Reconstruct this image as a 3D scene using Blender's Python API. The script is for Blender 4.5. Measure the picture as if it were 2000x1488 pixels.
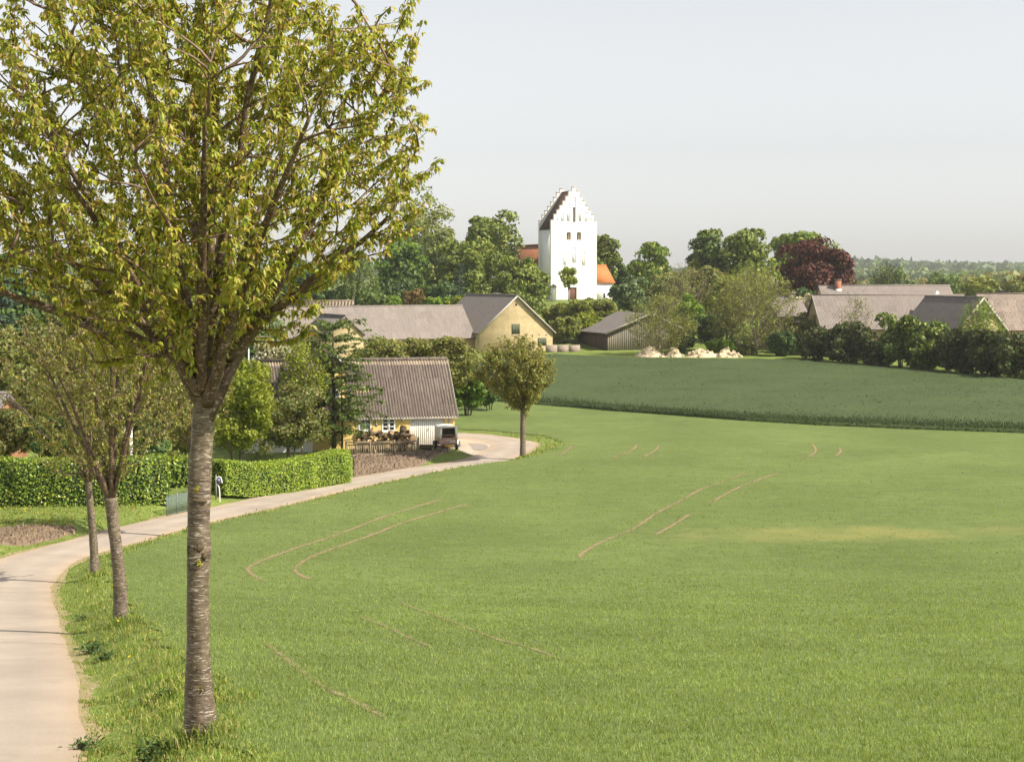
import bpy, math
import numpy as np
from mathutils import Vector, Matrix

for o in list(bpy.data.objects):
    bpy.data.objects.remove(o, do_unlink=True)
scene = bpy.context.scene
COL = scene.collection
RNG = np.random.default_rng(11)

# ------------------------------------------------------------------ camera
CZ = 12.0                       # eye height above the valley floor
FPX = 3300.0                    # focal length in photograph pixels (2000 wide)
HORIZON = 545.0
PITCH = math.atan((744.0 - HORIZON) / FPX)
cam_data = bpy.data.cameras.new('camera')
cam_data.sensor_width = 36.0
cam_data.lens = FPX / 2000.0 * 36.0
cam_data.clip_start = 0.1
cam_data.clip_end = 20000.0
cam = bpy.data.objects.new('camera', cam_data)
COL.objects.link(cam)
cam.location = (0, 0, CZ)
cam.rotation_euler = (math.pi / 2 - PITCH, 0, 0)
scene.camera = cam

# ------------------------------------------------------------------ sky and sun
SUN = Vector((0.95, -0.31, 0.0)).normalized() * math.cos(math.radians(45))
SUN.z = math.sin(math.radians(45))
world = bpy.data.worlds.new('World')
scene.world = world
world.use_nodes = True
wn, wl = world.node_tree.nodes, world.node_tree.links
wn.clear()
sky = wn.new('ShaderNodeTexSky')
sky.sky_type = 'NISHITA'
sky.sun_disc = False
sky.sun_elevation = math.radians(45)
sky.sun_rotation = math.atan2(SUN.x, SUN.y)
sky.altitude = 50
sky.air_density = 1.0
sky.dust_density = 1.0
sky.ozone_density = 1.0
hs = wn.new('ShaderNodeHueSaturation')
hs.inputs['Saturation'].default_value = 0.16
bg = wn.new('ShaderNodeBackground')
bg.inputs['Strength'].default_value = 0.103
wo = wn.new('ShaderNodeOutputWorld')
wl.new(sky.outputs[0], hs.inputs['Color'])
wl.new(hs.outputs[0], bg.inputs[0])
wl.new(bg.outputs[0], wo.inputs[0])

sl = bpy.data.lights.new('sun', 'SUN')
sl.energy = 5.0
sl.angle = math.radians(0.53)
sl.color = (1.0, 0.915, 0.775)
so = bpy.data.objects.new('sun', sl)
COL.objects.link(so)
so.rotation_euler = SUN.to_track_quat('Z', 'Y').to_euler()
so.location = (60, -40, 90)

vs = scene.view_settings
vs.view_transform = 'Standard'
vs.look = 'None'
vs.exposure = 0.69
vs.gamma = 1.0
vs.use_curve_mapping = False
scene.display_settings.display_device = 'sRGB'
cy = scene.cycles
cy.use_denoising = True
try:
    cy.denoiser = 'OPENIMAGEDENOISE'
    cy.denoising_input_passes = 'RGB_ALBEDO_NORMAL'
except Exception:
    pass
cy.max_bounces = 6
cy.diffuse_bounces = 3
cy.glossy_bounces = 2
cy.transmission_bounces = 4
cy.volume_bounces = 0
cy.transparent_max_bounces = 8
cy.sample_clamp_indirect = 6.0
cy.use_adaptive_sampling = True
cy.adaptive_threshold = 0.03

# ------------------------------------------------------------------ projection helpers
CP, SP = math.cos(PITCH), math.sin(PITCH)

def ray(px, py):
    u, v = (px - 1000.0) / FPX, (744.0 - py) / FPX
    return np.array([u, CP + v * SP, -SP + v * CP])

def at(px, py, Y):
    """point seen at photograph pixel (px, py) that stands Y metres away"""
    d = ray(px, py)
    p = d * (Y / d[1])
    return np.array([p[0], p[1], CZ + p[2]])

def xat(px, Y, z=1.0):
    depth = Y * CP + (CZ - z) * SP
    return (px - 1000.0) / FPX * depth

def ppm(Y, z=1.0):
    return FPX / (Y * CP + (CZ - z) * SP)

# ------------------------------------------------------------------ terrain
_PY = np.array([-60., 0, 8, 16, 20, 30, 40, 50, 59, 70, 80, 95, 110, 130, 160, 200, 236, 255, 280, 300, 320, 350, 400, 500, 700, 1100, 1600, 2400, 3500, 6000])
_PZ = np.array([1.0, -2.2, -3.45, -4.7, -5.25, -6.7, -8.1, -9.3, -10.2, -10.75, -11.0, -11.2, -11.35, -11.35, -11.25, -10.8, -10.0, -8.4, -6.0, -4.5, -3.75, -3.3, -4.5, -7, -10, -8, -2, 8, 16, 20]) + CZ

def _hermite(x, X, Y):
    x = np.asarray(x, float)
    d = np.diff(Y) / np.diff(X)
    m = np.empty_like(Y)
    m[0], m[-1] = d[0], d[-1]
    for i in range(1, len(Y) - 1):
        m[i] = 0.0 if d[i-1] * d[i] <= 0 else 2 * d[i-1] * d[i] / (d[i-1] + d[i])
    i = np.clip(np.searchsorted(X, x) - 1, 0, len(X) - 2)
    h = X[i+1] - X[i]
    t = np.clip((x - X[i]) / h, 0, 1)
    return ((2*t**3 - 3*t**2 + 1) * Y[i] + (t**3 - 2*t**2 + t) * h * m[i] + (-2*t**3 + 3*t**2) * Y[i+1] + (t**3 - t**2) * h * m[i+1])

def sstep(a, b, x):
    t = np.clip((np.asarray(x, float) - a) / (b - a), 0, 1)
    return t * t * (3 - 2 * t)

def base_z(x, y):
    x, y = np.asarray(x, float), np.asarray(y, float)
    z = _hermite(y, _PY, _PZ)
    z = z + 0.22 * np.sin(x * 0.11 + 0.6) * np.sin(y * 0.07) * sstep(20, 40, y) * (1 - sstep(150, 200, y))
    # the church knoll falls away towards the east
    z = z - 2.2 * sstep(28, 60, x) * sstep(245, 300, y) * (1 - sstep(400, 800, y))
    return z

def hit(px, py, dz=0.0):
    d = ray(px, py)
    ys = np.concatenate([np.arange(4, 400, 0.25), np.arange(400, 6000, 10)])
    X = d[0] / d[1] * ys
    Z = CZ + d[2] / d[1] * ys
    G = base_z(X, ys) + dz
    k = np.nonzero(Z < G)[0]
    i = k[0] if len(k) else len(ys) - 1
    if i > 0:
        a, b = Z[i-1] - G[i-1], Z[i] - G[i]
        t = a / (a - b) if a != b else 0
        y = ys[i-1] + t * (ys[i] - ys[i-1])
    else:
        y = ys[0]
    return np.array([d[0] / d[1] * y, y])

def catmull(P, step=0.6):
    P = np.asarray(P, float)
    Q = np.vstack([2*P[0]-P[1], P, 2*P[-1]-P[-2]])
    out = []
    for i in range(1, len(Q) - 2):
        p0, p1, p2, p3 = Q[i-1], Q[i], Q[i+1], Q[i+2]
        n = max(2, int(np.linalg.norm(p2 - p1) / step))
        t = np.linspace(0, 1, n, endpoint=False)[:, None]
        out.append(0.5 * ((2*p1) + (-p0+p2)*t + (2*p0-5*p1+4*p2-p3)*t**2 + (-p0+3*p1-3*p2+p3)*t**3))
    out.append(P[-1:])
    return np.vstack(out)

SINK = 0.36
ROAD_HALF = 1.55
_RE = [(157, 1488), (157, 1400), (146, 1330), (128, 1265), (110, 1200), (104, 1160), (116, 1128), (150, 1098), (205, 1078), (290, 1055),
       (370, 1032), (460, 1010), (560, 988), (640, 968), (720, 950), (800, 933), (880, 918), (950, 909), (1005, 898), (1040, 884), (1050, 873)]
def sink(y): return SINK + 0.17*(1 - sstep(21, 32, y))  # extra dip near the camera, added to drop the trunk shadow out of frame
_edge = [hit(px, py, -SINK - (0.17 if py > 1390 else 0.10 if py > 1300 else 0.03 if py > 1240 else 0.0)) for px, py in _RE]
_edge = [np.array([-1.2, -40.0]), np.array([-1.8, -10.0]), np.array([-2.6, 4.0])] + _edge
_edge += [hit(1036, 862, -0.1), hit(1000, 854.5, -0.1), hit(955, 849.5, -0.1), hit(905, 846, -0.1), np.array([-12.0, 127.5]), np.array([-30.0, 131.0]), np.array([-70.0, 133.0])]
ROAD_R = catmull(_edge, 0.6)
for _ in range(6):
    ROAD_R[1:-1] = 0.25 * ROAD_R[:-2] + 0.5 * ROAD_R[1:-1] + 0.25 * ROAD_R[2:]
_t = np.gradient(ROAD_R, axis=0)
_t /= np.linalg.norm(_t, axis=1)[:, None]
ROAD_N = np.stack([-_t[:, 1], _t[:, 0]], 1)           # points to the left of travel
ROAD_C = ROAD_R + ROAD_N * ROAD_HALF

def road_dist(x, y):
    x, y = np.asarray(x, float), np.asarray(y, float)
    sh = x.shape
    P = np.stack([x.ravel(), y.ravel()], 1)
    C = ROAD_C[::2]
    out = np.full(len(P), 1e9)
    near = (P[:, 1] > -45) & (P[:, 1] < 140) & (np.abs(P[:, 0]) < 80)
    idx = np.nonzero(near)[0]
    for s in range(0, len(idx), 20000):
        k = idx[s:s+20000]
        d2 = ((P[k, None, 0] - C[None, :, 0])**2 + (P[k, None, 1] - C[None, :, 1])**2).min(1)
        out[k] = np.sqrt(d2)
    return out.reshape(sh)

def gz(x, y, rd=None):
    if rd is None:
        rd = road_dist(x, y)
    return base_z(x, y) - sink(y) * (1 - sstep(ROAD_HALF + 0.25, ROAD_HALF + 1.7, rd)) * (1 - 0.7 * sstep(104, 116, y))

def g1(x, y):
    return float(gz(np.array([x]), np.array([y]))[0])

# ------------------------------------------------------------------ object helpers
def tag(o, label=None, cat=None, group=None, kind=None):
    if label: o['label'] = label
    if cat: o['category'] = cat
    if group: o['group'] = group
    if kind: o['kind'] = kind
    return o

def empty(name, loc=(0, 0, 0), rz=0.0, label=None, cat=None, group=None):
    o = bpy.data.objects.new(name, None)
    COL.objects.link(o)
    o.location = [float(c) for c in loc]
    o.rotation_euler = (0, 0, rz)
    o.empty_display_size = 0.2
    return tag(o, label, cat, group)

def mesh_np(name, V, F4=None, F3=None, m4=None, m3=None, smooth=False):
    V = np.asarray(V, np.float32).reshape(-1, 3)
    F4 = np.zeros((0, 4), np.int32) if F4 is None or len(F4) == 0 else np.asarray(F4, np.int32)
    F3 = np.zeros((0, 3), np.int32) if F3 is None or len(F3) == 0 else np.asarray(F3, np.int32)
    me = bpy.data.meshes.new(name)
    me.vertices.add(len(V))
    me.vertices.foreach_set('co', V.ravel())
    nl = F4.size + F3.size
    me.loops.add(nl)
    me.loops.foreach_set('vertex_index', np.concatenate([F4.ravel(), F3.ravel()]).astype(np.int32))
    n = len(F4) + len(F3)
    me.polygons.add(n)
    st = np.concatenate([np.arange(len(F4)) * 4, F4.size + np.arange(len(F3)) * 3]).astype(np.int32)
    me.polygons.foreach_set('loop_start', st)
    me.polygons.foreach_set('loop_total', np.concatenate([np.full(len(F4), 4), np.full(len(F3), 3)]).astype(np.int32))
    if m4 is not None or m3 is not None:
        a = np.zeros(len(F4), np.int32) if m4 is None else np.asarray(m4, np.int32)
        b = np.zeros(len(F3), np.int32) if m3 is None else np.asarray(m3, np.int32)
        me.polygons.foreach_set('material_index', np.concatenate([a, b]))
    if smooth:
        me.polygons.foreach_set('use_smooth', np.ones(n, bool))
    me.update(calc_edges=True)
    return me

class MB:
    """collects vertices and faces, then links them as ONE mesh object"""
    def __init__(self):
        self.V, self.Q, self.T, self.mq, self.mt, self.n = [], [], [], [], [], 0
    def add(self, V, Q=None, T=None, m=0):
        V = np.asarray(V, float).reshape(-1, 3)
        if Q is not None and len(Q):
            Q = np.asarray(Q, int); self.Q.append(Q + self.n); self.mq.append(np.full(len(Q), m))
        if T is not None and len(T):
            T = np.asarray(T, int); self.T.append(T + self.n); self.mt.append(np.full(len(T), m))
        self.V.append(V); self.n += len(V)
        return self
    def box(self, x0, x1, y0, y1, z0, z1, m=0):
        V = [(x0,y0,z0),(x1,y0,z0),(x1,y1,z0),(x0,y1,z0),(x0,y0,z1),(x1,y0,z1),(x1,y1,z1),(x0,y1,z1)]
        return self.add(V, [(0,3,2,1),(4,5,6,7),(0,1,5,4),(1,2,6,5),(2,3,7,6),(3,0,4,7)], m=m)
    def hexa(self, P, m=0):
        """8 corners: 4 below, 4 above, same order"""
        return self.add(P, [(0,3,2,1),(4,5,6,7),(0,1,5,4),(1,2,6,5),(2,3,7,6),(3,0,4,7)], m=m)
    def bar(self, a, b, w, h, m=0):
        a, b = np.asarray(a, float), np.asarray(b, float)
        t = b - a; t /= np.linalg.norm(t)
        r = np.array([0, 0, 1.0]) if abs(t[2]) < 0.9 else np.array([0, 1.0, 0])
        s = np.cross(t, r); s /= np.linalg.norm(s); u = np.cross(s, t)
        P = []
        for e in (a, b):
            for i, j in ((-1,-1),(1,-1),(1,1),(-1,1)):
                P.append(e + s*w/2*i + u*h/2*j)
        return self.hexa(P, m)
    def tube(self, P, R, sides=8, m=0, cap=True):
        P = np.asarray(P, float); n = len(P)
        R = np.full(n, R, float) if np.isscalar(R) else np.asarray(R, float)
        T = np.gradient(P, axis=0); T /= np.linalg.norm(T, axis=1)[:, None] + 1e-12
        ref = np.array([1.0, 0, 0]) if abs(T[0][0]) < 0.8 else np.array([0, 1.0, 0])
        rings = []
        s = np.cross(T[0], ref); s /= np.linalg.norm(s)
        for i in range(n):
            s = s - T[i] * np.dot(s, T[i]); s /= np.linalg.norm(s) + 1e-12
            u = np.cross(T[i], s)
            a = np.linspace(0, 2*np.pi, sides, endpoint=False)
            rings.append(P[i] + R[i] * (np.cos(a)[:, None]*s + np.sin(a)[:, None]*u))
        V = np.vstack(rings)
        i = np.arange(n-1)[:, None]*sides; j = np.arange(sides)[None, :]; j2 = (j+1) % sides
        Q = np.stack([i+j, i+j2, i+sides+j2, i+sides+j], -1).reshape(-1, 4)
        Tt = None
        if cap:
            c0, c1 = len(V), len(V)+1
            V = np.vstack([V, P[0], P[-1]])
            k = np.arange(sides); k2 = (k+1) % sides
            Tt = np.vstack([np.stack([np.full(sides, c0), k2, k], 1), np.stack([np.full(sides, c1), (n-1)*sides+k, (n-1)*sides+k2], 1)])
        return self.add(V, Q, Tt, m)
    def build(self, name, mats, parent=None, smooth=False):
        cat = lambda L, w: np.vstack(L) if L else np.zeros((0, w), int)
        me = mesh_np(name, np.vstack(self.V), cat(self.Q, 4), cat(self.T, 3),
                     np.concatenate(self.mq) if self.mq else None, np.concatenate(self.mt) if self.mt else None, smooth)
        return link(name, me, mats, parent)

def link(name, me, mats=None, parent=None):
    if mats is not None:
        for m in (mats if isinstance(mats, (list, tuple)) else [mats]):
            me.materials.append(m)
    o = bpy.data.objects.new(name, me)
    COL.objects.link(o)
    if parent is not None:
        o.parent = parent
    return o

def inst(o, parent=None, loc=None, rot=None, scale=None, name=None):
    c = o.copy()
    COL.objects.link(c)
    if parent is not None: c.parent = parent
    if loc is not None: c.location = [float(v) for v in loc]
    if rot is not None: c.rotation_euler = rot
    if scale is not None: c.scale = scale if hasattr(scale, '__len__') else (scale,)*3
    return c

def unit(v):
    v = np.asarray(v, float)
    return v / (np.linalg.norm(v, axis=-1, keepdims=True) + 1e-12)

# ------------------------------------------------------------------ materials
def mat(name):
    m = bpy.data.materials.new(name)
    m.use_nodes = True
    nt = m.node_tree
    nt.nodes.clear()
    out = nt.nodes.new('ShaderNodeOutputMaterial')
    return m, nt, out

def N(nt, typ, **kw):
    n = nt.nodes.new(typ)
    for k, v in kw.items():
        if k in ('operation', 'blend_type', 'data_type', 'noise_dimensions', 'wave_type', 'bands_direction', 'feature', 'distance', 'interpolation', 'vector_type'):
            setattr(n, k, v)
        else:
            n.inputs[k.replace('_', ' ')].default_value = v
    return n

def ramp(nt, fac, stops, interp='LINEAR'):
    r = nt.nodes.new('ShaderNodeValToRGB')
    r.color_ramp.interpolation = interp
    el = r.color_ramp.elements
    while len(el) < len(stops): el.new(0.5)
    for e, (p, c) in zip(el, stops):
        e.position = p
        e.color = (*c, 1) if len(c) == 3 else c
    nt.links.new(fac, r.inputs[0])
    return r.outputs[0]

def mixc(nt, fac, a, b, blend='MIX'):
    m = nt.nodes.new('ShaderNodeMix')
    m.data_type = 'RGBA'; m.blend_type = blend
    for s, v in ((m.inputs[0], fac), (m.inputs[6], a), (m.inputs[7], b)):
        if hasattr(v, 'is_output'): nt.links.new(v, s)
        elif isinstance(v, (int, float)): s.default_value = v
        else: s.default_value = (*v, 1)
    return m.outputs[2]

def coords(nt, scale=(1, 1, 1), kind='Object', rot=(0, 0, 0)):
    tc = nt.nodes.new('ShaderNodeTexCoord')
    mp = nt.nodes.new('ShaderNodeMapping')
    mp.inputs['Scale'].default_value = scale
    mp.inputs['Rotation'].default_value = rot
    nt.links.new(tc.outputs[kind], mp.inputs[0])
    return mp.outputs[0]

def noise(nt, vec, scale, detail=3.0, rough=0.55, dist=0.0):
    n = nt.nodes.new('ShaderNodeTexNoise')
    n.inputs['Scale'].default_value = scale
    n.inputs['Detail'].default_value = detail
    n.inputs['Roughness'].default_value = rough
    n.inputs['Distortion'].default_value = dist
    if vec is not None: nt.links.new(vec, n.inputs['Vector'])
    return n.outputs[0]

def bump(nt, h, strength=0.3, dist=0.02):
    b = nt.nodes.new('ShaderNodeBump')
    b.inputs['Strength'].default_value = strength
    b.inputs['Distance'].default_value = dist
    nt.links.new(h, b.inputs['Height'])
    return b.outputs[0]

def princ(nt, out, color, rough=0.8, spec=0.3, normal=None, metal=0.0):
    p = nt.nodes.new('ShaderNodeBsdfPrincipled')
    for key, v in (('Base Color', color), ('Roughness', rough), ('Specular IOR Level', spec), ('Metallic', metal)):
        s = p.inputs[key]
        if hasattr(v, 'is_output'): nt.links.new(v, s)
        elif isinstance(v, (int, float)): s.default_value = v
        else: s.default_value = (*v, 1)
    if normal is not None: nt.links.new(normal, p.inputs['Normal'])
    nt.links.new(p.outputs[0], out.inputs[0])
    return p

def simple(name, a, b=None, scale=3.0, rough=0.8, spec=0.3, detail=4.0, stretch=(1, 1, 1), bumpy=0.0, bdist=0.02, metal=0.0, kind='Object', objvar=0.0, lo=0.3, hi=0.7):
    m, nt, out = mat(name)
    if b is None: b = tuple(c * 0.75 for c in a)
    v = coords(nt, stretch, kind)
    n = noise(nt, v, scale, detail)
    c = ramp(nt, n, [(lo, b), (hi, a)])
    if objvar:
        oi = nt.nodes.new('ShaderNodeObjectInfo')
        k = ramp(nt, oi.outputs['Random'], [(0, (1-objvar,)*3), (1, (1+objvar,)*3)])
        c = mixc(nt, 1.0, c, k, 'MULTIPLY')
    nm = bump(nt, n, bumpy, bdist) if bumpy else None
    princ(nt, out, c, rough, spec, nm, metal)
    return m

def foliage(name, cols, trans=0.35, spec=0.25, rough=0.55, patch=0.35, pscale=0.6, gain=1.45):
    """leaf material: colour differs from leaf to leaf and from clump to clump, light comes through"""
    m, nt, out = mat(name)
    geo = nt.nodes.new('ShaderNodeNewGeometry')
    k = len(cols)
    cols = [tuple(v*gain for v in cc) for cc in cols]
    c = ramp(nt, geo.outputs['Random Per Island'], [((i + 0.5) / k, cc) for i, cc in enumerate(cols)])
    v = coords(nt, (1, 1, 1), 'Object')
    n = noise(nt, v, pscale, 2.0)
    g = ramp(nt, n, [(0.3, (1-patch,)*3), (0.7, (1+patch,)*3)])
    c = mixc(nt, 1.0, c, g, 'MULTIPLY')
    p = princ(nt, out, c, rough, spec)
    t = nt.nodes.new('ShaderNodeBsdfTranslucent')
    tc = mixc(nt, 1.0, c, (1.25, 1.15, 0.55), 'MULTIPLY')
    nt.links.new(tc, t.inputs[0])
    ms = nt.nodes.new('ShaderNodeMixShader')
    ms.inputs[0].default_value = trans
    nt.links.new(p.outputs[0], ms.inputs[1])
    nt.links.new(t.outputs[0], ms.inputs[2])
    nt.links.new(ms.outputs[0], out.inputs[0])
    return m
# ================================================================== GROUND, ROAD, FIELDS
def grid_mesh(X, Y, Z):
    n, k = X.shape
    V = np.stack([X, Y, Z], -1).reshape(-1, 3)
    i = np.arange(n-1)[:, None]*k; j = np.arange(k-1)[None, :]
    Q = np.stack([i+j, i+j+1, i+k+j+1, i+k+j], -1).reshape(-1, 4)
    return V, Q

def mat_ground(name, cols, soil, fine=9.0, soil_lo=0.62, patch=None, bstr=0.5, big=(0.75, 1.2)):
    m, nt, out = mat(name)
    v = coords(nt)
    n1 = noise(nt, v, fine, 5.0, 0.7)
    n2 = noise(nt, v, 0.12, 3.0)
    n3 = noise(nt, v, 1.1, 4.0, 0.65)
    c = ramp(nt, n1, [(0.30, cols[0]), (0.5, cols[1]), (0.70, cols[2])])
    g = ramp(nt, n2, [(0.3, (big[0],)*3), (0.7, (big[1],)*3)])
    c = mixc(nt, 1.0, c, g, 'MULTIPLY')
    c = mixc(nt, 1.0, c, ramp(nt, n3, [(0.3, (0.87, 0.88, 0.86)), (0.7, (1.13, 1.12, 1.10))]), 'MULTIPLY')
    n6 = noise(nt, coords(nt, (0.35, 2.2, 1.0)), 1.0, 4.0, 0.6)
    c = mixc(nt, 1.0, c, ramp(nt, n6, [(0.3, (0.92, 0.92, 0.92)), (0.7, (1.08, 1.07, 1.05))]), 'MULTIPLY')
    f = ramp(nt, n3, [(soil_lo, (0, 0, 0)), (soil_lo+0.14, (0.8, 0.8, 0.8))])
    c = mixc(nt, f, c, soil)
    if patch is not None:
        (px, py, rx, ry), pc = patch
        sep = nt.nodes.new('ShaderNodeSeparateXYZ'); nt.links.new(v, sep.inputs[0])
        def norm(o, c0, r):
            a = N(nt, 'ShaderNodeMath', operation='SUBTRACT'); nt.links.new(o, a.inputs[0]); a.inputs[1].default_value = c0
            b = N(nt, 'ShaderNodeMath', operation='DIVIDE'); nt.links.new(a.outputs[0], b.inputs[0]); b.inputs[1].default_value = r
            s = N(nt, 'ShaderNodeMath', operation='MULTIPLY'); nt.links.new(b.outputs[0], s.inputs[0]); nt.links.new(b.outputs[0], s.inputs[1])
            return s.outputs[0]
        d = N(nt, 'ShaderNodeMath', operation='ADD')
        nt.links.new(norm(sep.outputs[0], px, rx), d.inputs[0]); nt.links.new(norm(sep.outputs[1], py, ry), d.inputs[1])
        e = N(nt, 'ShaderNodeMath', operation='ADD'); nt.links.new(d.outputs[0], e.inputs[0])
        n4 = noise(nt, v, 0.45, 4.0, 0.6, 0.6)
        q = N(nt, 'ShaderNodeMath', operation='MULTIPLY'); nt.links.new(n4, q.inputs[0]); q.inputs[1].default_value = 3.2
        nt.links.new(q.outputs[0], e.inputs[1])
        fm = ramp(nt, e.outputs[0], [(0.95, (1, 1, 1)), (1.0, (0.0, 0.0, 0.0))])
        fm2 = nt.nodes.new('ShaderNodeMapRange'); nt.links.new(e.outputs[0], fm2.inputs[0])
        fm2.inputs[1].default_value = 1.1; fm2.inputs[2].default_value = 2.6; fm2.inputs[3].default_value = 0.85; fm2.inputs[4].default_value = 0.0
        pcv = mixc(nt, ramp(nt, n1, [(0.52, (0, 0, 0)), (0.66, (1, 1, 1))]), pc, soil)
        c = mixc(nt, fm2.outputs[0], c, pcv)
    princ(nt, out, c, 0.9, 0.12, bump(nt, n1, bstr, 0.06))
    return m

SOIL = (0.34, 0.245, 0.165)
_pc = hit(1660, 1045)
M_GRASS = mat_ground('grass_ground', [(0.085, 0.13, 0.028), (0.15, 0.20, 0.045), (0.235, 0.265, 0.075)], (0.27, 0.22, 0.11), 7.0, 0.60)
M_CROP = mat_ground('young_crop', [(0.088, 0.124, 0.036), (0.121, 0.163, 0.048), (0.151, 0.189, 0.061)], SOIL, 11.0, 0.70, ((_pc[0], _pc[1], 8.5, 3.2), (0.22, 0.22, 0.06)), big=(0.86, 1.14))
M_DARKCROP = mat_ground('blue_green_crop', [(0.040, 0.062, 0.024), (0.057, 0.082, 0.031), (0.074, 0.100, 0.038)], (0.05, 0.08, 0.035), 5.0, 0.75, big=(0.85, 1.15))

# ---- ground sheet out to the horizon
ys = np.concatenate([np.arange(-40, 8, 2.0), np.arange(8, 66, 0.5), np.arange(66, 150, 1.0), np.arange(150, 420, 4.0), np.geomspace(420, 3300, 34)])
xs = np.concatenate([-np.geomspace(46, 2400, 30)[::-1], np.arange(-45, -26, 1.0), np.arange(-26, 20, 0.5), np.arange(20, 45.01, 1.0), np.geomspace(46, 2400, 30)])
X, Y = np.meshgrid(xs, ys)
Z = gz(X, Y)
V, Q = grid_mesh(X, Y, Z)
tag(link('ground', mesh_np('ground', V, Q, smooth=True), M_GRASS), kind='structure')

# ---- young light green crop
off = ROAD_R - ROAD_N * 1.75
o_y, o_x = off[:, 1], off[:, 0]
order = np.argsort(o_y)
def crop_left(y):
    x = np.interp(y, o_y[order], o_x[order])
    x = np.where(np.asarray(y) > 124, np.maximum(x, -9.0), x)
    return x + 0.18 * np.sin(np.asarray(y) * 0.9) + 0.12 * np.sin(np.asarray(y) * 2.3 + 1)
ys = np.concatenate([np.arange(4, 66, 0.5), np.arange(66, 176, 1.0)])
tt = np.linspace(0, 1, 150) ** 1.3
X = crop_left(ys)[:, None] + (18 + 0.52 * ys - crop_left(ys))[:, None] * tt[None, :]
Y = np.repeat(ys[:, None], len(tt), 1)
V, Q = grid_mesh(X, Y, gz(X, Y) + 0.03)
tag(link('crop_field', mesh_np('crop_field', V, Q, smooth=True), M_CROP), kind='structure')

# ---- dark taller crop behind it
near = [(820, 768), (880, 772), (960, 778), (1080, 787), (1200, 797), (1300, 804), (1450, 815), (1600, 824), (1800, 832), (2000, 839), (2150, 844), (2400, 850)]
far = [(840, 712), (1080, 691), (1240, 698), (1450, 700), (1560, 702), (1700, 713), (1850, 726), (2000, 741), (2150, 753), (2400, 770)]
gx = np.linspace(820, 2400, 160)
NW = np.array([hit(p, np.interp(p, [a for a, _ in near], [b for _, b in near]), 0.28) for p in gx])
FW = np.array([hit(p, np.interp(p, [a for a, _ in far], [b for _, b in far]), 0.28) for p in gx])
s = np.linspace(0, 1, 60)
X = NW[None, :, 0] * (1-s)[:, None] + FW[None, :, 0] * s[:, None]
Y = NW[None, :, 1] * (1-s)[:, None] + FW[None, :, 1] * s[:, None]
H = np.full_like(X, 0.28)
Z = gz(X, Y) + H + RNG.normal(0, 0.02, X.shape)
X = np.vstack([X[:1] - 0.0, X]); Y = np.vstack([Y[:1] - 0.12, Y]); Z = np.vstack([gz(X[:1], Y[:1])[:1] - 0.05, Z])
V, Q = grid_mesh(X, Y, Z)
tag(link('dark_crop_field', mesh_np('dark_crop_field', V, Q, smooth=False), M_DARKCROP), kind='structure')
DARK_NEAR, DARK_FAR = NW, FW

# ---- road
def mat_road():
    m, nt, out = mat('worn_asphalt')
    v = coords(nt)
    n1 = noise(nt, v, 55.0, 3.0, 0.7)
    n2 = noise(nt, v, 0.5, 4.0, 0.6)
    n3 = noise(nt, v, 3.0, 5.0, 0.6)
    c = ramp(nt, n1, [(0.3, (0.27, 0.228, 0.19)), (0.7, (0.44, 0.378, 0.318))])
    c = mixc(nt, 1.0, c, ramp(nt, n2, [(0.3, (0.86, 0.85, 0.84)), (0.7, (1.12, 1.11, 1.09))]), 'MULTIPLY')
    c = mixc(nt, ramp(nt, n3, [(0.62, (0, 0, 0)), (0.8, (0.35, 0.35, 0.35))]), c, (0.25, 0.22, 0.19))
    at_ = nt.nodes.new('ShaderNodeAttribute'); at_.attribute_name = 'across'
    # darker wheel paths and a sandy margin
    n5 = noise(nt, v, 0.9, 6.0, 0.75, 0.8)
    c = mixc(nt, ramp(nt, n5, [(0.56, (0, 0, 0)), (0.70, (0.45, 0.45, 0.45))]), c, (0.30, 0.25, 0.20))
    w = ramp(nt, at_.outputs['Fac'], [(0.0, (1.05, 0.95, 0.80)), (0.08, (1.05, 1.0, 0.94)), (0.26, (0.93, 0.93, 0.94)), (0.5, (1.05, 1.05, 1.05)), (0.74, (0.93, 0.93, 0.94)), (0.92, (1.05, 1.0, 0.94)), (1.0, (1.05, 0.95, 0.80))])
    c = mixc(nt, 1.0, c, w, 'MULTIPLY')
    princ(nt, out, c, 0.85, 0.25, bump(nt, n1, 0.25, 0.01))
    return m
M_ROAD = mat_road()
rc = ROAD_C
k = 13
u = np.linspace(-1, 1, k)
nse = np.interp(np.arange(len(rc)), np.arange(0, len(rc)+9, 3), RNG.normal(0, 0.055, len(np.arange(0, len(rc)+9, 3))))
nsl = np.interp(np.arange(len(rc)), np.arange(0, len(rc)+9, 3), RNG.normal(0, 0.055, len(np.arange(0, len(rc)+9, 3))))
hw = np.where(u[None, :] > 0, ROAD_HALF + nsl[:, None], ROAD_HALF + nse[:, None])
X = rc[:, None, 0] + ROAD_N[:, None, 0] * u[None, :] * hw
Y = rc[:, None, 1] + ROAD_N[:, None, 1] * u[None, :] * hw
Z = gz(X, Y) + 0.03 + 0.03 * (1 - u[None, :]**2)
V, Q = grid_mesh(X, Y, Z)
me = mesh_np('road', V, Q, smooth=True)
a = me.attributes.new('across', 'FLOAT', 'POINT')
a.data.foreach_set('value', np.tile((u + 1) / 2, len(rc)).astype(np.float32))
road = tag(link('road', me, M_ROAD), kind='structure')

def road_z(x, y):
    rd = road_dist(np.array([x]), np.array([y]))[0]
    return g1(x, y) + 0.03 + 0.03 * max(0, 1 - (rd / ROAD_HALF)**2)

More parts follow.
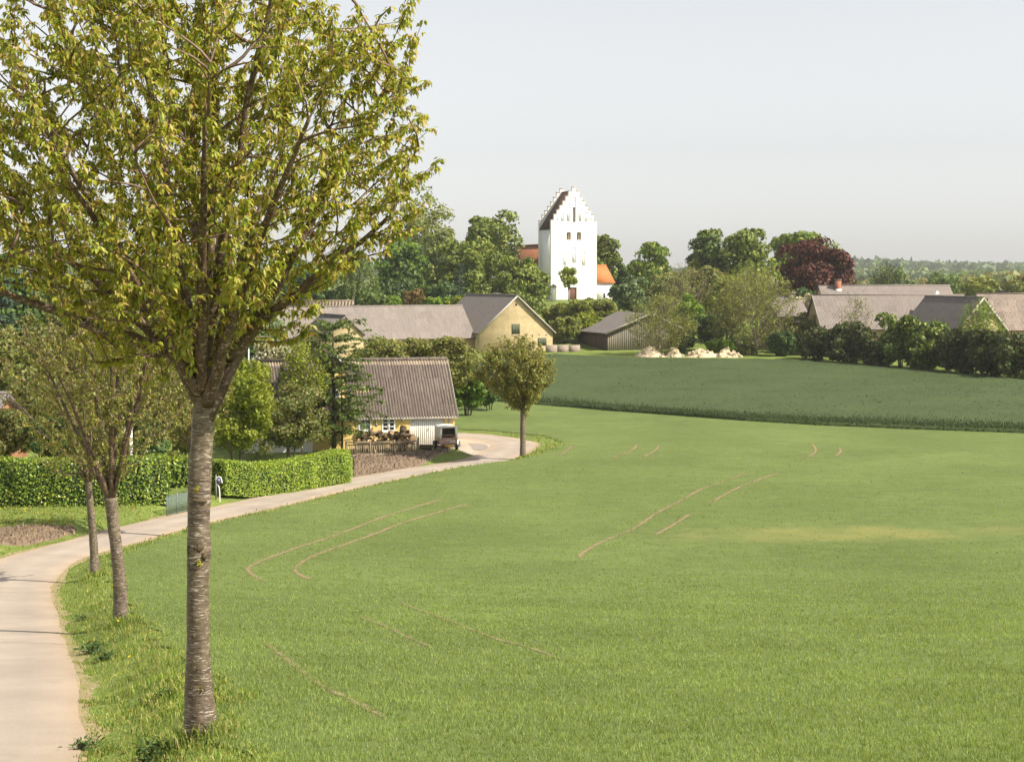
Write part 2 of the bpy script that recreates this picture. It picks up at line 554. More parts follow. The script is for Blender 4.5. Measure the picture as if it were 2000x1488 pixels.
M_CRACK = simple('crack_filler', (0.15, 0.125, 0.10), (0.09, 0.075, 0.06))
def crack(px0, py0, px1, py1, w=0.03, u1=1.0):
    a, b = hit(px0, py0, -SINK), hit(px1, py1, -SINK)
    n = 26
    t = np.linspace(0, 1, n)
    P = a[None] * (1-t)[:, None] + b[None] * t[:, None]
    d = unit(b - a); nn = np.array([-d[1], d[0]])
    wob = np.cumsum(RNG.normal(0, 0.012, n))
    P = P + nn[None] * wob[:, None]
    ww = w * (0.5 + RNG.random(n))
    V = []
    for p, q in zip(P, ww):
        for sg in (-1, 1):
            r = p + nn * q * sg
            V.append((r[0], r[1], road_z(*r) + 0.006))
    i = np.arange(n-1) * 2
    link('crack', mesh_np('crack', V, np.stack([i, i+1, i+3, i+2], 1)), M_CRACK, road)
crack(-110, 1158, 103, 1161, 0.022)
crack(-90, 1257, 128, 1261, 0.014)
crack(60, 1207, 82, 1205, 0.012)

M_MARGIN = simple('sandy_margin', (0.36, 0.275, 0.16), (0.20, 0.18, 0.075), 4.0, detail=6)
for side in (-1, 1):
    nz = np.interp(np.arange(len(rc)), np.arange(0, len(rc)+9, 2), np.abs(RNG.normal(0.16, 0.12, len(np.arange(0, len(rc)+9, 2)))))
    rows_ = [rc + ROAD_N*side*(ROAD_HALF - 0.12), rc + ROAD_N*side*(ROAD_HALF + nz[:, None]*0.5), rc + ROAD_N*side*(ROAD_HALF + nz[:, None] + 0.05)]
    P = np.stack(rows_, 1); X, Y = P[..., 0], P[..., 1]
    V, Q = grid_mesh(X, Y, gz(X, Y) + np.array([0.022, 0.022, 0.012])[None])
    tag(link('road_margin', mesh_np('road_margin', V, Q if side < 0 else Q[:, ::-1], smooth=True), M_MARGIN), kind='structure')

# dark repair patch where the road bends, and the apron in front of the garage
M_PATCH = simple('tar_patch', (0.30, 0.255, 0.225), (0.24, 0.20, 0.18), 6.0)
def fan_sheet(name, px, dz, m, parent=None, kind=None, res=10, zf=None):
    W = np.array([hit(a, b, -0.1) for a, b in px])
    W = catmull(np.vstack([W, W[:1]]), 0.7)[:-1]
    c = W.mean(0)
    rings = [c[None] * (1-t) + W * t for t in np.linspace(0, 1, res)[1:]]
    P = np.vstack([c[None]] + rings)
    Z = gz(P[:, 0], P[:, 1]) + dz if zf is None else zf(P[:, 0], P[:, 1])
    n = len(W)
    kk = np.arange(n); k2 = (kk+1) % n
    T = np.stack([np.zeros(n, int), 1+kk, 1+k2], 1)
    Q = [np.stack([1+r*n+kk, 1+(r+1)*n+kk, 1+(r+1)*n+k2, 1+r*n+k2], 1) for r in range(res-2)]
    o = link(name, mesh_np(name, np.column_stack([P, Z]), np.vstack(Q), T, smooth=True), m, parent)
    return tag(o, kind=kind) if kind else o
fan_sheet('driveway', [(905, 845.5), (960, 851), (1000, 858), (985, 876), (940, 886), (908, 884), (880, 878), (845, 876), (805, 874), (800, 868), (885, 862)], 0.025, simple('sandy_drive', (0.44, 0.375, 0.30), (0.33, 0.28, 0.22), 4.0, detail=6.0), kind='structure')
fan_sheet('patch', [(914, 869), (938, 867), (952, 871), (950, 877), (925, 879), (921, 874)], 0.085, M_PATCH, road, zf=lambda x, y: gz(x, y) + 0.04 + 0.03*np.clip(1 - (road_dist(x, y)/ROAD_HALF)**2, 0, 1))

# ---- wheel tracks of the tractor, bare soil between the young plants
M_SOIL = simple('bare_soil', (0.32, 0.245, 0.14), (0.19, 0.175, 0.07), 5.0, rough=0.95, spec=0.1, detail=6, bumpy=0.6, bdist=0.03)
TRACKS = [
    [(875, 972), (800, 995), (740, 1014), (655, 1047), (583, 1070), (523, 1092), (492, 1106), (484, 1114), (496, 1126), (522, 1140)],
    [(930, 980), (840, 1006), (773, 1027), (740, 1041), (652, 1072), (607, 1090), (580, 1107), (576, 1116), (590, 1126), (623, 1140)],
    [(690, 1200), (700, 1205), (756, 1227), (800, 1249), (869, 1279)],
    [(772, 1175), (873, 1213), (918, 1231), (980, 1254), (1043, 1271), (1131, 1306)],
    [(510, 1253), (563, 1293), (619, 1338), (692, 1374), (756, 1410), (800, 1428)],
    [(1471, 921), (1379, 953), (1347, 969), (1282, 1004), (1236, 1034), (1172, 1061), (1140, 1080), (1132, 1092), (1136, 1099)],
    [(1531, 921), (1443, 953), (1379, 988)], [(1356, 999), (1310, 1029), (1270, 1051)],
    [(1574, 864), (1590, 872), (1592, 884), (1574, 896)], [(1636, 872), (1642, 882), (1627, 895)],
    [(1245, 866), (1234, 880), (1186, 900)], [(1288, 868), (1280, 880), (1250, 897)], [(1121, 868), (1103, 884), (1080, 893)],
    [(1208, 1088), (1214, 1092), (1225, 1096)]]
def mat_track():
    m, nt, out = mat('pressed_soil')
    v = coords(nt)
    n1 = noise(nt, v, 6.0, 5.0, 0.7); n2 = noise(nt, v, 1.3, 4.0, 0.65)
    c = ramp(nt, n1, [(0.32, (0.19, 0.165, 0.075)), (0.68, (0.33, 0.265, 0.15))])
    p = princ(nt, out, c, 0.95, 0.1, bump(nt, n1, 0.6, 0.03))
    at_ = nt.nodes.new('ShaderNodeAttribute'); at_.attribute_name = 'bare'
    s1 = N(nt, 'ShaderNodeMath', operation='ADD'); nt.links.new(n1, s1.inputs[0]); nt.links.new(n2, s1.inputs[1])
    s2 = N(nt, 'ShaderNodeMath', operation='ADD'); nt.links.new(s1.outputs[0], s2.inputs[0]); nt.links.new(at_.outputs['Fac'], s2.inputs[1])
    mr = nt.nodes.new('ShaderNodeMapRange'); nt.links.new(s2.outputs[0], mr.inputs[0])
    mr.inputs[1].default_value = 1.42; mr.inputs[2].default_value = 1.9; mr.inputs[3].default_value = 0.0; mr.inputs[4].default_value = 0.85
    tb = nt.nodes.new('ShaderNodeBsdfTransparent'); ms = nt.nodes.new('ShaderNodeMixShader')
    nt.links.new(mr.outputs[0], ms.inputs[0]); nt.links.new(tb.outputs[0], ms.inputs[1]); nt.links.new(p.outputs[0], ms.inputs[2])
    nt.links.new(ms.outputs[0], out.inputs[0])
    return m
M_TRACK = mat_track()
TRACK_PTS = []
for tr in TRACKS:
    W = catmull(np.array([hit(a, b) for a, b in tr]), 0.35)
    n = len(W)
    d = unit(np.gradient(W, axis=0)); nn = np.stack([-d[:, 1], d[:, 0]], 1)
    dist = W[:, 1].mean()
    end = np.clip(np.minimum(np.arange(n), n-1-np.arange(n)) / 5.0, 0, 1)
    nz = np.interp(np.arange(n), np.arange(0, n+7, 5), RNG.normal(0, 0.09, len(np.arange(0, n+7, 5))))
    core = (0.84 if dist > 40 else 0.68) * end + nz * end
    wid = 0.20 if dist > 40 else 0.13
    TRACK_PTS.append(np.column_stack([W, np.where(core > 0.6, wid*0.5, 0.0)]))
    us = np.linspace(-1, 1, 7)
    P = (W[:, None, :] + nn[:, None, :] * (us*wid)[None, :, None]).reshape(-1, 2)
    bare = (core[:, None] + 0.25 - 1.0*np.abs(us)[None, :]**1.3).ravel()
    Z = gz(P[:, 0], P[:, 1]) + 0.042
    i = np.arange(n-1)[:, None] * 7; j = np.arange(6)[None]
    Q = np.stack([i+j, i+7+j, i+8+j, i+1+j], -1).reshape(-1, 4)
    me = mesh_np('wheel_track', np.column_stack([P, Z]), Q, smooth=True)
    a_ = me.attributes.new('bare', 'FLOAT', 'POINT'); a_.data.foreach_set('value', bare.astype(np.float32))
    tag(link('wheel_track', me, M_TRACK), kind='structure')
TRACK_PTS = np.vstack(TRACK_PTS)

def sheet_between(name, upper, lower, nu, nv, dz, rough, m, kind='structure'):
    pu = np.linspace(upper[0][0], upper[-1][0], nu)
    A = np.array([hit(p, np.interp(p, [a for a, _ in upper], [b for _, b in upper])) for p in pu])
    pl = np.linspace(lower[0][0], lower[-1][0], nu)
    B = np.array([hit(p, np.interp(p, [a for a, _ in lower], [b for _, b in lower])) for p in pl])
    s = np.linspace(0, 1, nv)
    P = A[None] * (1-s)[:, None, None] + B[None] * s[:, None, None]
    X, Y = P[..., 0], P[..., 1]
    e = np.minimum(1, np.minimum(np.minimum(np.arange(nu), nu-1-np.arange(nu))[None, :] / 3.0, np.minimum(np.arange(nv), nv-1-np.arange(nv))[:, None] / 2.0))
    Z = gz(X, Y) + dz + e * np.abs(RNG.normal(0, rough, X.shape)) - (1-e) * 0.05
    V, Q = grid_mesh(X, Y, Z)
    return tag(link(name, mesh_np(name, V, Q), m), kind=kind)
M_BED = simple('dug_soil', (0.235, 0.175, 0.122), (0.12, 0.088, 0.062), 3.0, rough=0.95, spec=0.1, detail=7, bumpy=0.8, bdist=0.05)
sheet_between('garden_bed', [(688, 886), (760, 887), (850, 881), (872, 880)], [(688, 921), (760, 911), (830, 897), (872, 884)], 130, 44, 0.02, 0.075, M_BED)
sheet_between('ploughed_strip', [(-40, 1037), (60, 1029), (110, 1029), (150, 1025)], [(-40, 1064), (50, 1052), (105, 1040), (150, 1028)], 110, 60, 0.02, 0.085, M_BED)

# ------------------------------------------------------------------ blades of crop and grass
def blades(P, h, w, lean, bend=True):
    """P (n,3) roots; bent (3 triangles) or straight (1 triangle) blades"""
    n = len(P)
    a = RNG.random(n) * 2*np.pi
    s = np.stack([np.cos(a), np.sin(a), np.zeros(n)], 1)
    b = RNG.random(n) * 2*np.pi
    l = np.stack([np.cos(b), np.sin(b), np.zeros(n)], 1)
    up = np.array([0, 0, 1.0])
    h = h[:, None]; w = w[:, None]; lean = lean[:, None]
    tip = P + up * h * np.sqrt(np.clip(1-lean**2, 0.05, 1)) + l * h * lean
    if not bend:
        V = np.stack([P - s*w/2, P + s*w/2, tip], 1).reshape(-1, 3)
        return V, np.zeros((0, 4), int), np.arange(3*n).reshape(-1, 3)
    mid = P + up * h * 0.62 + l * h * lean * 0.28
    V = np.stack([P - s*w*0.35, P + s*w*0.35, mid + s*w*0.5, mid - s*w*0.5, tip], 1).reshape(-1, 3)
    i = np.arange(n) * 5
    return V, np.stack([i, i+1, i+2, i+3], 1), np.stack([i+3, i+2, i+4], 1)

def fan_points(d0, d1, rho0, fade=None, margin=0.34):
    """points whose density falls off with the square of the distance, thinning out over the last stretch"""
    n = int(rho0 * 225 * 2*margin * math.log(d1/d0))
    d = d0*np.exp(RNG.random(n)*math.log(d1/d0))
    x = RNG.uniform(-margin, margin, n) * d
    if fade is None: return x, d
    k = RNG.random(n) < np.clip((d1-d)/(d1-fade), 0, 1)
    return x[k], d[k]

M_BLADE = foliage(name="crop_blade", gain=1.58, cols=[(0.120, 0.178, 0.050), (0.150, 0.207, 0.062), (0.174, 0.225, 0.072), (0.216, 0.248, 0.088)], trans=0.42, spec=0.2, rough=0.6, patch=0.15, pscale=0.5)
M_GBLADE = foliage(name="grass_blade", gain=1.3, cols=[(0.09, 0.155, 0.025), (0.145, 0.21, 0.038), (0.21, 0.26, 0.05), (0.33, 0.30, 0.12)], trans=0.35, spec=0.2, rough=0.6, patch=0.3, pscale=0.9)

mb = MB()
for per, bend in ((4, True), (4, False)):
    x, d = fan_points(14.6, 26.0, 430, margin=0.42) if bend else fan_points(26.0, 125.0, 400, 50.0, margin=0.40)
    near_, bend = bend, False
    if not near_: x, d = x[d < 112], d[d < 112]
    ok = (x > crop_left(d) + 0.1 * RNG.normal(0, 1, len(x)))
    x, d = x[ok], d[ok]
    tk = np.ones(len(x), bool)
    for s in range(0, len(x), 20000):
        dx = x[s:s+20000, None] - TRACK_PTS[None, :, 0]; dy = d[s:s+20000, None] - TRACK_PTS[None, :, 1]
        tk[s:s+20000] = ~((dx*dx + dy*dy) < (TRACK_PTS[None, :, 2] + 0.02)**2).any(1) | (RNG.random(len(dx)) < 0.5)
    x, d = x[tk], d[tk]
    # thinner stand in weak patches
    dens = 0.5 + 0.5*np.sin(x*0.55 + 1.3*np.sin(d*0.31))*np.sin(d*0.47 + np.sin(x*0.23))
    keep = RNG.random(len(x)) < 0.72 + 0.28*dens
    ell = ((x-_pc[0])/8.5)**2 + ((d-_pc[1])/3.2)**2 + 0.6*np.sin(x*1.3)*np.sin(d*1.7)
    keep &= RNG.random(len(x)) > 0.75*(ell < 1.3)
    x, d = x[keep], d[keep]
    x, d = np.repeat(x, per), np.repeat(d, per)
    x = x + RNG.normal(0, 0.03, len(x)); d = d + RNG.normal(0, 0.03, len(d))
    z = gz(x, d) + 0.02
    n = len(x)
    V, Q, T = blades(np.stack([x, d, z], 1), 0.066*(d/15)**0.05 * RNG.uniform(0.6, 1.25, n), 0.0125*(d/15)**0.62 * RNG.uniform(0.7, 1.3, n), RNG.uniform(0.1, 0.75, n), bend)
    mb.add(V, Q, T)
tag(mb.build('crop_seedlings', M_BLADE), 'dense young green cereal plants growing over the light field', 'crop', kind='stuff')

mb = MB()
for per, bend in ((4, True), (3, False)):
    x, d = fan_points(14.5, 26.0, 430) if bend else fan_points(26.0, 150.0, 480, 110.0)
    if not bend: x, d = x[d < 124], d[d < 124]
    rd = road_dist(x, d)
    right = x > np.interp(d, ROAD_R[np.argsort(ROAD_R[:, 1]), 1], ROAD_R[np.argsort(ROAD_R[:, 1]), 0])
    vis = np.where(right, (rd > ROAD_HALF + 0.03) & (x < crop_left(d) + 0.25), (rd > ROAD_HALF + 0.05) & (rd < 16) & (x < -4 + 0.0*d) & (d < 84))
    x, d, rd = x[vis], d[vis], rd[vis]
    bare = np.sin(x*1.7 + np.sin(d*0.9)*2) * np.sin(d*1.1 + x*0.6)
    keep = RNG.random(len(x)) < np.clip(0.75 + 0.4*bare, 0.15, 1)
    x, d, rd = x[keep], d[keep], rd[keep]
    tall = 0.55 + 0.45*np.clip((rd - ROAD_HALF)/0.8, 0, 1) + 0.35*np.clip(np.sin(x*2.3)*np.sin(d*1.9), 0, 1)
    x, d, tall = np.repeat(x, per), np.repeat(d, per), np.repeat(tall, per)
    x = x + RNG.normal(0, 0.03, len(x)); d = d + RNG.normal(0, 0.03, len(d))
    z = gz(x, d)
    n = len(x)
    V, Q, T = blades(np.stack([x, d, z], 1), 0.072*(d/15)**0.3 * tall * RNG.uniform(0.5, 1.6, n), 0.0085*(d/15)**0.95 * RNG.uniform(0.7, 1.3, n), RNG.uniform(0.1, 0.85, n), bend)
    mb.add(V, Q, T)
for fx, fy, fr, fn in ((388, 1436, 0.20, 550), (240, 1214, 0.16, 500), (187, 1122, 0.15, 350), (1021, 890, 0.14, 260), (374, 1036, 0.15, 200)):
    c0 = hit(fx, fy)
    a = RNG.random(fn)*6.283; r = fr*0.75 + np.abs(RNG.normal(0, 0.22, fn))
    x, d = c0[0] + np.cos(a)*r, c0[1] + np.sin(a)*r
    sc_ = max(1.0, (c0[1]/30))
    V, Q, T = blades(np.stack([x, d, gz(x, d)], 1), RNG.uniform(0.10, 0.30, fn)*(1 - 0.45*np.clip((r-fr)/0.6, 0, 1)), 0.012*sc_*RNG.uniform(0.7, 1.3, fn), RNG.uniform(0.1, 0.8, fn), True)
    mb.add(V, Q, T)
tag(mb.build('verge_grass', M_GBLADE), 'rough green grass along both sides of the lane', 'grass', kind='stuff')

# front rim of the dark crop: upright blades so that its edge is not a ruled line
n = 26000
i = RNG.integers(0, len(DARK_NEAR)-1, n); f = RNG.random(n)
P = DARK_NEAR[i]*(1-f)[:, None] + DARK_NEAR[i+1]*f[:, None]
back = np.abs(RNG.normal(0, 3.0, n))
x, d = P[:, 0] + RNG.normal(0, 0.2, n), P[:, 1] + back - 0.25
V, Q, T = blades(np.stack([x, d, gz(x, d) + np.where(back > 0.3, 0.2, 0.0)], 1), RNG.uniform(0.15, 0.38, n), np.full(n, 0.07), RNG.uniform(0.1, 0.5, n), False)
M_DBLADE = foliage(name="dark_crop_blade", gain=1.0, cols=[(0.044, 0.068, 0.026), (0.059, 0.086, 0.032), (0.075, 0.102, 0.039)], trans=0.25, spec=0.25, patch=0.15)
mb = MB().add(V, Q, T)
# sparse ears of growth over the whole dark field
n = 14000
i = RNG.integers(0, len(DARK_NEAR)-1, n); f = RNG.random(n); s = RNG.random(n)[:, None]
A = DARK_NEAR[i]*(1-f)[:, None] + DARK_NEAR[i+1]*f[:, None]; B = DARK_FAR[i]*(1-f)[:, None] + DARK_FAR[i+1]*f[:, None]
P = A*(1-s) + B*s
V, Q, T = blades(np.column_stack([P, gz(P[:, 0], P[:, 1]) + 0.24]), RNG.uniform(0.07, 0.15, n), np.full(n, 0.13), RNG.uniform(0.2, 0.7, n), False)
mb.add(V, Q, T)
tag(mb.build('dark_crop_plants', M_DBLADE), 'taller blue green cereal plants over the far dark field', 'crop', kind='stuff')

# dandelions
def dots(P, r, up=0.0):
    n = len(P); k = 6
    a = np.linspace(0, 2*np.pi, k, endpoint=False)
    tilt = RNG.normal(0, 0.5, (n, 2))
    ring = np.stack([np.cos(a), np.sin(a), np.zeros(k)], 1)
    V = P[:, None, :] + ring[None] * r[:, None, None]
    V[..., 2] += ring[None, :, 0]*r[:, None]*tilt[:, :1] + ring[None, :, 1]*r[:, None]*(tilt[:, 1:]-0.6)
    i = np.arange(n)[:, None]*k
    return V.reshape(-1, 3), np.concatenate([i + np.array([[0, 1, 2, 3]]), i + np.array([[0, 3, 4, 5]])], 0)
D = []
for _ in range(420):
    p = hit(RNG.uniform(-20, 330), RNG.uniform(994, 1046)); D.append(p)
for _ in range(120):
    t = RNG.integers(60, len(ROAD_R)-80); D.append(ROAD_R[t] - ROAD_N[t]*RNG.uniform(0.3, 1.9))
for _ in range(40):
    D.append(hit(RNG.uniform(520, 700), RNG.uniform(950, 1000)))
D = np.array(D)
rd = road_dist(D[:, 0], D[:, 1])
D = D[rd > ROAD_HALF + 0.2]
P = np.column_stack([D, gz(D[:, 0], D[:, 1]) + RNG.uniform(0.08, 0.2, len(D))])
V, Q = dots(P, RNG.uniform(0.02, 0.038, len(P)))
tag(link('dandelions', mesh_np('dandelions', V, Q), simple('dandelion_yellow', (0.75, 0.52, 0.02), (0.6, 0.4, 0.01))), 'tiny yellow dandelion flowers scattered through the verge grass', 'flowers', kind='stuff')
# ================================================================== TREES, SHRUBS, HEDGES
def mat_cherry_bark(name='cherry_bark', mult=(1, 1, 1), sq=1.0):
    m, nt, out = mat(name)
    v = coords(nt, (1, 1, 1))
    vb = coords(nt, (5.5/sq, 5.5/sq, 17.0*sq))
    band = noise(nt, vb, 1.0, 5.0, 0.65, 0.5)
    vf = coords(nt, (11/sq, 11/sq, 70.0*sq))
    fine = noise(nt, vf, 1.0, 3.0, 0.6)
    big = noise(nt, v, 2.6, 4.0, 0.6)
    c = ramp(nt, band, [(0.30, (0.038, 0.026, 0.019)), (0.43, (0.098, 0.068, 0.047)), (0.57, (0.160, 0.117, 0.080)), (0.70, (0.27, 0.22, 0.162))])
    c = mixc(nt, ramp(nt, big, [(0.46, (0, 0, 0)), (0.70, (0.75, 0.75, 0.75))]), c, (0.125, 0.100, 0.048))
    c = mixc(nt, ramp(nt, fine, [(0.575, (0, 0, 0)), (0.65, (0.95, 0.95, 0.95))]), c, (0.46, 0.41, 0.34))
    c = mixc(nt, ramp(nt, fine, [(0.30, (0.95, 0.95, 0.95)), (0.39, (0, 0, 0))]), c, (0.042, 0.030, 0.023))
    c = mixc(nt, 1.0, c, mult, 'MULTIPLY')
    mx = N(nt, 'ShaderNodeMath', operation='ADD'); nt.links.new(band, mx.inputs[0]); nt.links.new(fine, mx.inputs[1])
    princ(nt, out, c, 0.5, 0.4, bump(nt, mx.outputs[0], 0.55, 0.02))
    return m
M_CBARK = mat_cherry_bark()
M_CLIMB = mat_cherry_bark('cherry_limb_bark', (0.80, 0.70, 0.64), 0.5)
M_CTWIG = simple('cherry_twig', (0.20, 0.125, 0.085), (0.10, 0.06, 0.042), 14, rough=0.55, spec=0.35)
M_BARK = simple('grey_bark', (0.15, 0.12, 0.09), (0.07, 0.055, 0.04), 8, stretch=(1, 1, 0.25), bumpy=0.4)
M_PALEBARK = simple('pale_bark', (0.36, 0.31, 0.24), (0.19, 0.16, 0.12), 6, stretch=(1, 1, 0.4))
M_TWIGBROWN = simple('brown_twig', (0.22, 0.175, 0.115), (0.13, 0.10, 0.065), 6)
M_DARKBARK = simple('dark_bark', (0.07, 0.052, 0.04), (0.035, 0.027, 0.02), 8)

F_CHERRY = foliage('cherry_leaf', [(0.100, 0.132, 0.020), (0.165, 0.195, 0.026), (0.215, 0.238, 0.034), (0.275, 0.262, 0.048), (0.245, 0.180, 0.060)], trans=0.45, spec=0.32, rough=0.42, patch=0.16, pscale=1.1, gain=1.75)
F_CHERRY2 = foliage('bronze_cherry_leaf', [(0.085, 0.110, 0.022), (0.135, 0.160, 0.028), (0.185, 0.205, 0.034), (0.175, 0.130, 0.048), (0.25, 0.23, 0.060)], trans=0.4, spec=0.35, rough=0.42, patch=0.2, pscale=0.8, gain=1.5)
F_CHEST = foliage('chestnut_leaf', [(0.038, 0.062, 0.012), (0.073, 0.104, 0.018), (0.108, 0.138, 0.024), (0.165, 0.182, 0.042)], trans=0.25, patch=0.25, pscale=0.35, gain=1.75)
F_DARK = foliage('dark_green_leaf', [(0.026, 0.052, 0.015), (0.046, 0.080, 0.020), (0.068, 0.104, 0.026)], trans=0.22, patch=0.25, pscale=0.4, gain=1.6)
F_BRIGHT = foliage('bright_green_leaf', [(0.075, 0.140, 0.016), (0.118, 0.190, 0.022), (0.165, 0.230, 0.030)], trans=0.4, patch=0.2, pscale=0.5)
F_YELLOW = foliage('yellow_green_leaf', [(0.105, 0.140, 0.016), (0.165, 0.200, 0.022), (0.225, 0.250, 0.030)], trans=0.4, patch=0.2, pscale=0.8)
F_OLIVE = foliage('olive_leaf', [(0.070, 0.092, 0.026), (0.112, 0.132, 0.036), (0.150, 0.170, 0.044), (0.155, 0.130, 0.055)], trans=0.35, patch=0.22, pscale=0.5, gain=1.6)
F_BELT = foliage('hedgerow_leaf', [(0.034, 0.044, 0.014), (0.056, 0.068, 0.020), (0.085, 0.098, 0.028), (0.075, 0.058, 0.028)], trans=0.25, patch=0.25, pscale=0.5, gain=1.3)  # leaf colour darkened to carry the shade on the belt's near face
F_SPRING = foliage('spring_leaf', [(0.115, 0.135, 0.030), (0.155, 0.180, 0.038), (0.195, 0.215, 0.048)], trans=0.4, patch=0.2, pscale=0.35)
F_BIRCH = foliage('birch_leaf', [(0.075, 0.115, 0.034), (0.108, 0.150, 0.044), (0.138, 0.180, 0.055)], trans=0.35, patch=0.15, pscale=0.4, gain=1.55)
F_GREY = foliage('grey_green_leaf', [(0.060, 0.092, 0.040), (0.090, 0.125, 0.055), (0.125, 0.160, 0.070)], trans=0.3, patch=0.2, pscale=0.4, gain=1.6)
F_COPPER = foliage('copper_leaf', [(0.026, 0.010, 0.009), (0.055, 0.018, 0.014), (0.095, 0.030, 0.020)], trans=0.25, patch=0.2, pscale=0.5, gain=1.6)
F_RUST = foliage('rust_leaf', [(0.12, 0.085, 0.030), (0.19, 0.115, 0.040), (0.10, 0.10, 0.030)], trans=0.3, patch=0.2)
F_NEEDLE = foliage('needle', [(0.034, 0.056, 0.016), (0.060, 0.090, 0.022), (0.098, 0.132, 0.028)], trans=0.3, patch=0.2, pscale=0.8, gain=2.0)
F_BLUE = foliage('blue_needle', [(0.030, 0.055, 0.040), (0.048, 0.080, 0.056), (0.066, 0.10, 0.066)], trans=0.15, patch=0.15)
F_HEDGE = foliage('hedge_leaf', [(0.070, 0.125, 0.014), (0.120, 0.185, 0.020), (0.185, 0.245, 0.028), (0.25, 0.285, 0.040)], trans=0.35, spec=0.35, rough=0.4, patch=0.14, pscale=0.9, gain=1.8)
F_HEDGE2 = foliage('hedge_leaf_dark', [(0.045, 0.085, 0.014), (0.090, 0.145, 0.020), (0.150, 0.205, 0.028), (0.21, 0.24, 0.040)], trans=0.3, spec=0.4, rough=0.38, patch=0.18, pscale=0.9, gain=1.9)
F_WHITE = foliage('white_blossom', [(0.50, 0.47, 0.40), (0.62, 0.58, 0.50), (0.20, 0.20, 0.11)], trans=0.3, patch=0.1)
F_PINK = foliage('faded_blossom', [(0.52, 0.38, 0.32), (0.60, 0.50, 0.42), (0.40, 0.26, 0.20)], trans=0.3, patch=0.1)
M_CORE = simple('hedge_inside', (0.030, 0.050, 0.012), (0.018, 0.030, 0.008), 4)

def leaf_batch(P, D, U, L, W, fold=0.25):
    """P base, D long axis, U rough upward normal, two folded quads each"""
    D = unit(D); S = unit(np.cross(D, U)); Nn = np.cross(S, D)
    L = L[:, None]; W = W[:, None]
    mid = P + D*L*0.5 - Nn*L*0.06
    tip = P + D*L - Nn*L*0.18
    l = mid + S*W/2 + Nn*W*fold; r = mid - S*W/2 + Nn*W*fold
    V = np.stack([P, mid, tip, l, r], 1).reshape(-1, 3)
    i = np.arange(len(P))*5
    return V, np.vstack([np.stack([i, i+1, i+2, i+3], 1), np.stack([i, i+4, i+2, i+1], 1)])

def clump_batch(P, Nrm, size, rng, stretch=1.0):
    """single irregular quads, bent, facing Nrm"""
    n = len(P)
    Nrm = unit(Nrm)
    r = unit(rng.normal(size=(n, 3)))
    S = unit(np.cross(Nrm, r)); T = np.cross(Nrm, S)
    q = []
    for a, b in ((-1, 0), (0, -1), (1, 0), (0, 1)):
        ja = a*rng.uniform(0.55, 1.1, n) + rng.uniform(-0.2, 0.2, n); jb = (b*rng.uniform(0.55, 1.1, n) + rng.uniform(-0.2, 0.2, n))*stretch
        q.append(P + (S*ja[:, None] + T*jb[:, None])*size[:, None]*0.6 + Nrm*(rng.normal(0, 0.12, n)*size)[:, None])
    V = np.stack(q, 1).reshape(-1, 3)
    return V, np.arange(4*n).reshape(-1, 4)

def prisms(A, B, ra, rb):
    """many thin three-sided twigs at once"""
    n = len(A)
    t = unit(B - A)
    ref = np.where(np.abs(t[:, 2:3]) < 0.9, np.array([[0, 0, 1.0]]), np.array([[0, 1.0, 0]]))
    s = unit(np.cross(t, ref)); u = np.cross(s, t)
    V = []
    for E, r in ((A, ra), (B, rb)):
        for a in (0, 2.094, 4.189):
            V.append(E + (s*math.cos(a) + u*math.sin(a))*r[:, None])
    V = np.stack(V, 1).reshape(-1, 3)
    i = np.arange(n)*6
    return V, np.vstack([np.stack([i+a, i+b, i+3+b, i+3+a], 1) for a, b in ((0, 1), (1, 2), (2, 0))])

def bez(p0, p1, p2, n):
    t = np.linspace(0, 1, n)[:, None]
    return (1-t)**2*p0 + 2*t*(1-t)*p1 + t**2*p2

def trunk_tube(mb, P, R, sides, rings, rng, lump=0.03, knots=()):
    P = np.asarray(P, float); s = np.linspace(0, 1, len(P)); q = np.linspace(0, 1, rings)
    C = catmull(P, max(0.01, np.linalg.norm(P[-1]-P[0])/60)); C = np.stack([np.interp(q, np.linspace(0, 1, len(C)), C[:, i]) for i in range(3)], 1)
    r = np.interp(q, s, R)
    n0 = mb.n
    mb.tube(C, r, sides)
    V = mb.V[-1]
    ph = rng.random(6)*6.28
    a = np.arange(sides)/sides*6.283
    for i in range(rings):
        z = C[i, 2]
        f = 1 + lump*(np.sin(2*a+ph[0]+z*1.7) + 0.7*np.sin(3*a+ph[1]-z*2.9) + 0.5*np.sin(5*a+ph[2]+z*5.3) + 0.6*np.sin(z*9+ph[3])) 
        for (kz, ka, kr, kw) in knots:
            f = f + kr*np.exp(-((z-kz)/kw)**2)*np.exp(-(np.angle(np.exp(1j*(a-ka)))/0.9)**2)
        V[i*sides:(i+1)*sides] = C[i] + (V[i*sides:(i+1)*sides] - C[i])*f[:, None]

def env_sample(env, n, rng, power=0.55, depth=None):
    """points inside an outline given as (height, left reach, right reach)"""
    env = np.array(env); out = np.zeros((0, 3))
    h0, h1 = env[0, 0], env[-1, 0]
    while len(out) < n:
        h = rng.uniform(h0, h1, 4*n); a = rng.random(4*n)*2*np.pi
        rl, rr = np.interp(h, env[:, 0], env[:, 1]), np.interp(h, env[:, 0], env[:, 2])
        c, s = np.cos(a), np.sin(a)
        m = 0.5*(rl+rr) if depth is None else np.full(len(h), depth)*np.maximum(rl, rr)/env[:, 1:].max()
        R = np.where(c > 0, rr, rl)*c*c + m*s*s
        keep = rng.random(4*n) < (R/env[:, 1:].max())**2 + 0.05
        r = R*rng.random(4*n)**power
        p = np.stack([r*c, r*s, h], 1)[keep]
        out = np.vstack([out, p])
    return out[:n]

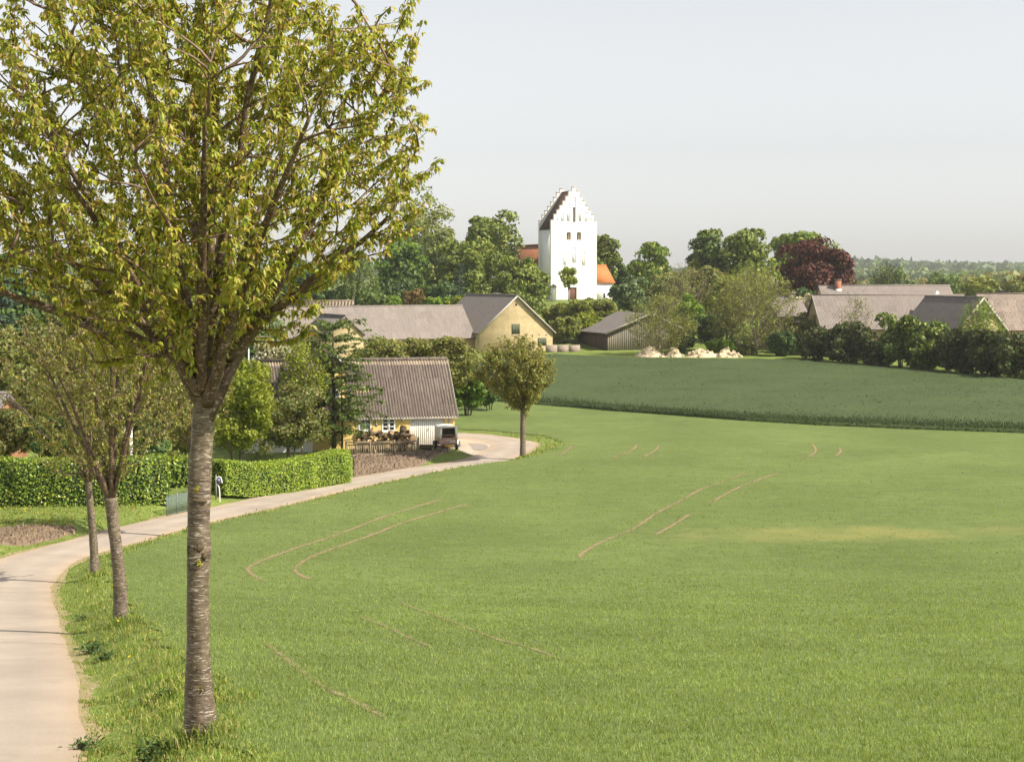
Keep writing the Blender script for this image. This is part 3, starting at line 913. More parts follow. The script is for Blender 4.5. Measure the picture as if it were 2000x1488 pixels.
def grow(env, fork, limb_ends, n2, n3, rng, limb_r, depth=None, shoot=1.0, up=0.35, sag=0.0, extra=()):
    """limbs, branches and shoots that fill the outline; returns limb paths, branch paths, shoot paths"""
    nodes, dirs = [], []
    limbs, br, sh, br2 = [], [], [], []
    for (st, e) in limb_ends:
        st = np.asarray(st, float); e = np.asarray(e, float)
        d = e - st
        c = st + np.array([d[0]*0.36, d[1]*0.36, d[2]*0.42]) if abs(d[0])+abs(d[1]) > 0.8 else st + d*0.5
        P = bez(st, c, e, 16)
        P[2:] += np.cumsum(rng.normal(0, 0.012, (14, 3)), 0)
        limbs.append(P)
        nodes.append(P[3:]); dirs.append(unit(np.gradient(P, axis=0))[3:])
    def attach(T, n):
        Nn = np.vstack(nodes); Dn = np.vstack(dirs)
        v = T[None] - Nn
        L = np.linalg.norm(v, axis=1) + 1e-6
        cost = L*(1 + 2.2*np.clip(-(v[:, 2]/L) + 0.15, 0, 2))*(1.3 - 0.3*(v*Dn).sum(1)/L)
        i = np.argmin(cost)
        L = L[i]
        p1 = Nn[i] + (Dn[i]*0.45 + unit(v[i])*0.55 + np.array([0, 0, -0.10 - sag]))*L*0.5
        P = bez(Nn[i], p1, T + np.array([0, 0, up*0.15*L]), n)
        P[1:] += np.cumsum(rng.normal(0, 0.018*L, (n-1, 3)), 0)*0.5
        return P
    for T in sorted(env_sample(env, n2, rng, 0.8, depth), key=lambda p: np.linalg.norm(p - fork)):
        P = attach(T, 8); br.append(P); nodes.append(P[2:]); dirs.append(unit(np.gradient(P, axis=0))[2:])
    T3 = env_sample(env, n3, rng, 0.5, depth)
    T3 = T3[np.argsort(np.linalg.norm(T3 - fork, axis=1))]
    for k, T in enumerate(T3):
        # long straight whips that point outwards and up, each carried by a thin side branch
        o = np.array([T[0]-fork[0], T[1]-fork[1], 0.0]); o = o/(np.linalg.norm(o) + 0.3)
        dr = unit(o*rng.uniform(0.35, 1.25) + np.array([0, 0, rng.uniform(0.4, 1.0)]) + rng.normal(0, 0.18, 3))
        L = shoot*rng.uniform(0.45, 1.1)
        S0 = T - dr*L
        C = attach(S0, 4)
        q = np.linspace(0, 1, 5)[1:, None]
        W = C[-1] + dr*L*q + np.array([0, 0, 0.10*L])*q**2 + np.cumsum(rng.normal(0, 0.012*L, (4, 3)), 0)
        sh.append(np.vstack([C[-1:], W])); br2.append(C)
        if k % 3 == 0: nodes.append(C[1:3]); dirs.append(unit(np.gradient(C, axis=0))[1:3])
    for (S0, T) in extra:
        S0, T = np.asarray(S0, float), np.asarray(T, float)
        C = attach(S0, 5); L = np.linalg.norm(T-S0)
        W = bez(C[-1], (C[-1]+T)/2 + np.array([0.08*L, 0, -0.06*L]), T, 8)
        sh.append(W); br2.append(C)
        for f in (2, 4, 5):      # short side spurs
            e = W[f] + np.array([rng.normal(0, 0.22), rng.normal(0, 0.22), rng.uniform(0.12, 0.34)])*min(L, 1.0)
            sh.append(bez(W[f], (W[f]+e)/2 + np.array([0, 0, -0.03]), e, 4))
    br = br + br2
    return limbs, br, sh

def twig_mesh(paths, r0, r1, mb):
    A, B, ra, rb = [], [], [], []
    for P in paths:
        n = len(P)
        r = np.linspace(r0, r1, n)
        A.append(P[:-1]); B.append(P[1:]); ra.append(r[:-1]); rb.append(r[1:])
    V, Q = prisms(np.vstack(A), np.vstack(B), np.concatenate(ra), np.concatenate(rb))
    mb.add(V, Q)

def drooping_leaves(paths, spacing, per, L, W, rng, start=0.2, single=False, droop=(0.1, 1.3), stem=0.03):
    C, D = [], []
    for P in paths:
        seg = np.linalg.norm(np.diff(P, axis=0), axis=1); s = np.concatenate([[0], np.cumsum(seg)])
        n = max(3, int(s[-1]*(1-start)/spacing))
        q = np.concatenate([rng.uniform(start*s[-1], s[-1], n), [s[-1]]*2])
        p = np.stack([np.interp(q, s, P[:, i]) for i in range(3)], 1)
        C.append(p)
    C = np.vstack(C); n = len(C)
    C = np.repeat(C, per, 0); m = len(C)
    a = rng.random(m)*2*np.pi
    e = rng.uniform(*droop, m)
    out = np.stack([np.cos(a), np.sin(a), np.zeros(m)], 1)
    D = out*np.cos(e)[:, None] - np.array([0, 0, 1.0])*np.sin(e)[:, None]
    Pb = C + out*stem*rng.uniform(0.3, 1.6, m)[:, None] + np.array([0, 0, 1.0])*(rng.normal(0, 0.35, m)*stem)[:, None]
    U = np.array([0, 0, 1.0])*np.cos(e)[:, None] + out*np.sin(e)[:, None] + rng.normal(0, 0.35, (m, 3))
    ll = L*rng.uniform(0.45, 1.35, m); ww = W*rng.uniform(0.7, 1.2, m)
    if single:
        S = unit(np.cross(unit(D), U))
        mid = Pb + D*ll[:, None]*0.5
        V = np.stack([Pb, mid + S*ww[:, None]/2, Pb + D*ll[:, None], mid - S*ww[:, None]/2], 1).reshape(-1, 3)
        return V, np.arange(4*m).reshape(-1, 4), C
    V, Q = leaf_batch(Pb, D, U, ll, ww)
    return V, Q, C

def cherry(label, loc, trunk, radii, limb_ends, env, n2, n3, leafL, leafW, spacing, per, seed, leafm=None, bloom=0, single=False, depth=None, limb_r=(0.07, 0.018), name='cherry_tree', group=None, sides=14, rings=40, lump=0.03, knots=(), start=0.2, bark=None, twigm=None, twig_r=(0.0085, 0.003), up=0.35, sag=0.0, droop=(0.1, 1.3), cat='tree', shoot=0.85, inner=2.2, extra=()):
    rng = np.random.default_rng(seed)
    t = empty(name, loc, 0, label, cat, group)
    fork = np.asarray(trunk[-1], float)
    mb = MB(); trunk_tube(mb, trunk, radii, sides, rings, rng, lump, knots)
    mb.build('trunk', bark or M_CBARK, t, smooth=True)
    limbs, br, sh = grow(env, fork, limb_ends, n2, n3, rng, limb_r, depth, up=up, sag=sag, shoot=shoot, extra=extra)
    for k, P in enumerate(limbs):
        mb = MB()
        lr = limb_r[0]*rng.uniform(0.8, 1.15)
        trunk_tube(mb, P, np.linspace(lr, limb_r[1], len(P)), max(6, sides-5), max(10, rings//2), rng, lump)
        mb.build('limb', bark or M_CLIMB, t, smooth=True)
    mb = MB()
    twig_mesh(br[:n2], limb_r[1]*1.05, limb_r[1]*0.4, mb)
    twig_mesh(br[n2:], twig_r[0]*1.5, twig_r[0], mb)
    twig_mesh(sh, twig_r[0], twig_r[1], mb)
    mb.build('branches', twigm or M_CTWIG, t)
    V, Q, C = drooping_leaves(sh, spacing, per, leafL, leafW, rng, 0.02, single, droop, leafL*0.33)
    mb = MB().add(V, Q)
    V, Q, _c = drooping_leaves(br, spacing*inner, per, leafL, leafW, rng, 0.35, single, droop, leafL*0.33)
    mb.add(V, Q)
    mats = [leafm or F_CHERRY]
    if bloom:
        k = rng.integers(0, len(C), bloom)
        p = C[k] + rng.normal(0, leafL*0.4, (bloom, 3))
        V, Q = clump_batch(p, rng.normal(size=(bloom, 3)), leafL*0.42*rng.uniform(0.6, 1.2, bloom), rng)
        mb.add(V, Q, m=1); mats.append(F_PINK)
    mb.build('crown', mats, t)
    return t

def blob_points(c, r, nblob, per, rng, jag=0.3, lower=0.95, fill=0.15, boxy=0.0):
    """leaf positions and facings: clumps spread over and through an ellipsoid"""
    c, r = np.asarray(c, float), np.asarray(r, float)
    d = unit(rng.normal(size=(nblob, 3)))
    d[:, 2] = np.where(d[:, 2] < -lower, -d[:, 2]*0.5, d[:, 2])
    d = unit(d)
    if boxy: d = d*(1 + boxy*(1/np.abs(d).max(1, keepdims=True) - 1))
    rad = rng.uniform(0.45, 0.86, nblob)
    rad[: nblob//6] *= 0.4
    B = c + d*r*rad[:, None]
    br = np.mean(r)*rng.uniform(0.19, 0.19 + jag*0.8, nblob)*(1.12 - 0.35*rad)
    k = rng.integers(0, nblob, nblob*per)
    dd = unit(unit(rng.normal(size=(len(k), 3))) + 0.5*d[k] + np.array([0, 0, 0.25]))
    sh = rng.uniform(0.6, 1.08, len(k))
    sq = np.array([1.12, 1.12, 0.82])
    P = B[k] + dd*(br[k]*sh)[:, None]*sq
    Nn = unit(dd + 0.55*rng.normal(size=dd.shape))
    m = int(fill*len(P))
    if m:
        e = unit(rng.normal(size=(m, 3)))*rng.random(m)[:, None]**0.4*0.75
        P = np.vstack([P, c + e*r]); Nn = np.vstack([Nn, unit(rng.normal(size=(m, 3)))])
    return P, Nn, B

def broad_tree(label, px0, px1, py0, py1, Y, leafm, seed, nblob=34, per=190, leaf=0.36, name='broadleaf_tree', cat='tree', group=None, bark=None, ground=None, jag=0.3, tr=0.25, dep=0.9, stems=1, lower=0.95, fill=0.2, mats2=None, frac2=0.0, crown='crown'):
    """crown fitted to a photograph box at distance Y; trunk runs down to the ground"""
    rng = np.random.default_rng(seed)
    a, b = at(px0, py0, Y), at(px1, py1, Y)
    cx, w = (a[0]+b[0])/2, (b[0]-a[0])/2
    top, bot = a[2], b[2]
    g = g1(cx, Y) if ground is None else ground
    bot = max(bot, g + 0.05)
    h = (top - bot)/2; cz = (top + bot)/2
    t = empty(name, (cx, Y, g), 0, label, cat, group)
    P, Nn, B = blob_points((0, 0, cz-g), (w*0.93, w*dep, h*0.95), nblob, int(per*0.82), rng, jag, lower, fill, (1.0 if name == 'hedge_shrub' else 0.75) if cat == 'shrub' else 0.15)
    P[:, 2] = np.maximum(P[:, 2], 0.05)
    s = leaf*1.27*rng.uniform(0.6, 1.35, len(P))
    V, Q = clump_batch(P, Nn, s, rng)
    mb = MB()
    if mats2 is not None:
        sel = rng.random(len(P)) < frac2
        q1, q2 = Q[~sel], Q[sel]
        mb.add(V, q1); mb.Q.append(q2); mb.mq.append(np.ones(len(q2), int))
        mb.build(crown, [leafm, mats2], t)
    else:
        mb.add(V, Q); mb.build(crown, leafm, t)
    mb = MB()
    for sidx in range(stems):
        off_ = rng.normal(0, 0.25*w, 2) if stems > 1 else np.zeros(2)
        mb.tube([(off_[0]*0.4, off_[1]*0.4, -0.1), (off_[0]*0.7, off_[1]*0.7, (cz-g)*0.45), (off_[0], off_[1], cz-g), (off_[0]*1.3, off_[1]*1.3, (top-g)*0.86)], [tr, tr*0.75, tr*0.5, tr*0.12], 8)
    k = rng.permutation(len(B))[:12]
    for i in k:
        z0 = rng.uniform(0.3, 0.7)*(cz-g)
        mid = np.array([B[i][0]*0.45, B[i][1]*0.45, (z0 + B[i][2])/2 + 0.1*h])
        mb.tube(bez(np.array([0, 0, z0]), mid, B[i], 6), np.linspace(tr*0.4, tr*0.08, 6), 5)
    mb.build('trunk' if cat == 'tree' else 'stems', bark or M_BARK, t, smooth=True)
    return t

def airy_tree(label, px, Y, px0, px1, py0, py1, leafm, seed, n2=60, n3=420, leafs=2600, leaf=0.2, stems=3, twigm=None, bark=None, name='open_crowned_tree', group=None, tw=0.03, limb=0.09, fork=0.12, cat='tree', flip=1.0):
    """open crown: stems, many visible twigs and thin young foliage mostly at the twig ends"""
    rng = np.random.default_rng(seed)
    a, b = at(px0, py0, Y), at(px1, py1, Y)
    x = xat(px, Y, g1(xat(px, Y), Y)); g = g1(x, Y)
    top, bot = a[2]-g, max(b[2]-g, 0.3)
    rl, rr = x - a[0], b[0] - x
    env = [(bot, rl*0.35, rr*0.35), (bot + (top-bot)*0.2, rl*0.75, rr*0.75), (bot + (top-bot)*0.5, rl, rr), (bot + (top-bot)*0.8, rl*0.8, rr*0.8), (top, rl*0.25, rr*0.25)]
    t = empty(name, (x, Y, g), 0, label, cat, group)
    fk = np.array([0, 0, fork*top])
    ends = []
    for i in range(stems):
        ang = 6.283*i/stems + rng.random()
        rr_ = (rr if math.cos(ang) > 0 else rl)*rng.uniform(0.25, 0.6)
        ends.append((fk*rng.uniform(0.4, 1.0), (math.cos(ang)*rr_, math.sin(ang)*rr_*0.8, top*rng.uniform(0.72, 0.93))))
    ends.append((fk, (rng.normal(0, 0.2), 0, top*0.9)))
    limbs, br, sh = grow(env, fk, ends, n2, n3, rng, (limb, 0.03), shoot=1.5)
    mb = MB()
    mb.tube([(0, 0, -0.15), fk*0.5, fk], [limb*1.6, limb*1.25, limb*1.05], 9)
    for P in limbs:
        mb.tube(P, np.linspace(limb, limb*0.2, len(P)), 7)
    mb.build('trunk', bark or M_PALEBARK, t, smooth=True)
    mb = MB(); twig_mesh(br[:n2], limb*0.35, tw*0.6, mb); twig_mesh(br[n2:], tw*0.8, tw*0.6, mb); twig_mesh(sh, tw*0.7, tw*0.25, mb)
    mb.build('branches', twigm or M_TWIGBROWN, t)
    P = np.vstack([p[2:] for p in sh])
    k = rng.integers(0, len(P), leafs)
    p = P[k] + rng.normal(0, leaf*1.3, (leafs, 3))
    V, Q = clump_batch(p, rng.normal(size=(leafs, 3)) + np.array([0.3, -0.2, 0.5]), leaf*rng.uniform(0.5, 1.3, leafs), rng)
    MB().add(V, Q).build('crown', leafm, t)
    return t

def conifer(label, px, Y, top_py, base_w, leafm, seed, name='conifer_tree', whorls=16, per=7, spray=9, tilt=0.05, leaf=0.34, tr=0.13, low=0.08, group=None, open_=0.0, topw=0.1, needlew=0.16, cat='tree', twigm=None, power=0.8):
    rng = np.random.default_rng(seed)
    x = xat(px, Y); g = g1(x, Y)
    H = at(px, top_py, Y)[2] - g
    t = empty(name, (x, Y, g), 0, label, cat, group)
    mb = MB(); mb.tube([(0, 0, -0.2), (0.03, 0, H*0.3), (-0.04, 0.02, H*0.65), (0, 0, H*0.99)], [tr, tr*0.8, tr*0.45, 0.012], 9)
    mb.build('trunk', M_DARKBARK, t, smooth=True)
    paths, L = [], []
    for i in range(whorls):
        f = low + (1-low)*(i + 0.5*rng.random())/whorls
        ln = base_w*((1-f)**power*(1-topw) + topw)
        for j in range(per):
            a = rng.random()*6.283
            l = ln*rng.uniform(0.55, 1.1)
            d = np.array([math.cos(a), math.sin(a), 0])
            p0 = np.array([0, 0, f*H*0.985])
            P = bez(p0, p0 + d*l*0.5 + np.array([0, 0, l*(tilt+0.1)]), p0 + d*l + np.array([0, 0, l*(tilt + rng.normal(0, 0.1))]), 7)
            paths.append(P); L.append(l)
    mb = MB(); twig_mesh(paths, 0.028, 0.008, mb); mb.build('branches', twigm or M_DARKBARK, t)
    Pp, D = [], []
    for P, l in zip(paths, L):
        n = max(4, int(l*spray))
        f = rng.uniform(0.15 + open_*0.3, 1.05, n)
        p = np.stack([np.interp(f, np.linspace(0, 1, len(P)), P[:, k]) for k in range(3)], 1)
        d = unit(P[-1]-P[0])
        side = unit(np.cross(d, [0, 0, 1.0]))
        s = rng.choice([-1, 1], n)[:, None]
        dd = unit(d*rng.uniform(0.3, 1.0, n)[:, None] + side*s*rng.uniform(0.2, 0.9, n)[:, None] + np.array([0, 0, -0.22]) + rng.normal(0, 0.18, (n, 3)))
        Pp.append(p); D.append(dd)
    Pp, D = np.vstack(Pp), np.vstack(D)
    m = 3
    Pp = np.repeat(Pp, m, 0); D = unit(np.repeat(D, m, 0) + rng.normal(0, 0.35, (len(Pp), 3)))
    n = len(Pp)
    V, Q = leaf_batch(Pp, D, np.array([0, 0, 1.0]) + rng.normal(0, 0.5, (n, 3)), leaf*rng.uniform(0.5, 1.2, n), np.full(n, leaf*needlew)*rng.uniform(0.6, 1.3, n), 0.1)
    MB().add(V, Q).build('crown', leafm, t)
    return t

def hedge(label, pts, width, height, leafm, seed, leaf=0.11, dens=150, name='clipped_hedge', round_=0.12, base=0.0):
    """clipped hedge along ground points; leafy skin over a dark inside"""
    rng = np.random.default_rng(seed)
    P = catmull(np.array(pts), 0.5)
    d = unit(np.gradient(P, axis=0)); nn = np.stack([-d[:, 1], d[:, 0]], 1)
    o = P[0]
    g0 = g1(*o)
    t = empty(name, (o[0], o[1], g0), 0, label, 'hedge')
    G = gz(P[:, 0], P[:, 1]) - g0
    H = height + 0.05*np.sin(np.arange(len(P))*0.4) + 0.03*np.sin(np.arange(len(P))*1.3) if np.isscalar(height) else np.interp(np.linspace(0, 1, len(P)), np.linspace(0, 1, len(height)), height)
    # inside: solid dark core added to block sight, no stems are modelled
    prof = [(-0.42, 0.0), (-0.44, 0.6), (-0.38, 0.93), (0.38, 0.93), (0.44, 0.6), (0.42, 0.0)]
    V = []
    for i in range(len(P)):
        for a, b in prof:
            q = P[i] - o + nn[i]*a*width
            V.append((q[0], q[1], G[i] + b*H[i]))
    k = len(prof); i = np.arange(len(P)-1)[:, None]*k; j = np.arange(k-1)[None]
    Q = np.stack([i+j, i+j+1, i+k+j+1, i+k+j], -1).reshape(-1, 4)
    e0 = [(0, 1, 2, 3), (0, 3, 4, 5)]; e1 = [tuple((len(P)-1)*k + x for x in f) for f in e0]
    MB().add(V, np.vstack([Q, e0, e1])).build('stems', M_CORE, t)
    # leafy skin
    Ls = np.linalg.norm(np.diff(P, axis=0), axis=1).sum()
    n = int(dens*Ls*(2*np.mean(H) + width))
    f = rng.random(n)*(len(P)-1)
    side = rng.random(n)
    hm = np.mean(H); tot = 2*hm + width
    c = lambda A: np.interp(f, np.arange(len(P)), A)
    px, py, hx, gg = c(P[:, 0]), c(P[:, 1]), c(H), c(G)
    nx, ny = c(nn[:, 0]), c(nn[:, 1])
    u = side*tot
    lf = u < hm; rt = u > hm + width; tp = ~lf & ~rt
    wav = 0.05*np.sin(f*0.8) + 0.04*np.sin(f*2.1 + 2)
    lat = np.where(lf, -width/2 - wav, np.where(rt, width/2 + wav, (u-hm) - width/2))
    hz = np.where(lf, u/hm, np.where(rt, (u-hm-width)/hm, 1.0))
    edge = np.clip(hz - 0.8, 0, 1)/0.2
    lat = np.where(tp, lat, lat*(1 - round_*edge**2))
    hz = np.where(tp, 1.0 - round_*0.35*np.abs(lat/(width/2))**4, hz)
    jit = rng.normal(0, 0.045, n)
    z = gg + hz*hx + jit*tp
    x = px - o[0] + nx*(lat + jit*~tp); y = py - o[1] + ny*(lat + jit*~tp)
    sgn = np.where(lf, -1.0, 1.0)
    Nr = np.stack([np.where(tp, 0, nx*sgn), np.where(tp, 0, ny*sgn), np.where(tp, 1.0, 0.35)], 1)
    Pn = np.stack([x, y, np.maximum(z, gg + 0.02)], 1)
    # the two ends
    for idx, sg in ((0, -1), (len(P)-1, 1)):
        m = int(dens*width*hm)
        a = rng.uniform(-0.5, 0.5, m)*width; b = rng.random(m)*H[idx]
        q = P[idx] - o + nn[idx]*a[:, None] + d[idx]*sg*(0.02 + rng.normal(0, 0.05, m))[:, None]
        Pn = np.vstack([Pn, np.column_stack([q, G[idx] + b])]); Nr = np.vstack([Nr, np.tile([d[idx][0]*sg, d[idx][1]*sg, 0.3], (m, 1))])
    Nr = unit(unit(Nr) + 0.55*rng.normal(size=Nr.shape))
    V, Q = clump_batch(Pn, Nr, leaf*rng.uniform(0.6, 1.4, len(Pn)), rng)
    MB().add(V, Q).build('foliage', leafm, t)
    return t
# ================================================================== BUILDINGS
def mat_brick(name, a, b, mortar, bw=0.23, bh=0.075):
    m, nt, out = mat(name)
    tc = nt.nodes.new('ShaderNodeTexCoord')
    sep = nt.nodes.new('ShaderNodeSeparateXYZ'); nt.links.new(tc.outputs['Object'], sep.inputs[0])
    ad = N(nt, 'ShaderNodeMath', operation='ADD'); nt.links.new(sep.outputs[0], ad.inputs[0]); nt.links.new(sep.outputs[1], ad.inputs[1])
    cb = nt.nodes.new('ShaderNodeCombineXYZ'); nt.links.new(ad.outputs[0], cb.inputs[0]); nt.links.new(sep.outputs[2], cb.inputs[1])
    br = nt.nodes.new('ShaderNodeTexBrick')
    br.inputs['Scale'].default_value = 1.0
    br.inputs['Brick Width'].default_value = bw; br.inputs['Row Height'].default_value = bh; br.inputs['Mortar Size'].default_value = 0.012
    br.inputs['Color1'].default_value = (*a, 1); br.inputs['Color2'].default_value = (*b, 1); br.inputs['Mortar'].default_value = (*mortar, 1)
    nt.links.new(cb.outputs[0], br.inputs['Vector'])
    n = noise(nt, tc.outputs['Object'], 0.9, 5.0, 0.65)
    c = mixc(nt, 1.0, br.outputs['Color'], ramp(nt, n, [(0.3, (0.78, 0.77, 0.74)), (0.7, (1.12, 1.12, 1.12))]), 'MULTIPLY')
    princ(nt, out, c, 0.9, 0.15, bump(nt, br.outputs['Fac'], -0.3, 0.01))
    return m

def mat_wash(name, a, stain, amt=0.5):
    """limewash or paint with weather streaks running down"""
    m, nt, out = mat(name)
    v = coords(nt, (1.2, 1.2, 0.18)); v2 = coords(nt)
    n1 = noise(nt, v, 1.6, 5.0, 0.65); n2 = noise(nt, v2, 0.5, 4.0); n3 = noise(nt, v2, 14.0, 3.0)
    c = mixc(nt, ramp(nt, n1, [(0.52, (0, 0, 0)), (0.8, (amt,)*3)]), a, stain)
    c = mixc(nt, 1.0, c, ramp(nt, n2, [(0.3, (0.93, 0.93, 0.92)), (0.7, (1.03,)*3)]), 'MULTIPLY')
    princ(nt, out, c, 0.9, 0.15, bump(nt, n3, 0.15, 0.02))
    return m

def mat_roofsheet(name, a, b, c_, streak=1.0, objvar=0.14):
    m, nt, out = mat(name)
    v = coords(nt, (5.5, 0.5, 1.0)); v2 = coords(nt, (1, 1, 1))
    oi = nt.nodes.new('ShaderNodeObjectInfo')
    vm = nt.nodes.new('ShaderNodeVectorMath'); vm.operation = 'ADD'
    nt.links.new(v, vm.inputs[0]); nt.links.new(oi.outputs['Location'], vm.inputs[1])
    n1 = noise(nt, vm.outputs[0], 1.4*streak, 5.0, 0.65); n2 = noise(nt, vm.outputs[0], 6.0, 4.0)
    c = ramp(nt, n1, [(0.3, b), (0.52, a), (0.72, c_)])
    c = mixc(nt, 1.0, c, ramp(nt, n2, [(0.3, (0.85,)*3), (0.7, (1.12,)*3)]), 'MULTIPLY')
    c = mixc(nt, 1.0, c, ramp(nt, oi.outputs['Random'], [(0, (1-objvar,)*3), (1, (1+objvar, 1+objvar*0.9, 1+objvar*0.85))]), 'MULTIPLY')
    princ(nt, out, c, 0.85, 0.2, bump(nt, n2, 0.15, 0.01))
    return m

M_ROOFC = mat_roofsheet('weathered_cottage_sheet', (0.128, 0.103, 0.087), (0.070, 0.055, 0.047), (0.215, 0.180, 0.148), objvar=0.07)
M_ROOFB = mat_roofsheet('weathered_barn_sheet', (0.238, 0.205, 0.183), (0.190, 0.163, 0.146), (0.285, 0.250, 0.222), objvar=0.05)
M_ROOFD = mat_roofsheet('dark_grey_sheet', (0.180, 0.160, 0.150), (0.150, 0.133, 0.124), (0.212, 0.190, 0.176), objvar=0.04)
M_SLAB = simple('roof_underlay', (0.16, 0.13, 0.115), (0.11, 0.09, 0.08), 3)
M_YELLOW = mat_wash('yellow_wash', (0.78, 0.57, 0.22), (0.60, 0.45, 0.20), 0.4)
M_YBRICK = mat_brick('yellow_brick', (0.56, 0.435, 0.235), (0.49, 0.375, 0.20), (0.50, 0.41, 0.27))
M_WHITE = mat_wash('white_paint', (0.86, 0.85, 0.83), (0.70, 0.68, 0.63), 0.25)
M_LIME = mat_wash('church_limewash', (0.84, 0.83, 0.81), (0.68, 0.63, 0.56), 0.28)
M_TILE = simple('orange_tile', (0.50, 0.185, 0.060), (0.36, 0.12, 0.040), 5.0, stretch=(1, 1, 1), detail=6, bumpy=0.3)
M_TILED = simple('old_red_tile', (0.33, 0.135, 0.062), (0.22, 0.085, 0.04), 4.0, detail=6, bumpy=0.3)
M_TILEBR = simple('brown_tile', (0.105, 0.055, 0.042), (0.065, 0.036, 0.028), 3.0, detail=6, bumpy=0.3)
M_REDEDGE = simple('brick_edge', (0.40, 0.22, 0.15), (0.28, 0.15, 0.10), 8)
M_DARK = simple('opening_shade', (0.025, 0.021, 0.018), (0.015, 0.012, 0.01), 3, rough=0.95)  # near-black colour stands in for the shade inside openings
M_GLASS = simple('window_glass', (0.30, 0.31, 0.35), (0.20, 0.21, 0.25), 2, rough=0.12, spec=0.6)
M_GLASSD = simple('dark_window_glass', (0.06, 0.055, 0.065), (0.04, 0.035, 0.04), 2, rough=0.1, spec=0.6)
M_BROWNWOOD = simple('brown_boards', (0.135, 0.100, 0.078), (0.085, 0.063, 0.05), 5, stretch=(6, 6, 0.5), objvar=0.2)
M_OLIVEWOOD = simple('olive_boards', (0.23, 0.205, 0.155), (0.165, 0.145, 0.11), 5, stretch=(6, 6, 0.5), objvar=0.12)
M_GREENWOOD = simple('green_shutter', (0.125, 0.145, 0.085), (0.085, 0.10, 0.06), 6, stretch=(5, 5, 0.6))
M_DOORWOOD = simple('brown_door', (0.20, 0.10, 0.070), (0.13, 0.062, 0.045), 6, stretch=(6, 6, 0.5))
M_CONC = simple('stained_concrete', (0.36, 0.295, 0.24), (0.22, 0.18, 0.145), 2.2, detail=6, bumpy=0.2)
M_REDBRICK = mat_brick('red_brick', (0.42, 0.145, 0.075), (0.34, 0.11, 0.06), (0.36, 0.25, 0.19))
M_ORBRICK = mat_brick('orange_brick', (0.46, 0.19, 0.085), (0.40, 0.155, 0.07), (0.40, 0.28, 0.19))
M_FASCIA = simple('grey_fascia', (0.50, 0.46, 0.40), (0.38, 0.34, 0.29), 6)
M_METAL = simple('weathered_metal', (0.22, 0.21, 0.20), (0.14, 0.13, 0.125), 8, rough=0.5, spec=0.5)
M_STRAW = simple('old_thatch', (0.34, 0.27, 0.20), (0.20, 0.155, 0.115), 7, stretch=(3, 3, 0.6), detail=6, bumpy=0.5)

def panel(mb, xs, zs, inside, y0, y1, m=0):
    """wall plate in the x-z plane, front at y0, back at y1; cells where inside() is false stay open"""
    xs, zs = sorted(set(round(v, 4) for v in xs)), sorted(set(round(v, 4) for v in zs))
    full = [[inside((xs[i]+xs[i+1])/2, (zs[j]+zs[j+1])/2) for j in range(len(zs)-1)] for i in range(len(xs)-1)]
    G = lambda i, j: 0 <= i < len(xs)-1 and 0 <= j < len(zs)-1 and full[i][j]
    for i in range(len(xs)-1):
        for j in range(len(zs)-1):
            if not full[i][j]: continue
            a, b, c, d = xs[i], xs[i+1], zs[j], zs[j+1]
            mb.add([(a, y0, c), (b, y0, c), (b, y0, d), (a, y0, d)], [(0, 1, 2, 3)], m=m)
            mb.add([(a, y1, c), (b, y1, c), (b, y1, d), (a, y1, d)], [(3, 2, 1, 0)], m=m)
            for di, dj, q in ((-1, 0, [(a, y0, c), (a, y0, d), (a, y1, d), (a, y1, c)]), (1, 0, [(b, y0, c), (b, y1, c), (b, y1, d), (b, y0, d)]),
                              (0, -1, [(a, y0, c), (a, y1, c), (b, y1, c), (b, y0, c)]), (0, 1, [(a, y0, d), (b, y0, d), (b, y1, d), (a, y1, d)])):
                if not G(i+di, j+dj): mb.add(q, [(0, 1, 2, 3)], m=m)

def rect_wall(mb, x0, x1, z0, z1, y0, y1, holes, m=0):
    xs = [x0, x1] + [h[0] for h in holes] + [h[1] for h in holes]; zs = [z0, z1] + [h[2] for h in holes] + [h[3] for h in holes]
    panel(mb, xs, zs, lambda x, z: not any(h[0] < x < h[1] and h[2] < z < h[3] for h in holes), y0, y1, m)

_sheets = {}
def sheet_mesh(w, l, m, waves=5, amp=None):
    amp = amp or (0.046 if m.name.startswith(('weathered_cottage', 'pale_ridge', 'yellow')) else 0.022)
    near_ = m.name.startswith(('weathered_cottage', 'pale_ridge', 'yellow'))
    lap, lip = (0.06, 0.024) if near_ else (-0.004, 0.0225)
    key = (round(w, 3), round(l, 3), m.name)
    if key not in _sheets:
        n = waves*4 + 1
        x = np.linspace(0, w, n); z = amp*np.sin(np.linspace(0, waves*2*np.pi, n))
        top = np.stack([x, np.zeros(n), z + 0.022], 1); bot = np.stack([x, np.full(n, l + lap), z + lip], 1)
        edge = np.stack([x, np.full(n, l + lap), z + lip - 0.006], 1)
        V = np.vstack([top, bot, bot, edge]); i = np.arange(n-1)
        Q = np.vstack([np.stack([i, i+1, n+i+1, n+i], 1)[:, ::-1], np.stack([2*n+i, 2*n+i+1, 3*n+i+1, 3*n+i], 1)[:, ::-1]])
        me = mesh_np('roof_sheet', V, Q, smooth=True)
        me.materials.append(m)
        _sheets[key] = me
    return _sheets[key]

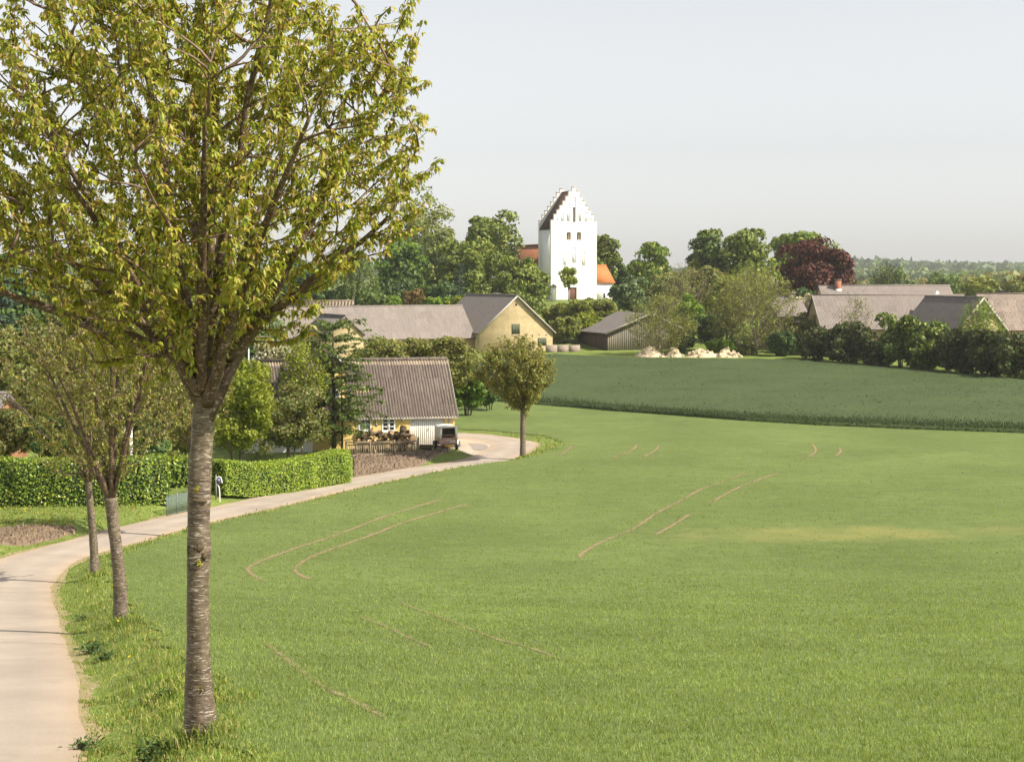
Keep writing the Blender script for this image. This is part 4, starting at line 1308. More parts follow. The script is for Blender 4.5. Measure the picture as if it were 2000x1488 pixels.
def lay_sheets(roof, o, u, v, Lu, Lv, m, w=1.02, rows=None, skip=None, special=None, waves=5):
    """corrugated sheets laid on a slope: o corner at the ridge, u along the ridge, v down the slope (unit vectors)"""
    o, u, v = np.asarray(o, float), unit(u), unit(v)
    nrm = np.cross(u, v); 
    if nrm[2] < 0: nrm = -nrm
    cols = max(1, round(Lu/w)); cw = Lu/cols
    rows = rows or max(1, round(Lv/1.2)); rl = Lv/rows
    M = Matrix(((u[0], v[0], nrm[0]), (u[1], v[1], nrm[1]), (u[2], v[2], nrm[2])))
    if M.determinant() < 0:
        o = o + u*Lu; u = -u
        M = Matrix(((u[0], v[0], nrm[0]), (u[1], v[1], nrm[1]), (u[2], v[2], nrm[2])))
    eul = M.to_euler()
    for r in range(rows):
        for c in range(cols):
            if skip and skip(c, r): continue
            mm = m
            if special: mm = special(c, r) or m
            ob = bpy.data.objects.new('roof_sheet', sheet_mesh(cw, rl, mm, waves))
            COL.objects.link(ob); ob.parent = roof
            p = o + u*cw*c + v*rl*r + RNG.normal(0, 0.004, 3)
            ob.location = [float(q) for q in p]; ob.rotation_euler = eul

def slab(mb, a, b, c, d, t, m=0):
    """thick plate over four corners (a b along the ridge, c d along the eave), thickness downwards"""
    P = [np.asarray(p, float) for p in (a, b, c, d)]
    n = np.cross(P[1]-P[0], P[3]-P[0]); n = n/np.linalg.norm(n)
    if n[2] < 0: n = -n
    mb.hexa([p - n*t for p in P] + P, m)

def gabled(name, label, cat, loc, rz, x0, x1, y0, y1, eave, ridge, wallm, roofm, along='x', over=0.3, sheets=None, slab_m=None, wall_from=-0.6, gable_over=0.25, group=None, rows=None, root=None, roofname='roof', holes=None):
    """house body with a saddle roof; along = direction of the ridge; sheets: 'front', 'left', ... slopes to cover"""
    t = root or empty(name, loc, rz, label, cat, group)
    mb = MB()
    th = 0.16
    if along == 'x':
        ym = (y0+y1)/2
        for x in (x0, x1):
            o = 1 if x == x1 else -1
        V = [(x0, y0, wall_from), (x1, y0, wall_from), (x1, y1, wall_from), (x0, y1, wall_from), (x0, y0, eave), (x1, y0, eave), (x1, y1, eave), (x0, y1, eave), (x0, ym, ridge - th*1.2), (x1, ym, ridge - th*1.2)]
        mb.add(V, [(0, 1, 5, 4), (1, 2, 6, 5), (2, 3, 7, 6), (3, 0, 4, 7)], [(5, 6, 9), (7, 4, 8)])
    else:
        xm = (x0+x1)/2
        V = [(x0, y0, wall_from), (x1, y0, wall_from), (x1, y1, wall_from), (x0, y1, wall_from), (x0, y0, eave), (x1, y0, eave), (x1, y1, eave), (x0, y1, eave), (xm, y0, ridge - th*1.2), (xm, y1, ridge - th*1.2)]
        mb.add(V, [(0, 1, 5, 4), (1, 2, 6, 5), (2, 3, 7, 6), (3, 0, 4, 7)], [(4, 5, 8), (6, 7, 9)])
    mb.build('wall', wallm, t)
    mb = MB()
    faces = {}
    if along == 'x':
        ym = (y0+y1)/2; k = (ridge-eave)/(ym-y0); e = eave - k*over
        xa, xb = x0-gable_over, x1+gable_over
        faces['front'] = ((xa, ym, ridge), (xb, ym, ridge), (xb, y0-over, e), (xa, y0-over, e))
        faces['back'] = ((xa, ym, ridge), (xb, ym, ridge), (xb, y1+over, e), (xa, y1+over, e))
        cap = ((xa-0.03, ym, ridge+0.05), (xb+0.03, ym, ridge+0.05))
    else:
        xm = (x0+x1)/2; k = (ridge-eave)/(xm-x0); e = eave - k*over
        ya, yb = y0-gable_over, y1+gable_over
        faces['left'] = ((xm, ya, ridge), (xm, yb, ridge), (x0-over, yb, e), (x0-over, ya, e))
        faces['right'] = ((xm, ya, ridge), (xm, yb, ridge), (x1+over, yb, e), (x1+over, ya, e))
        cap = ((xm, ya-0.03, ridge+0.05), (xm, yb+0.03, ridge+0.05))
    for f in faces.values(): slab(mb, *f, th)
    roof = mb.build(roofname, slab_m or (M_SLAB if sheets else roofm), t)
    MB().tube([cap[0], cap[1]], 0.10, 8).build('ridge_cap', roofm, roof, smooth=True)
    if sheets:
        for s in sheets:
            a, b, c, d = [np.array(p, float) for p in faces[s]]
            lay_sheets(roof, a, unit(b-a), unit(d-a), np.linalg.norm(b-a), np.linalg.norm(d-a), roofm, rows=rows)
    return t, roof, faces

def locz(px, py, Y, g):
    return at(px, py, Y)[2] - g

# ------------------------------------------------------------------ church
Yc = 315.0
p = at(1076, 585, Yc); gch = g1(p[0], Yc) - 0.3
th = math.radians(21)
S = ppm(Yc, gch)
Wt = 91/S/math.cos(th)*1.0; Dt = 6.3
zE = locz(1076, 447, Yc, gch); zT = locz(1120, 430.5, Yc, gch)
church = empty('church', (p[0], Yc, gch), th, 'white church with stepped gable tower on the hill', 'church')
cxm = Wt/2
HW = np.array([22, 66, 102, 137, 174, 210, 246, 283])/283.0*Wt/2
HY = [locz(1120, 360 + v/6.2, Yc, gch) for v in (32, 80, 142, 198, 254, 308, 362, 432)]
def zx(v): return ((v - 506)/6.2)/S/math.cos(th) + cxm         # tower zoom column -> metres along the front
def zz(v): return locz(1120, 360 + v/6.2, Yc, gch)
niches = [(415, 450, 225, 450), (560, 597, 225, 450), (345, 378, 335, 450), (637, 672, 335, 450), (372, 412, 820, 985), (482, 527, 765, 955), (600, 642, 820, 990), (487, 527, 158, 455), (286, 310, 408, 440), (700, 722, 408, 440)]
N4 = [(zx(a), zx(b), zz(d), zz(c)) for a, b, c, d in niches]
wins = [(zx(416), zx(468), zz(672), zz(580)), (zx(542), zx(595), zz(672), zz(578))]
slit = (zx(493), zx(522), zz(455), zz(275))
door_h = (zx(452), zx(540), -0.5, zz(1250))
stepped = lambda x, z: z < max([HY[i] for i in range(8) if abs(x-cxm) < HW[i]] + [-9])
def gable_plate(y0, y1, holes, nm):
    mb = MB()
    xs = [cxm - v for v in HW] + [cxm + v for v in HW] + [h[0] for h in holes] + [h[1] for h in holes]
    zs = [-0.8, zE] + list(HY) + [h[2] for h in holes] + [h[3] for h in holes]
    panel(mb, xs, zs, lambda x, z: stepped(x, z) and not any(h[0] < x < h[1] and h[2] < z < h[3] for h in holes), y0, y1)
    return mb.build(nm, M_LIME, church)
front = gable_plate(0, 0.5, N4[:7] + N4[8:] + wins + [door_h] + [N4[7]], 'tower_front')
gable_plate(Dt-0.5, Dt, [], 'tower_back')
# coping on the steps
M_COPING = simple('coping_tile', (0.68, 0.55, 0.45), (0.5, 0.36, 0.27), 5)
mb = MB()
for y0, y1 in ((-0.06, 0.56), (Dt-0.56, Dt+0.06)):
    for i in range(8):
        lo = 0 if i == 0 else HW[i-1]
        for sg in ((1, -1) if i else (1,)):
            a, b = (cxm - HW[0], cxm + HW[0]) if i == 0 else sorted((cxm + sg*(lo+0.002), cxm + sg*HW[i]))
            MB().box(a - (0.05 if sg < 0 or i == 0 else 0), b + (0.05 if sg > 0 else 0), y0, y1, HY[i]+0.003, HY[i]+0.10).build('step_coping', M_COPING, church)
mb = MB(); mb.box(0.02, 0.5, 0.502, Dt-0.502, -0.8, zE); mb.box(Wt-0.5, Wt-0.02, 0.502, Dt-0.502, -0.8, zE)
mb.build('tower_side_wall', M_LIME, church)
mb = MB(); mb.box(-0.02, 0.30, -0.015, 0.012, -0.3, zE+0.6)
for k, h in enumerate(N4[:7] + N4[8:]):
    MB().box(h[0], h[1], 0.085, 0.3, h[2], h[3]).build('blind_niche', M_LIME, front)
h = N4[7]
mb = MB(); rect_wall(mb, h[0], h[1], h[2], h[3], 0.085, 0.3, [slit]); mb.build('blind_niche', M_LIME, front)
MB().box(slit[0], slit[1], 0.42, 0.45, slit[2], slit[3]).build('slit_window', simple('slit_plaster', (0.62, 0.50, 0.40), (0.45, 0.34, 0.26), 4), front)
for w in wins:
    o = MB().box(w[0], w[1], 0.46, 0.49, w[2], w[3]).build('bell_opening', M_DARK, front)  # dark pane painted in place of the shaded belfry interior
    MB().box(w[0]+(w[1]-w[0])*0.42, w[1], 0.30, 0.45, w[2], w[3]-0.1).build('lit_reveal', simple('lit_reveal_plaster', (0.62, 0.48, 0.38), (0.5, 0.37, 0.28), 4), o)  # paler block paints in the sunlit right side of the opening
    mb = MB(); n = 9
    aa = np.linspace(0, np.pi, n); cx_ = (w[0]+w[1])/2; rr = (w[1]-w[0])/2
    for s in (0, 1):
        q = [(cx_ + rr*math.cos(x), 0.01, w[3]-rr*0.45 + rr*0.45*math.sin(x)) for x in (aa[:5] if s == 0 else aa[4:])]
        cor = (w[1], 0.01, w[3]+0.001) if s == 0 else (w[0], 0.01, w[3]+0.001)
        V = q + [cor]; T = [(i, i+1, 5) for i in range(4)]
        mb.add(V, None, T)
    mb.build('arch_spandrel', M_LIME, o)
dr = MB(); nb = 7
for i in range(nb):
    a = door_h[0] + (door_h[1]-door_h[0])*i/nb
    dr.box(a+0.01, a + (door_h[1]-door_h[0])/nb - 0.01, 0.18, 0.26, -0.5, door_h[3]-0.02)
dr.build('door', M_DOORWOOD, church)
rz_ = locz(1118, 373, Yc, gch)
mb = MB()
slab(mb, (cxm, 0.51, rz_), (cxm, Dt-0.51, rz_), (-0.12, Dt-0.51, zE-0.05), (-0.12, 0.51, zE-0.05), 0.14)
slab(mb, (cxm, 0.51, rz_), (cxm, Dt-0.51, rz_), (Wt+0.12, Dt-0.51, zE-0.05), (Wt+0.12, 0.51, zE-0.05), 0.14)
mb.build('tower_roof', M_TILEBR, church)
MB().tube([(cxm, 0.5, rz_+0.05), (cxm, Dt-0.5, rz_+0.05)], 0.13, 8).build('ridge_cap', M_TILEBR, church)
nr = locz(1040, 478, 330, gch)
nl = MB(); nl.box(-0.9, Wt+0.9, Dt+0.01, Dt+24, -1.0, nr-5.3); nl.build('nave_wall', M_LIME, church)
nvx0, nvx1 = -0.9, Wt+0.9
mb = MB(); mb.add([(nvx0, Dt+23.9, nr-5.3), (nvx1, Dt+23.9, nr-5.3), (cxm, Dt+23.9, nr-0.2)], None, [(0, 1, 2)]); mb.build('nave_gable', M_LIME, church); mb = MB(); mb.add([(nvx0, Dt+0.3, nr-5.3), (nvx1, Dt+0.3, nr-5.3), (cxm, Dt+0.3, nr-0.2)], None, [(0, 1, 2)]); mb.build('nave_gable', M_LIME, church)
mb = MB()
slab(mb, (cxm, Dt+0.02, nr), (cxm, Dt+24.3, nr), (nvx0-0.45, Dt+24.3, nr-5.75), (nvx0-0.45, Dt+0.02, nr-5.75), 0.16)
slab(mb, (cxm, Dt+0.02, nr), (cxm, Dt+24.3, nr), (nvx1+0.45, Dt+24.3, nr-5.75), (nvx1+0.45, Dt+0.02, nr-5.75), 0.16)
mb.build('nave_roof', M_TILED, church)
MB().tube([(cxm, Dt+0.02, nr+0.05), (cxm, Dt+24.3, nr+0.05)], 0.14, 8).build('ridge_cap', M_TILED, church)
# porch to the right of the tower
pr, pe = locz(1185, 518, Yc+5, gch), locz(1185, 551, Yc+3, gch)
X0, X1 = Wt+0.02, Wt + 39/S/math.cos(th)
mb = MB(); mb.box(X0, X1-0.1, 1.2, 6.6, -0.8, pe)
mb.add([(X1-0.1, 1.2, pe), (X1-0.1, 6.6, pe), (X1-0.1, 3.9, pr-0.15)], None, [(0, 1, 2)])
mb.build('porch_wall', M_LIME, church)
mb = MB()
slab(mb, (X0, 3.9, pr), (X1-0.28, 3.9, pr), (X1+0.30, 0.85, pe-0.15), (X0, 0.85, pe-0.15), 0.12)
slab(mb, (X0, 3.9, pr), (X1-0.28, 3.9, pr), (X1+0.30, 6.95, pe-0.15), (X0, 6.95, pe-0.15), 0.12)
proof = mb.build('porch_roof', M_TILE, church)
MB().tube([(X0, 3.9, pr+0.04), (X1-0.25, 3.9, pr+0.04)], 0.1, 8).build('ridge_cap', M_TILE, proof)
MB().box(X0+1.9, X0+2.3, 1.17, 1.19, 0.6, 1.5).build('porch_window', M_GLASSD, church)

# churchyard gate pillar and the low wall
gp = at(1081, 575, 309)
t = empty('gate_pillar', (gp[0], 309, g1(gp[0], 309)), 0.3, 'white rendered gate pillar at the foot of the church tower', 'pillar')
mb = MB(); mb.box(-0.42, 0.42, -0.42, 0.42, -0.5, 2.6); mb.build('shaft', M_LIME, t)
mb = MB(); mb.box(-0.5, 0.5, -0.5, 0.5, 2.6, 2.75); mb.add([(-0.45, -0.45, 2.75), (0.45, -0.45, 2.75), (0.45, 0.45, 2.75), (-0.45, 0.45, 2.75), (0, 0, 3.2)], None, [(0, 1, 4), (1, 2, 4), (2, 3, 4), (3, 0, 4)]); mb.build('cap', M_CONC, t)

# ------------------------------------------------------------------ yellow brick barn (two wings)
Yb = 232.0
pb = at(937, 690, Yb); gb = g1(pb[0], Yb)
thb = math.radians(25); Sb = ppm(Yb, gb)
Wb = 141/Sb/math.cos(thb)*1.02
eb, rb = locz(937, 647, Yb, gb), locz(1005, 577, Yb+2, gb)
barn, broof, bf = gabled('yellow_barn', 'yellow brick barn with a gable end beyond the small roadside cherry', 'barn', (pb[0], Yb, gb), thb, 0, Wb, 0, 17, eb, rb, M_YBRICK, M_ROOFD, along='y', over=0.35, sheets=['left'], gable_over=0.28)
a = MB()
# bargeboards along the gable
for f in ('left', 'right'):
    A, B, C, D_ = bf[f]
    mb = MB(); mb.bar((A[0], A[1]-0.05, A[2]-0.1), (D_[0], D_[1]-0.05, D_[2]-0.1), 0.06, 0.2); mb.build('bargeboard', M_FASCIA, barn)
gx = Wb/2
sc = lambda px: (px-937)/Sb/math.cos(thb)
def shut(px0, px1, py0, py1, root, ox=937, S_=Sb, t_=thb, Y_=Yb, g_=gb, m=M_GREENWOOD, y=-0.03):
    x0, x1 = (px0-ox)/S_/math.cos(t_), (px1-ox)/S_/math.cos(t_)
    z0, z1 = locz(ox, py1, Y_+1, g_), locz(ox, py0, Y_+1, g_)
    n = 5; o = None
    w = (x1-x0)/n
    mb = MB(); mb.box(x0-0.06, x1+0.06, y+0.0, -0.004, z0-0.06, z1+0.06); fr = mb.build('shutter', simple('shutter_frame', (0.20, 0.19, 0.12), None), root)
    for i in range(n): MB().box(x0+w*i+0.015, x0+w*(i+1)-0.015, y-0.03, y-0.003, z0, z1).build('plank', m, fr)
shut(1000, 1015, 634, 652, barn)
shut(1052, 1068, 662, 676, barn)
shut(1012, 1019, 662, 672, barn, m=M_DOORWOOD)
mb = MB(); mb.tube([(gx-0.05, -0.02, locz(937, 595, Yb+2, gb)), (gx-0.05, 0.02, locz(937, 595, Yb+2, gb))], 0.16, 14); mb.build('round_vent', M_DARK, barn)
for k in range(7):
    z = locz(937, 655, Yb+1, gb)
    MB().box(gx+0.2+k*1.05-2.0, gx+0.36+k*1.05-2.0, -0.05, 0.0, z-0.1, z+0.06).build('anchor_iron', M_METAL, barn)
# long wing to the left
e2, r2 = locz(800, 656, Yb-2, gb), locz(800, 598, Yb+2, gb)
gabled('', '', '', None, 0, -27.5, -0.02, 1.6, 10.4, e2, r2, M_YBRICK, M_ROOFB, along='x', over=0.45, sheets=['front'], root=barn, roofname='wing_roof', gable_over=0.02)
for px in (895, 860, 825, 790):
    x = (px-937)/Sb/math.cos(thb)
    MB().box(x-0.32, x+0.32, 1.54, 1.596, e2-1.25, e2-0.35).build('barn_window', M_BROWNWOOD, barn)
mb = MB(); mb.bar((-0.55, 1.15, eb-0.1), (2.45, 5.9, r2+0.02), 0.1, 0.06); 
for k in range(6): pass

# small gabled outbuilding in front of the long wing
Yo = 206.0; po = at(637, 690, Yo); go = g1(po[0], Yo); So = ppm(Yo, go)
gabled('small_outbuilding', 'small yellow outbuilding with dark roof in front of the long barn wing', 'outbuilding', (po[0], Yo, go), thb, 0, 70/So/math.cos(thb), 0, 9, locz(640, 652, Yo, go), locz(672, 617, Yo, go), M_YBRICK, M_ROOFD, along='y', over=0.25)
# thatched roof showing above the barn ridge
Yt = 262.0; pt = at(596, 640, Yt); gt = g1(pt[0], Yt); St = ppm(Yt, gt)
rt_ = locz(640, 588, Yt, gt)
tb, troof, tf = gabled('thatched_building', 'thatched building with wooden ridge sticks behind the long barn wing', 'outbuilding', (pt[0], Yt, gt), math.radians(6), 0, 92/St, -3.5, 3.5, rt_-4.2, rt_, M_YBRICK, M_STRAW, along='x', over=0.5)
for k in range(15):
    x = 0.1 + k*(92/St)/14.5
    mb = MB(); mb.bar((x, -0.9, rt_-0.75), (x+0.12, 0.12, rt_+0.22), 0.09, 0.07); mb.build('ridge_stick', M_BARK, troof)

# ------------------------------------------------------------------ yellow cottage with the garage
Yg = 115.5
pg = at(888, 869, Yg); gg = g1(pg[0], Yg)
tg = math.radians(15); Sg = ppm(Yg, gg)
cottage = empty('yellow_cottage', (pg[0], Yg, gg), tg, 'yellow cottage with corrugated roof and white garage door by the lane bend', 'house')
lx = lambda px: (px-888)/Sg/math.cos(tg)
lz = lambda py: locz(888, py, Yg-0.3, gg)
Lg, Wg = lx(520), 6.2
eg, rg = lz(808), locz(868, 702, Yg+3.1, gg)
h_win = [(lx(706), lx(728), lz(838), lz(814)), (lx(750), lx(773), lz(840), lz(815))]
h_door = (lx(802), lx(869), -0.3, lz(811))
mb = MB()
rect_wall(mb, Lg, 0, -0.5, eg, 0, 0.3, h_win + [h_door])
mb.box(Lg, 0, Wg-0.3, Wg, -0.5, eg); mb.box(Lg, Lg+0.3, 0.302, Wg-0.302, -0.5, eg); mb.box(-0.3, 0, 0.302, Wg-0.302, -0.5, eg)
for x in (Lg, -0.25):
    mb.add([(x, 0.01, eg), (x, Wg-0.01, eg), (x, Wg/2, rg-0.25), (x+0.25, 0.01, eg), (x+0.25, Wg-0.01, eg), (x+0.25, Wg/2, rg-0.25)], None, [(0, 1, 2), (5, 4, 3)])
mb.build('wall', M_YELLOW, cottage)
mb = MB()
k = (rg-eg)/(Wg/2); ov = 0.17
xa, xb = Lg-0.2, 0.18
A, B = np.array((xa, Wg/2, rg)), np.array((xb, Wg/2, rg)); C, D_ = np.array((xb, -ov, eg-k*ov)), np.array((xa, -ov, eg-k*ov))
slab(mb, A, B, C, D_, 0.12); slab(mb, A, B, (xb, Wg+ov, eg-k*ov), (xa, Wg+ov, eg-k*ov), 0.12)
croof = mb.build('roof', M_SLAB, cottage)
M_SKYL = simple('yellow_plastic_sheet', (0.46, 0.37, 0.20), (0.36, 0.28, 0.15), 5, stretch=(5, 0.6, 1))
M_TOPROW = mat_roofsheet('pale_ridge_sheet', (0.34, 0.275, 0.205), (0.17, 0.13, 0.10), (0.52, 0.44, 0.33), objvar=0.1)
Lv = np.linalg.norm(D_-A)
# top strip, main rows
lay_sheets(croof, A, (1, 0, 0), unit(D_-A), xb-xa, 0.42, M_TOPROW, rows=1, w=1.0)
lay_sheets(croof, A + unit(D_-A)*0.40, (1, 0, 0), unit(D_-A), xb-xa, Lv-0.40, M_ROOFC, rows=4, w=1.0)
sk = lx(703)
lay_sheets(croof, (sk, A[1], A[2]) + unit(D_-A)*(Lv*0.47) + np.array([0, -0.02, 0.035]), (1, 0, 0), unit(D_-A), 1.02, 0.42, M_SKYL, rows=1, w=1.02)
MB().tube([A + (0, 0, 0.06), B + (0.02, 0, 0.06)], 0.13, 8).build('ridge_cap', M_ROOFC, croof, smooth=True)
mb = MB(); mb.bar(D_ + (0, -0.02, -0.06), C + (0, -0.02, -0.06), 0.04, 0.14); mb.build('fascia', M_FASCIA, croof)
mb = MB(); mb.bar(B + (0.03, 0, -0.03), C + (0.03, 0, -0.03), 0.04, 0.16); mb.build('verge_board', M_FASCIA, croof)
for i, h in enumerate(h_win):
    w = empty('window', (0, 0, 0)); w.parent = cottage
    mb = MB(); f = 0.09
    rect_wall(mb, h[0]-0.04, h[1]+0.04, h[2]-0.04, h[3]+0.04, -0.03, 0.06, [(h[0]+f-0.04, h[1]-f+0.04, h[2]+f, h[3]-f+0.04)])
    mb.build('frame', M_WHITE, w)
    xm = (h[0]+h[1])/2
    mw = 0.05 if i == 0 else 0.085
    mb = MB(); mb.box(xm-mw, xm+mw, -0.02, 0.05, h[2]+f, h[3]-f+0.04)
    n = 1 if i == 0 else 2
    for j in range(n):
        z = h[2] + (h[3]-h[2])*((j+1)/(n+1)) + 0.02
        mb.box(h[0]+f-0.04, xm-mw-0.002, -0.015, 0.045, z-0.03, z+0.03); mb.box(xm+mw+0.002, h[1]-f+0.04, -0.015, 0.045, z-0.03, z+0.03)
    mb.build('glazing_bar', M_WHITE, w)
    for s in range(2):
        for j in range(n+1):
            a = (h[0], xm) if s == 0 else (xm, h[1])
            z0 = h[2] + (h[3]-h[2])*j/(n+1); z1 = h[2] + (h[3]-h[2])*(j+1)/(n+1)
            MB().box(a[0]+0.01, a[1]-0.01, 0.10, 0.115, z0+0.012, z1-0.012).build('pane', M_GLASS if i == 0 else M_GLASSD, w)
    MB().box(h[0]-0.08, h[1]+0.08, -0.09, -0.005, h[2]-0.10, h[2]-0.042).build('sill', M_WHITE, w)
nb = 17
gd = empty('garage_door', (0, 0, 0)); gd.parent = cottage
for i in range(nb):
    wdt = (h_door[1]-h_door[0])/nb
    MB().box(h_door[0]+wdt*i+0.006, h_door[0]+wdt*(i+1)-0.006, 0.06, 0.10, -0.05, h_door[3]-0.03).build('plank', M_WHITE, gd)
MB().box(h_door[0], h_door[1], 0.104, 0.14, -0.05, h_door[3]).build('backing', M_WHITE, gd)
xm = (h_door[0]+h_door[1])/2
MB().tube([(xm+0.1, 0.0, 1.02), (xm+0.1, 0.0, 1.2)], 0.025, 6).build('handle', M_METAL, gd)
for px, py in ((737, 824), (787, 815)):
    l = empty('wall_lamp', (0, 0, 0)); l.parent = cottage
    x, z = lx(px), lz(py)
    mb = MB(); mb.box(x-0.04, x+0.04, -0.03, -0.002, z-0.06, z+0.10); mb.tube([(x, -0.03, z+0.06), (x, -0.16, z+0.10), (x, -0.22, z+0.02)], 0.015, 6); mb.build('bracket', M_METAL, l)
    MB().tube([(x, -0.22, z+0.03), (x, -0.22, z-0.04), (x, -0.22, z-0.20), (x, -0.22, z-0.22)], [0.03, 0.10, 0.075, 0.02], 8).build('lamp_shade', M_METAL, l, smooth=True)
def text_mesh(body, size, m, parent, loc, rot, name='lettering', ext=0.004):
    cu = bpy.data.curves.new(name, 'FONT'); cu.body = body; cu.size = size; cu.extrude = ext; cu.align_x = 'CENTER'; cu.align_y = 'CENTER'
    o = bpy.data.objects.new(name, cu); COL.objects.link(o); o.data.materials.append(m)
    dg = bpy.context.evaluated_depsgraph_get(); me = bpy.data.meshes.new_from_object(o.evaluated_get(dg)); bpy.data.objects.remove(o)
    o = link(name, me, None, parent); o.location = loc; o.rotation_euler = rot
    return o
npx = empty('house_number', (0, 0, 0)); npx.parent = cottage
MB().box(lx(878)-0.12, lx(878)+0.12, -0.02, -0.002, lz(823)-0.12, lz(823)+0.12).build('plate', simple('grey_plate', (0.48, 0.44, 0.44), None), npx)
text_mesh('15', 0.17, M_WHITE, npx, (lx(878), -0.026, lz(823)), (math.pi/2, 0, 0))
# dormers on the part of the roof behind the garden conifer
dx0, dx1 = lx(645), lx(682)
dz = locz(664, 690, Yg+1, gg)
mb = MB(); mb.add([(dx0, 0.5, eg), (dx1, 0.5, eg), (dx1, 0.5, dz-0.75), ((dx0+dx1)/2, 0.5, dz-0.05), (dx0, 0.5, dz-0.75), (dx0, 3.4, eg), (dx1, 3.4, eg), (dx1, 3.4, dz-0.75), ((dx0+dx1)/2, 3.4, dz-0.05), (dx0, 3.4, dz-0.75)],
    [(0, 1, 2, 4), (1, 6, 7, 2), (5, 0, 4, 9)], [(4, 2, 3)])
dm = mb.build('gable_dormer', M_YELLOW, cottage)
mb = MB(); xm = (dx0+dx1)/2
slab(mb, (xm, 0.3, dz), (xm, 3.6, dz), (dx0-0.2, 3.6, dz-0.95), (dx0-0.2, 0.3, dz-0.95), 0.08); slab(mb, (xm, 0.3, dz), (xm, 3.6, dz), (dx1+0.2, 3.6, dz-0.95), (dx1+0.2, 0.3, dz-0.95), 0.08)
mb.build('dormer_roof', M_ROOFC, dm)
mb = MB(); mb.bar((xm, 0.27, dz-0.02), (dx0-0.2, 0.27, dz-0.97), 0.04, 0.13); mb.bar((xm, 0.27, dz-0.02), (dx1+0.2, 0.27, dz-0.97), 0.04, 0.13); mb.build('bargeboard', M_WHITE, dm)
MB().box(xm-0.35, xm+0.35, 0.45, 0.496, eg+1.0, eg+1.9).build('dormer_window', M_WHITE, dm)
sx0, sx1 = lx(575), lx(636)
zt, zb = rg-0.05, rg-1.15
mb = MB(); slab(mb, (sx0, Wg/2-0.3, zt), (sx1, Wg/2-0.3, zt), (sx1, 0.85, zb), (sx0, 0.85, zb), 0.1); 
sd = mb.build('shed_dormer', M_SLAB, cottage)
a_, d_ = np.array((sx0, Wg/2-0.3, zt)), np.array((sx0, 0.85, zb))
lay_sheets(sd, a_, (1, 0, 0), unit(d_-a_), sx1-sx0, np.linalg.norm(d_-a_), M_ROOFC, rows=2, w=1.0)
mb = MB(); mb.box(sx0+0.06, sx1-0.06, 1.0, 1.08, zb-0.95, zb-0.02); mb.build('dormer_front', M_BROWNWOOD, sd)

# ------------------------------------------------------------------ brown shed
Ys = 236.0
ps = at(1186, 690, Ys); gs = g1(ps[0], Ys); tsd = math.radians(17); Ss = ppm(Ys, gs)
shed = empty('farm_shed', (ps[0], Ys, gs), tsd, 'low brown boarded shed behind the chalk heaps', 'shed')
es, rs = locz(1186, 648, Ys, gs), locz(1262, 612, Ys, gs)
Lw = 165/Ss/math.cos(tsd); Dd = 12.0
mb = MB(); mb.box(0.03, Lw-0.03, 0.03, Dd, -0.5, es-0.1); mb.add([(0.03, 0.03, es-0.1), (Lw-0.03, 0.03, es-0.1), (Lw/2, 0.03, rs-0.3)], None, [(0, 1, 2)]); mb.build('wall', M_OLIVEWOOD, shed)
n = 44
for i in range(n):
    x0, x1 = Lw*i/n, Lw*(i+1)/n
    f = lambda x: es + (rs-es)*(1 - abs(x-Lw/2)/(Lw/2)) - 0.22
    z0, z1 = f(x0+0.01), f(x1-0.01)
    MB().hexa([(x0+0.012, 0, -0.4), (x1-0.012, 0, -0.4), (x1-0.012, 0.028, -0.4), (x0+0.012, 0.028, -0.4), (x0+0.012, 0, z0), (x1-0.012, 0, z1), (x1-0.012, 0.028, z1), (x0+0.012, 0.028, z0)]).build('board', M_OLIVEWOOD, shed)
n = 42
for i in range(n):
    y0, y1 = Dd*i/n, Dd*(i+1)/n
    MB().box(0.0, 0.028, y0+0.012, y1-0.012, -0.4, es-0.12).build('board', M_BROWNWOOD, shed)
mb = MB()
kk = (rs-es)/(Lw/2); ov = 0.5
slab(mb, (Lw/2, -0.5, rs), (Lw/2, Dd+0.3, rs), (-ov, Dd+0.3, es-kk*ov), (-ov, -0.5, es-kk*ov), 0.14)
slab(mb, (Lw/2, -0.5, rs), (Lw/2, Dd+0.3, rs), (Lw+ov, Dd+0.3, es-kk*ov), (Lw+ov, -0.5, es-kk*ov), 0.14)
sr = mb.build('roof', M_SLAB, shed)
a_, d_ = np.array((Lw/2, -0.5, rs)), np.array((-ov, -0.5, es-kk*ov))
lay_sheets(sr, a_, (0, 1, 0), unit(d_-a_), Dd+0.8, np.linalg.norm(d_-a_), M_ROOFD, w=1.05)
mb = MB(); mb.bar((Lw/2, -0.55, rs-0.1), (-ov, -0.55, es-kk*ov-0.1), 0.05, 0.24); mb.bar((Lw/2, -0.55, rs-0.1), (Lw+ov, -0.55, es-kk*ov-0.1), 0.05, 0.24); mb.build('bargeboard', M_FASCIA, sr)
# concrete wall left of it
wa, wb = at(1066, 690, 233), at(1133, 690, 234)
t = empty('concrete_wall', (wa[0], 233, g1(wa[0], 233)), math.atan2(1.0, wb[0]-wa[0]), 'low stained concrete wall between the yellow barn and brown shed', 'wall')
ln = math.hypot(wb[0]-wa[0], 1.0); zt = locz(1100, 674, 233.5, g1(wa[0], 233))
for i in range(3):
    MB().box(ln*i/3+0.01, ln*(i+1)/3-0.01, 0, 0.2, -0.4, zt + (0.03 if i == 1 else 0)).build('panel', M_CONC, t)

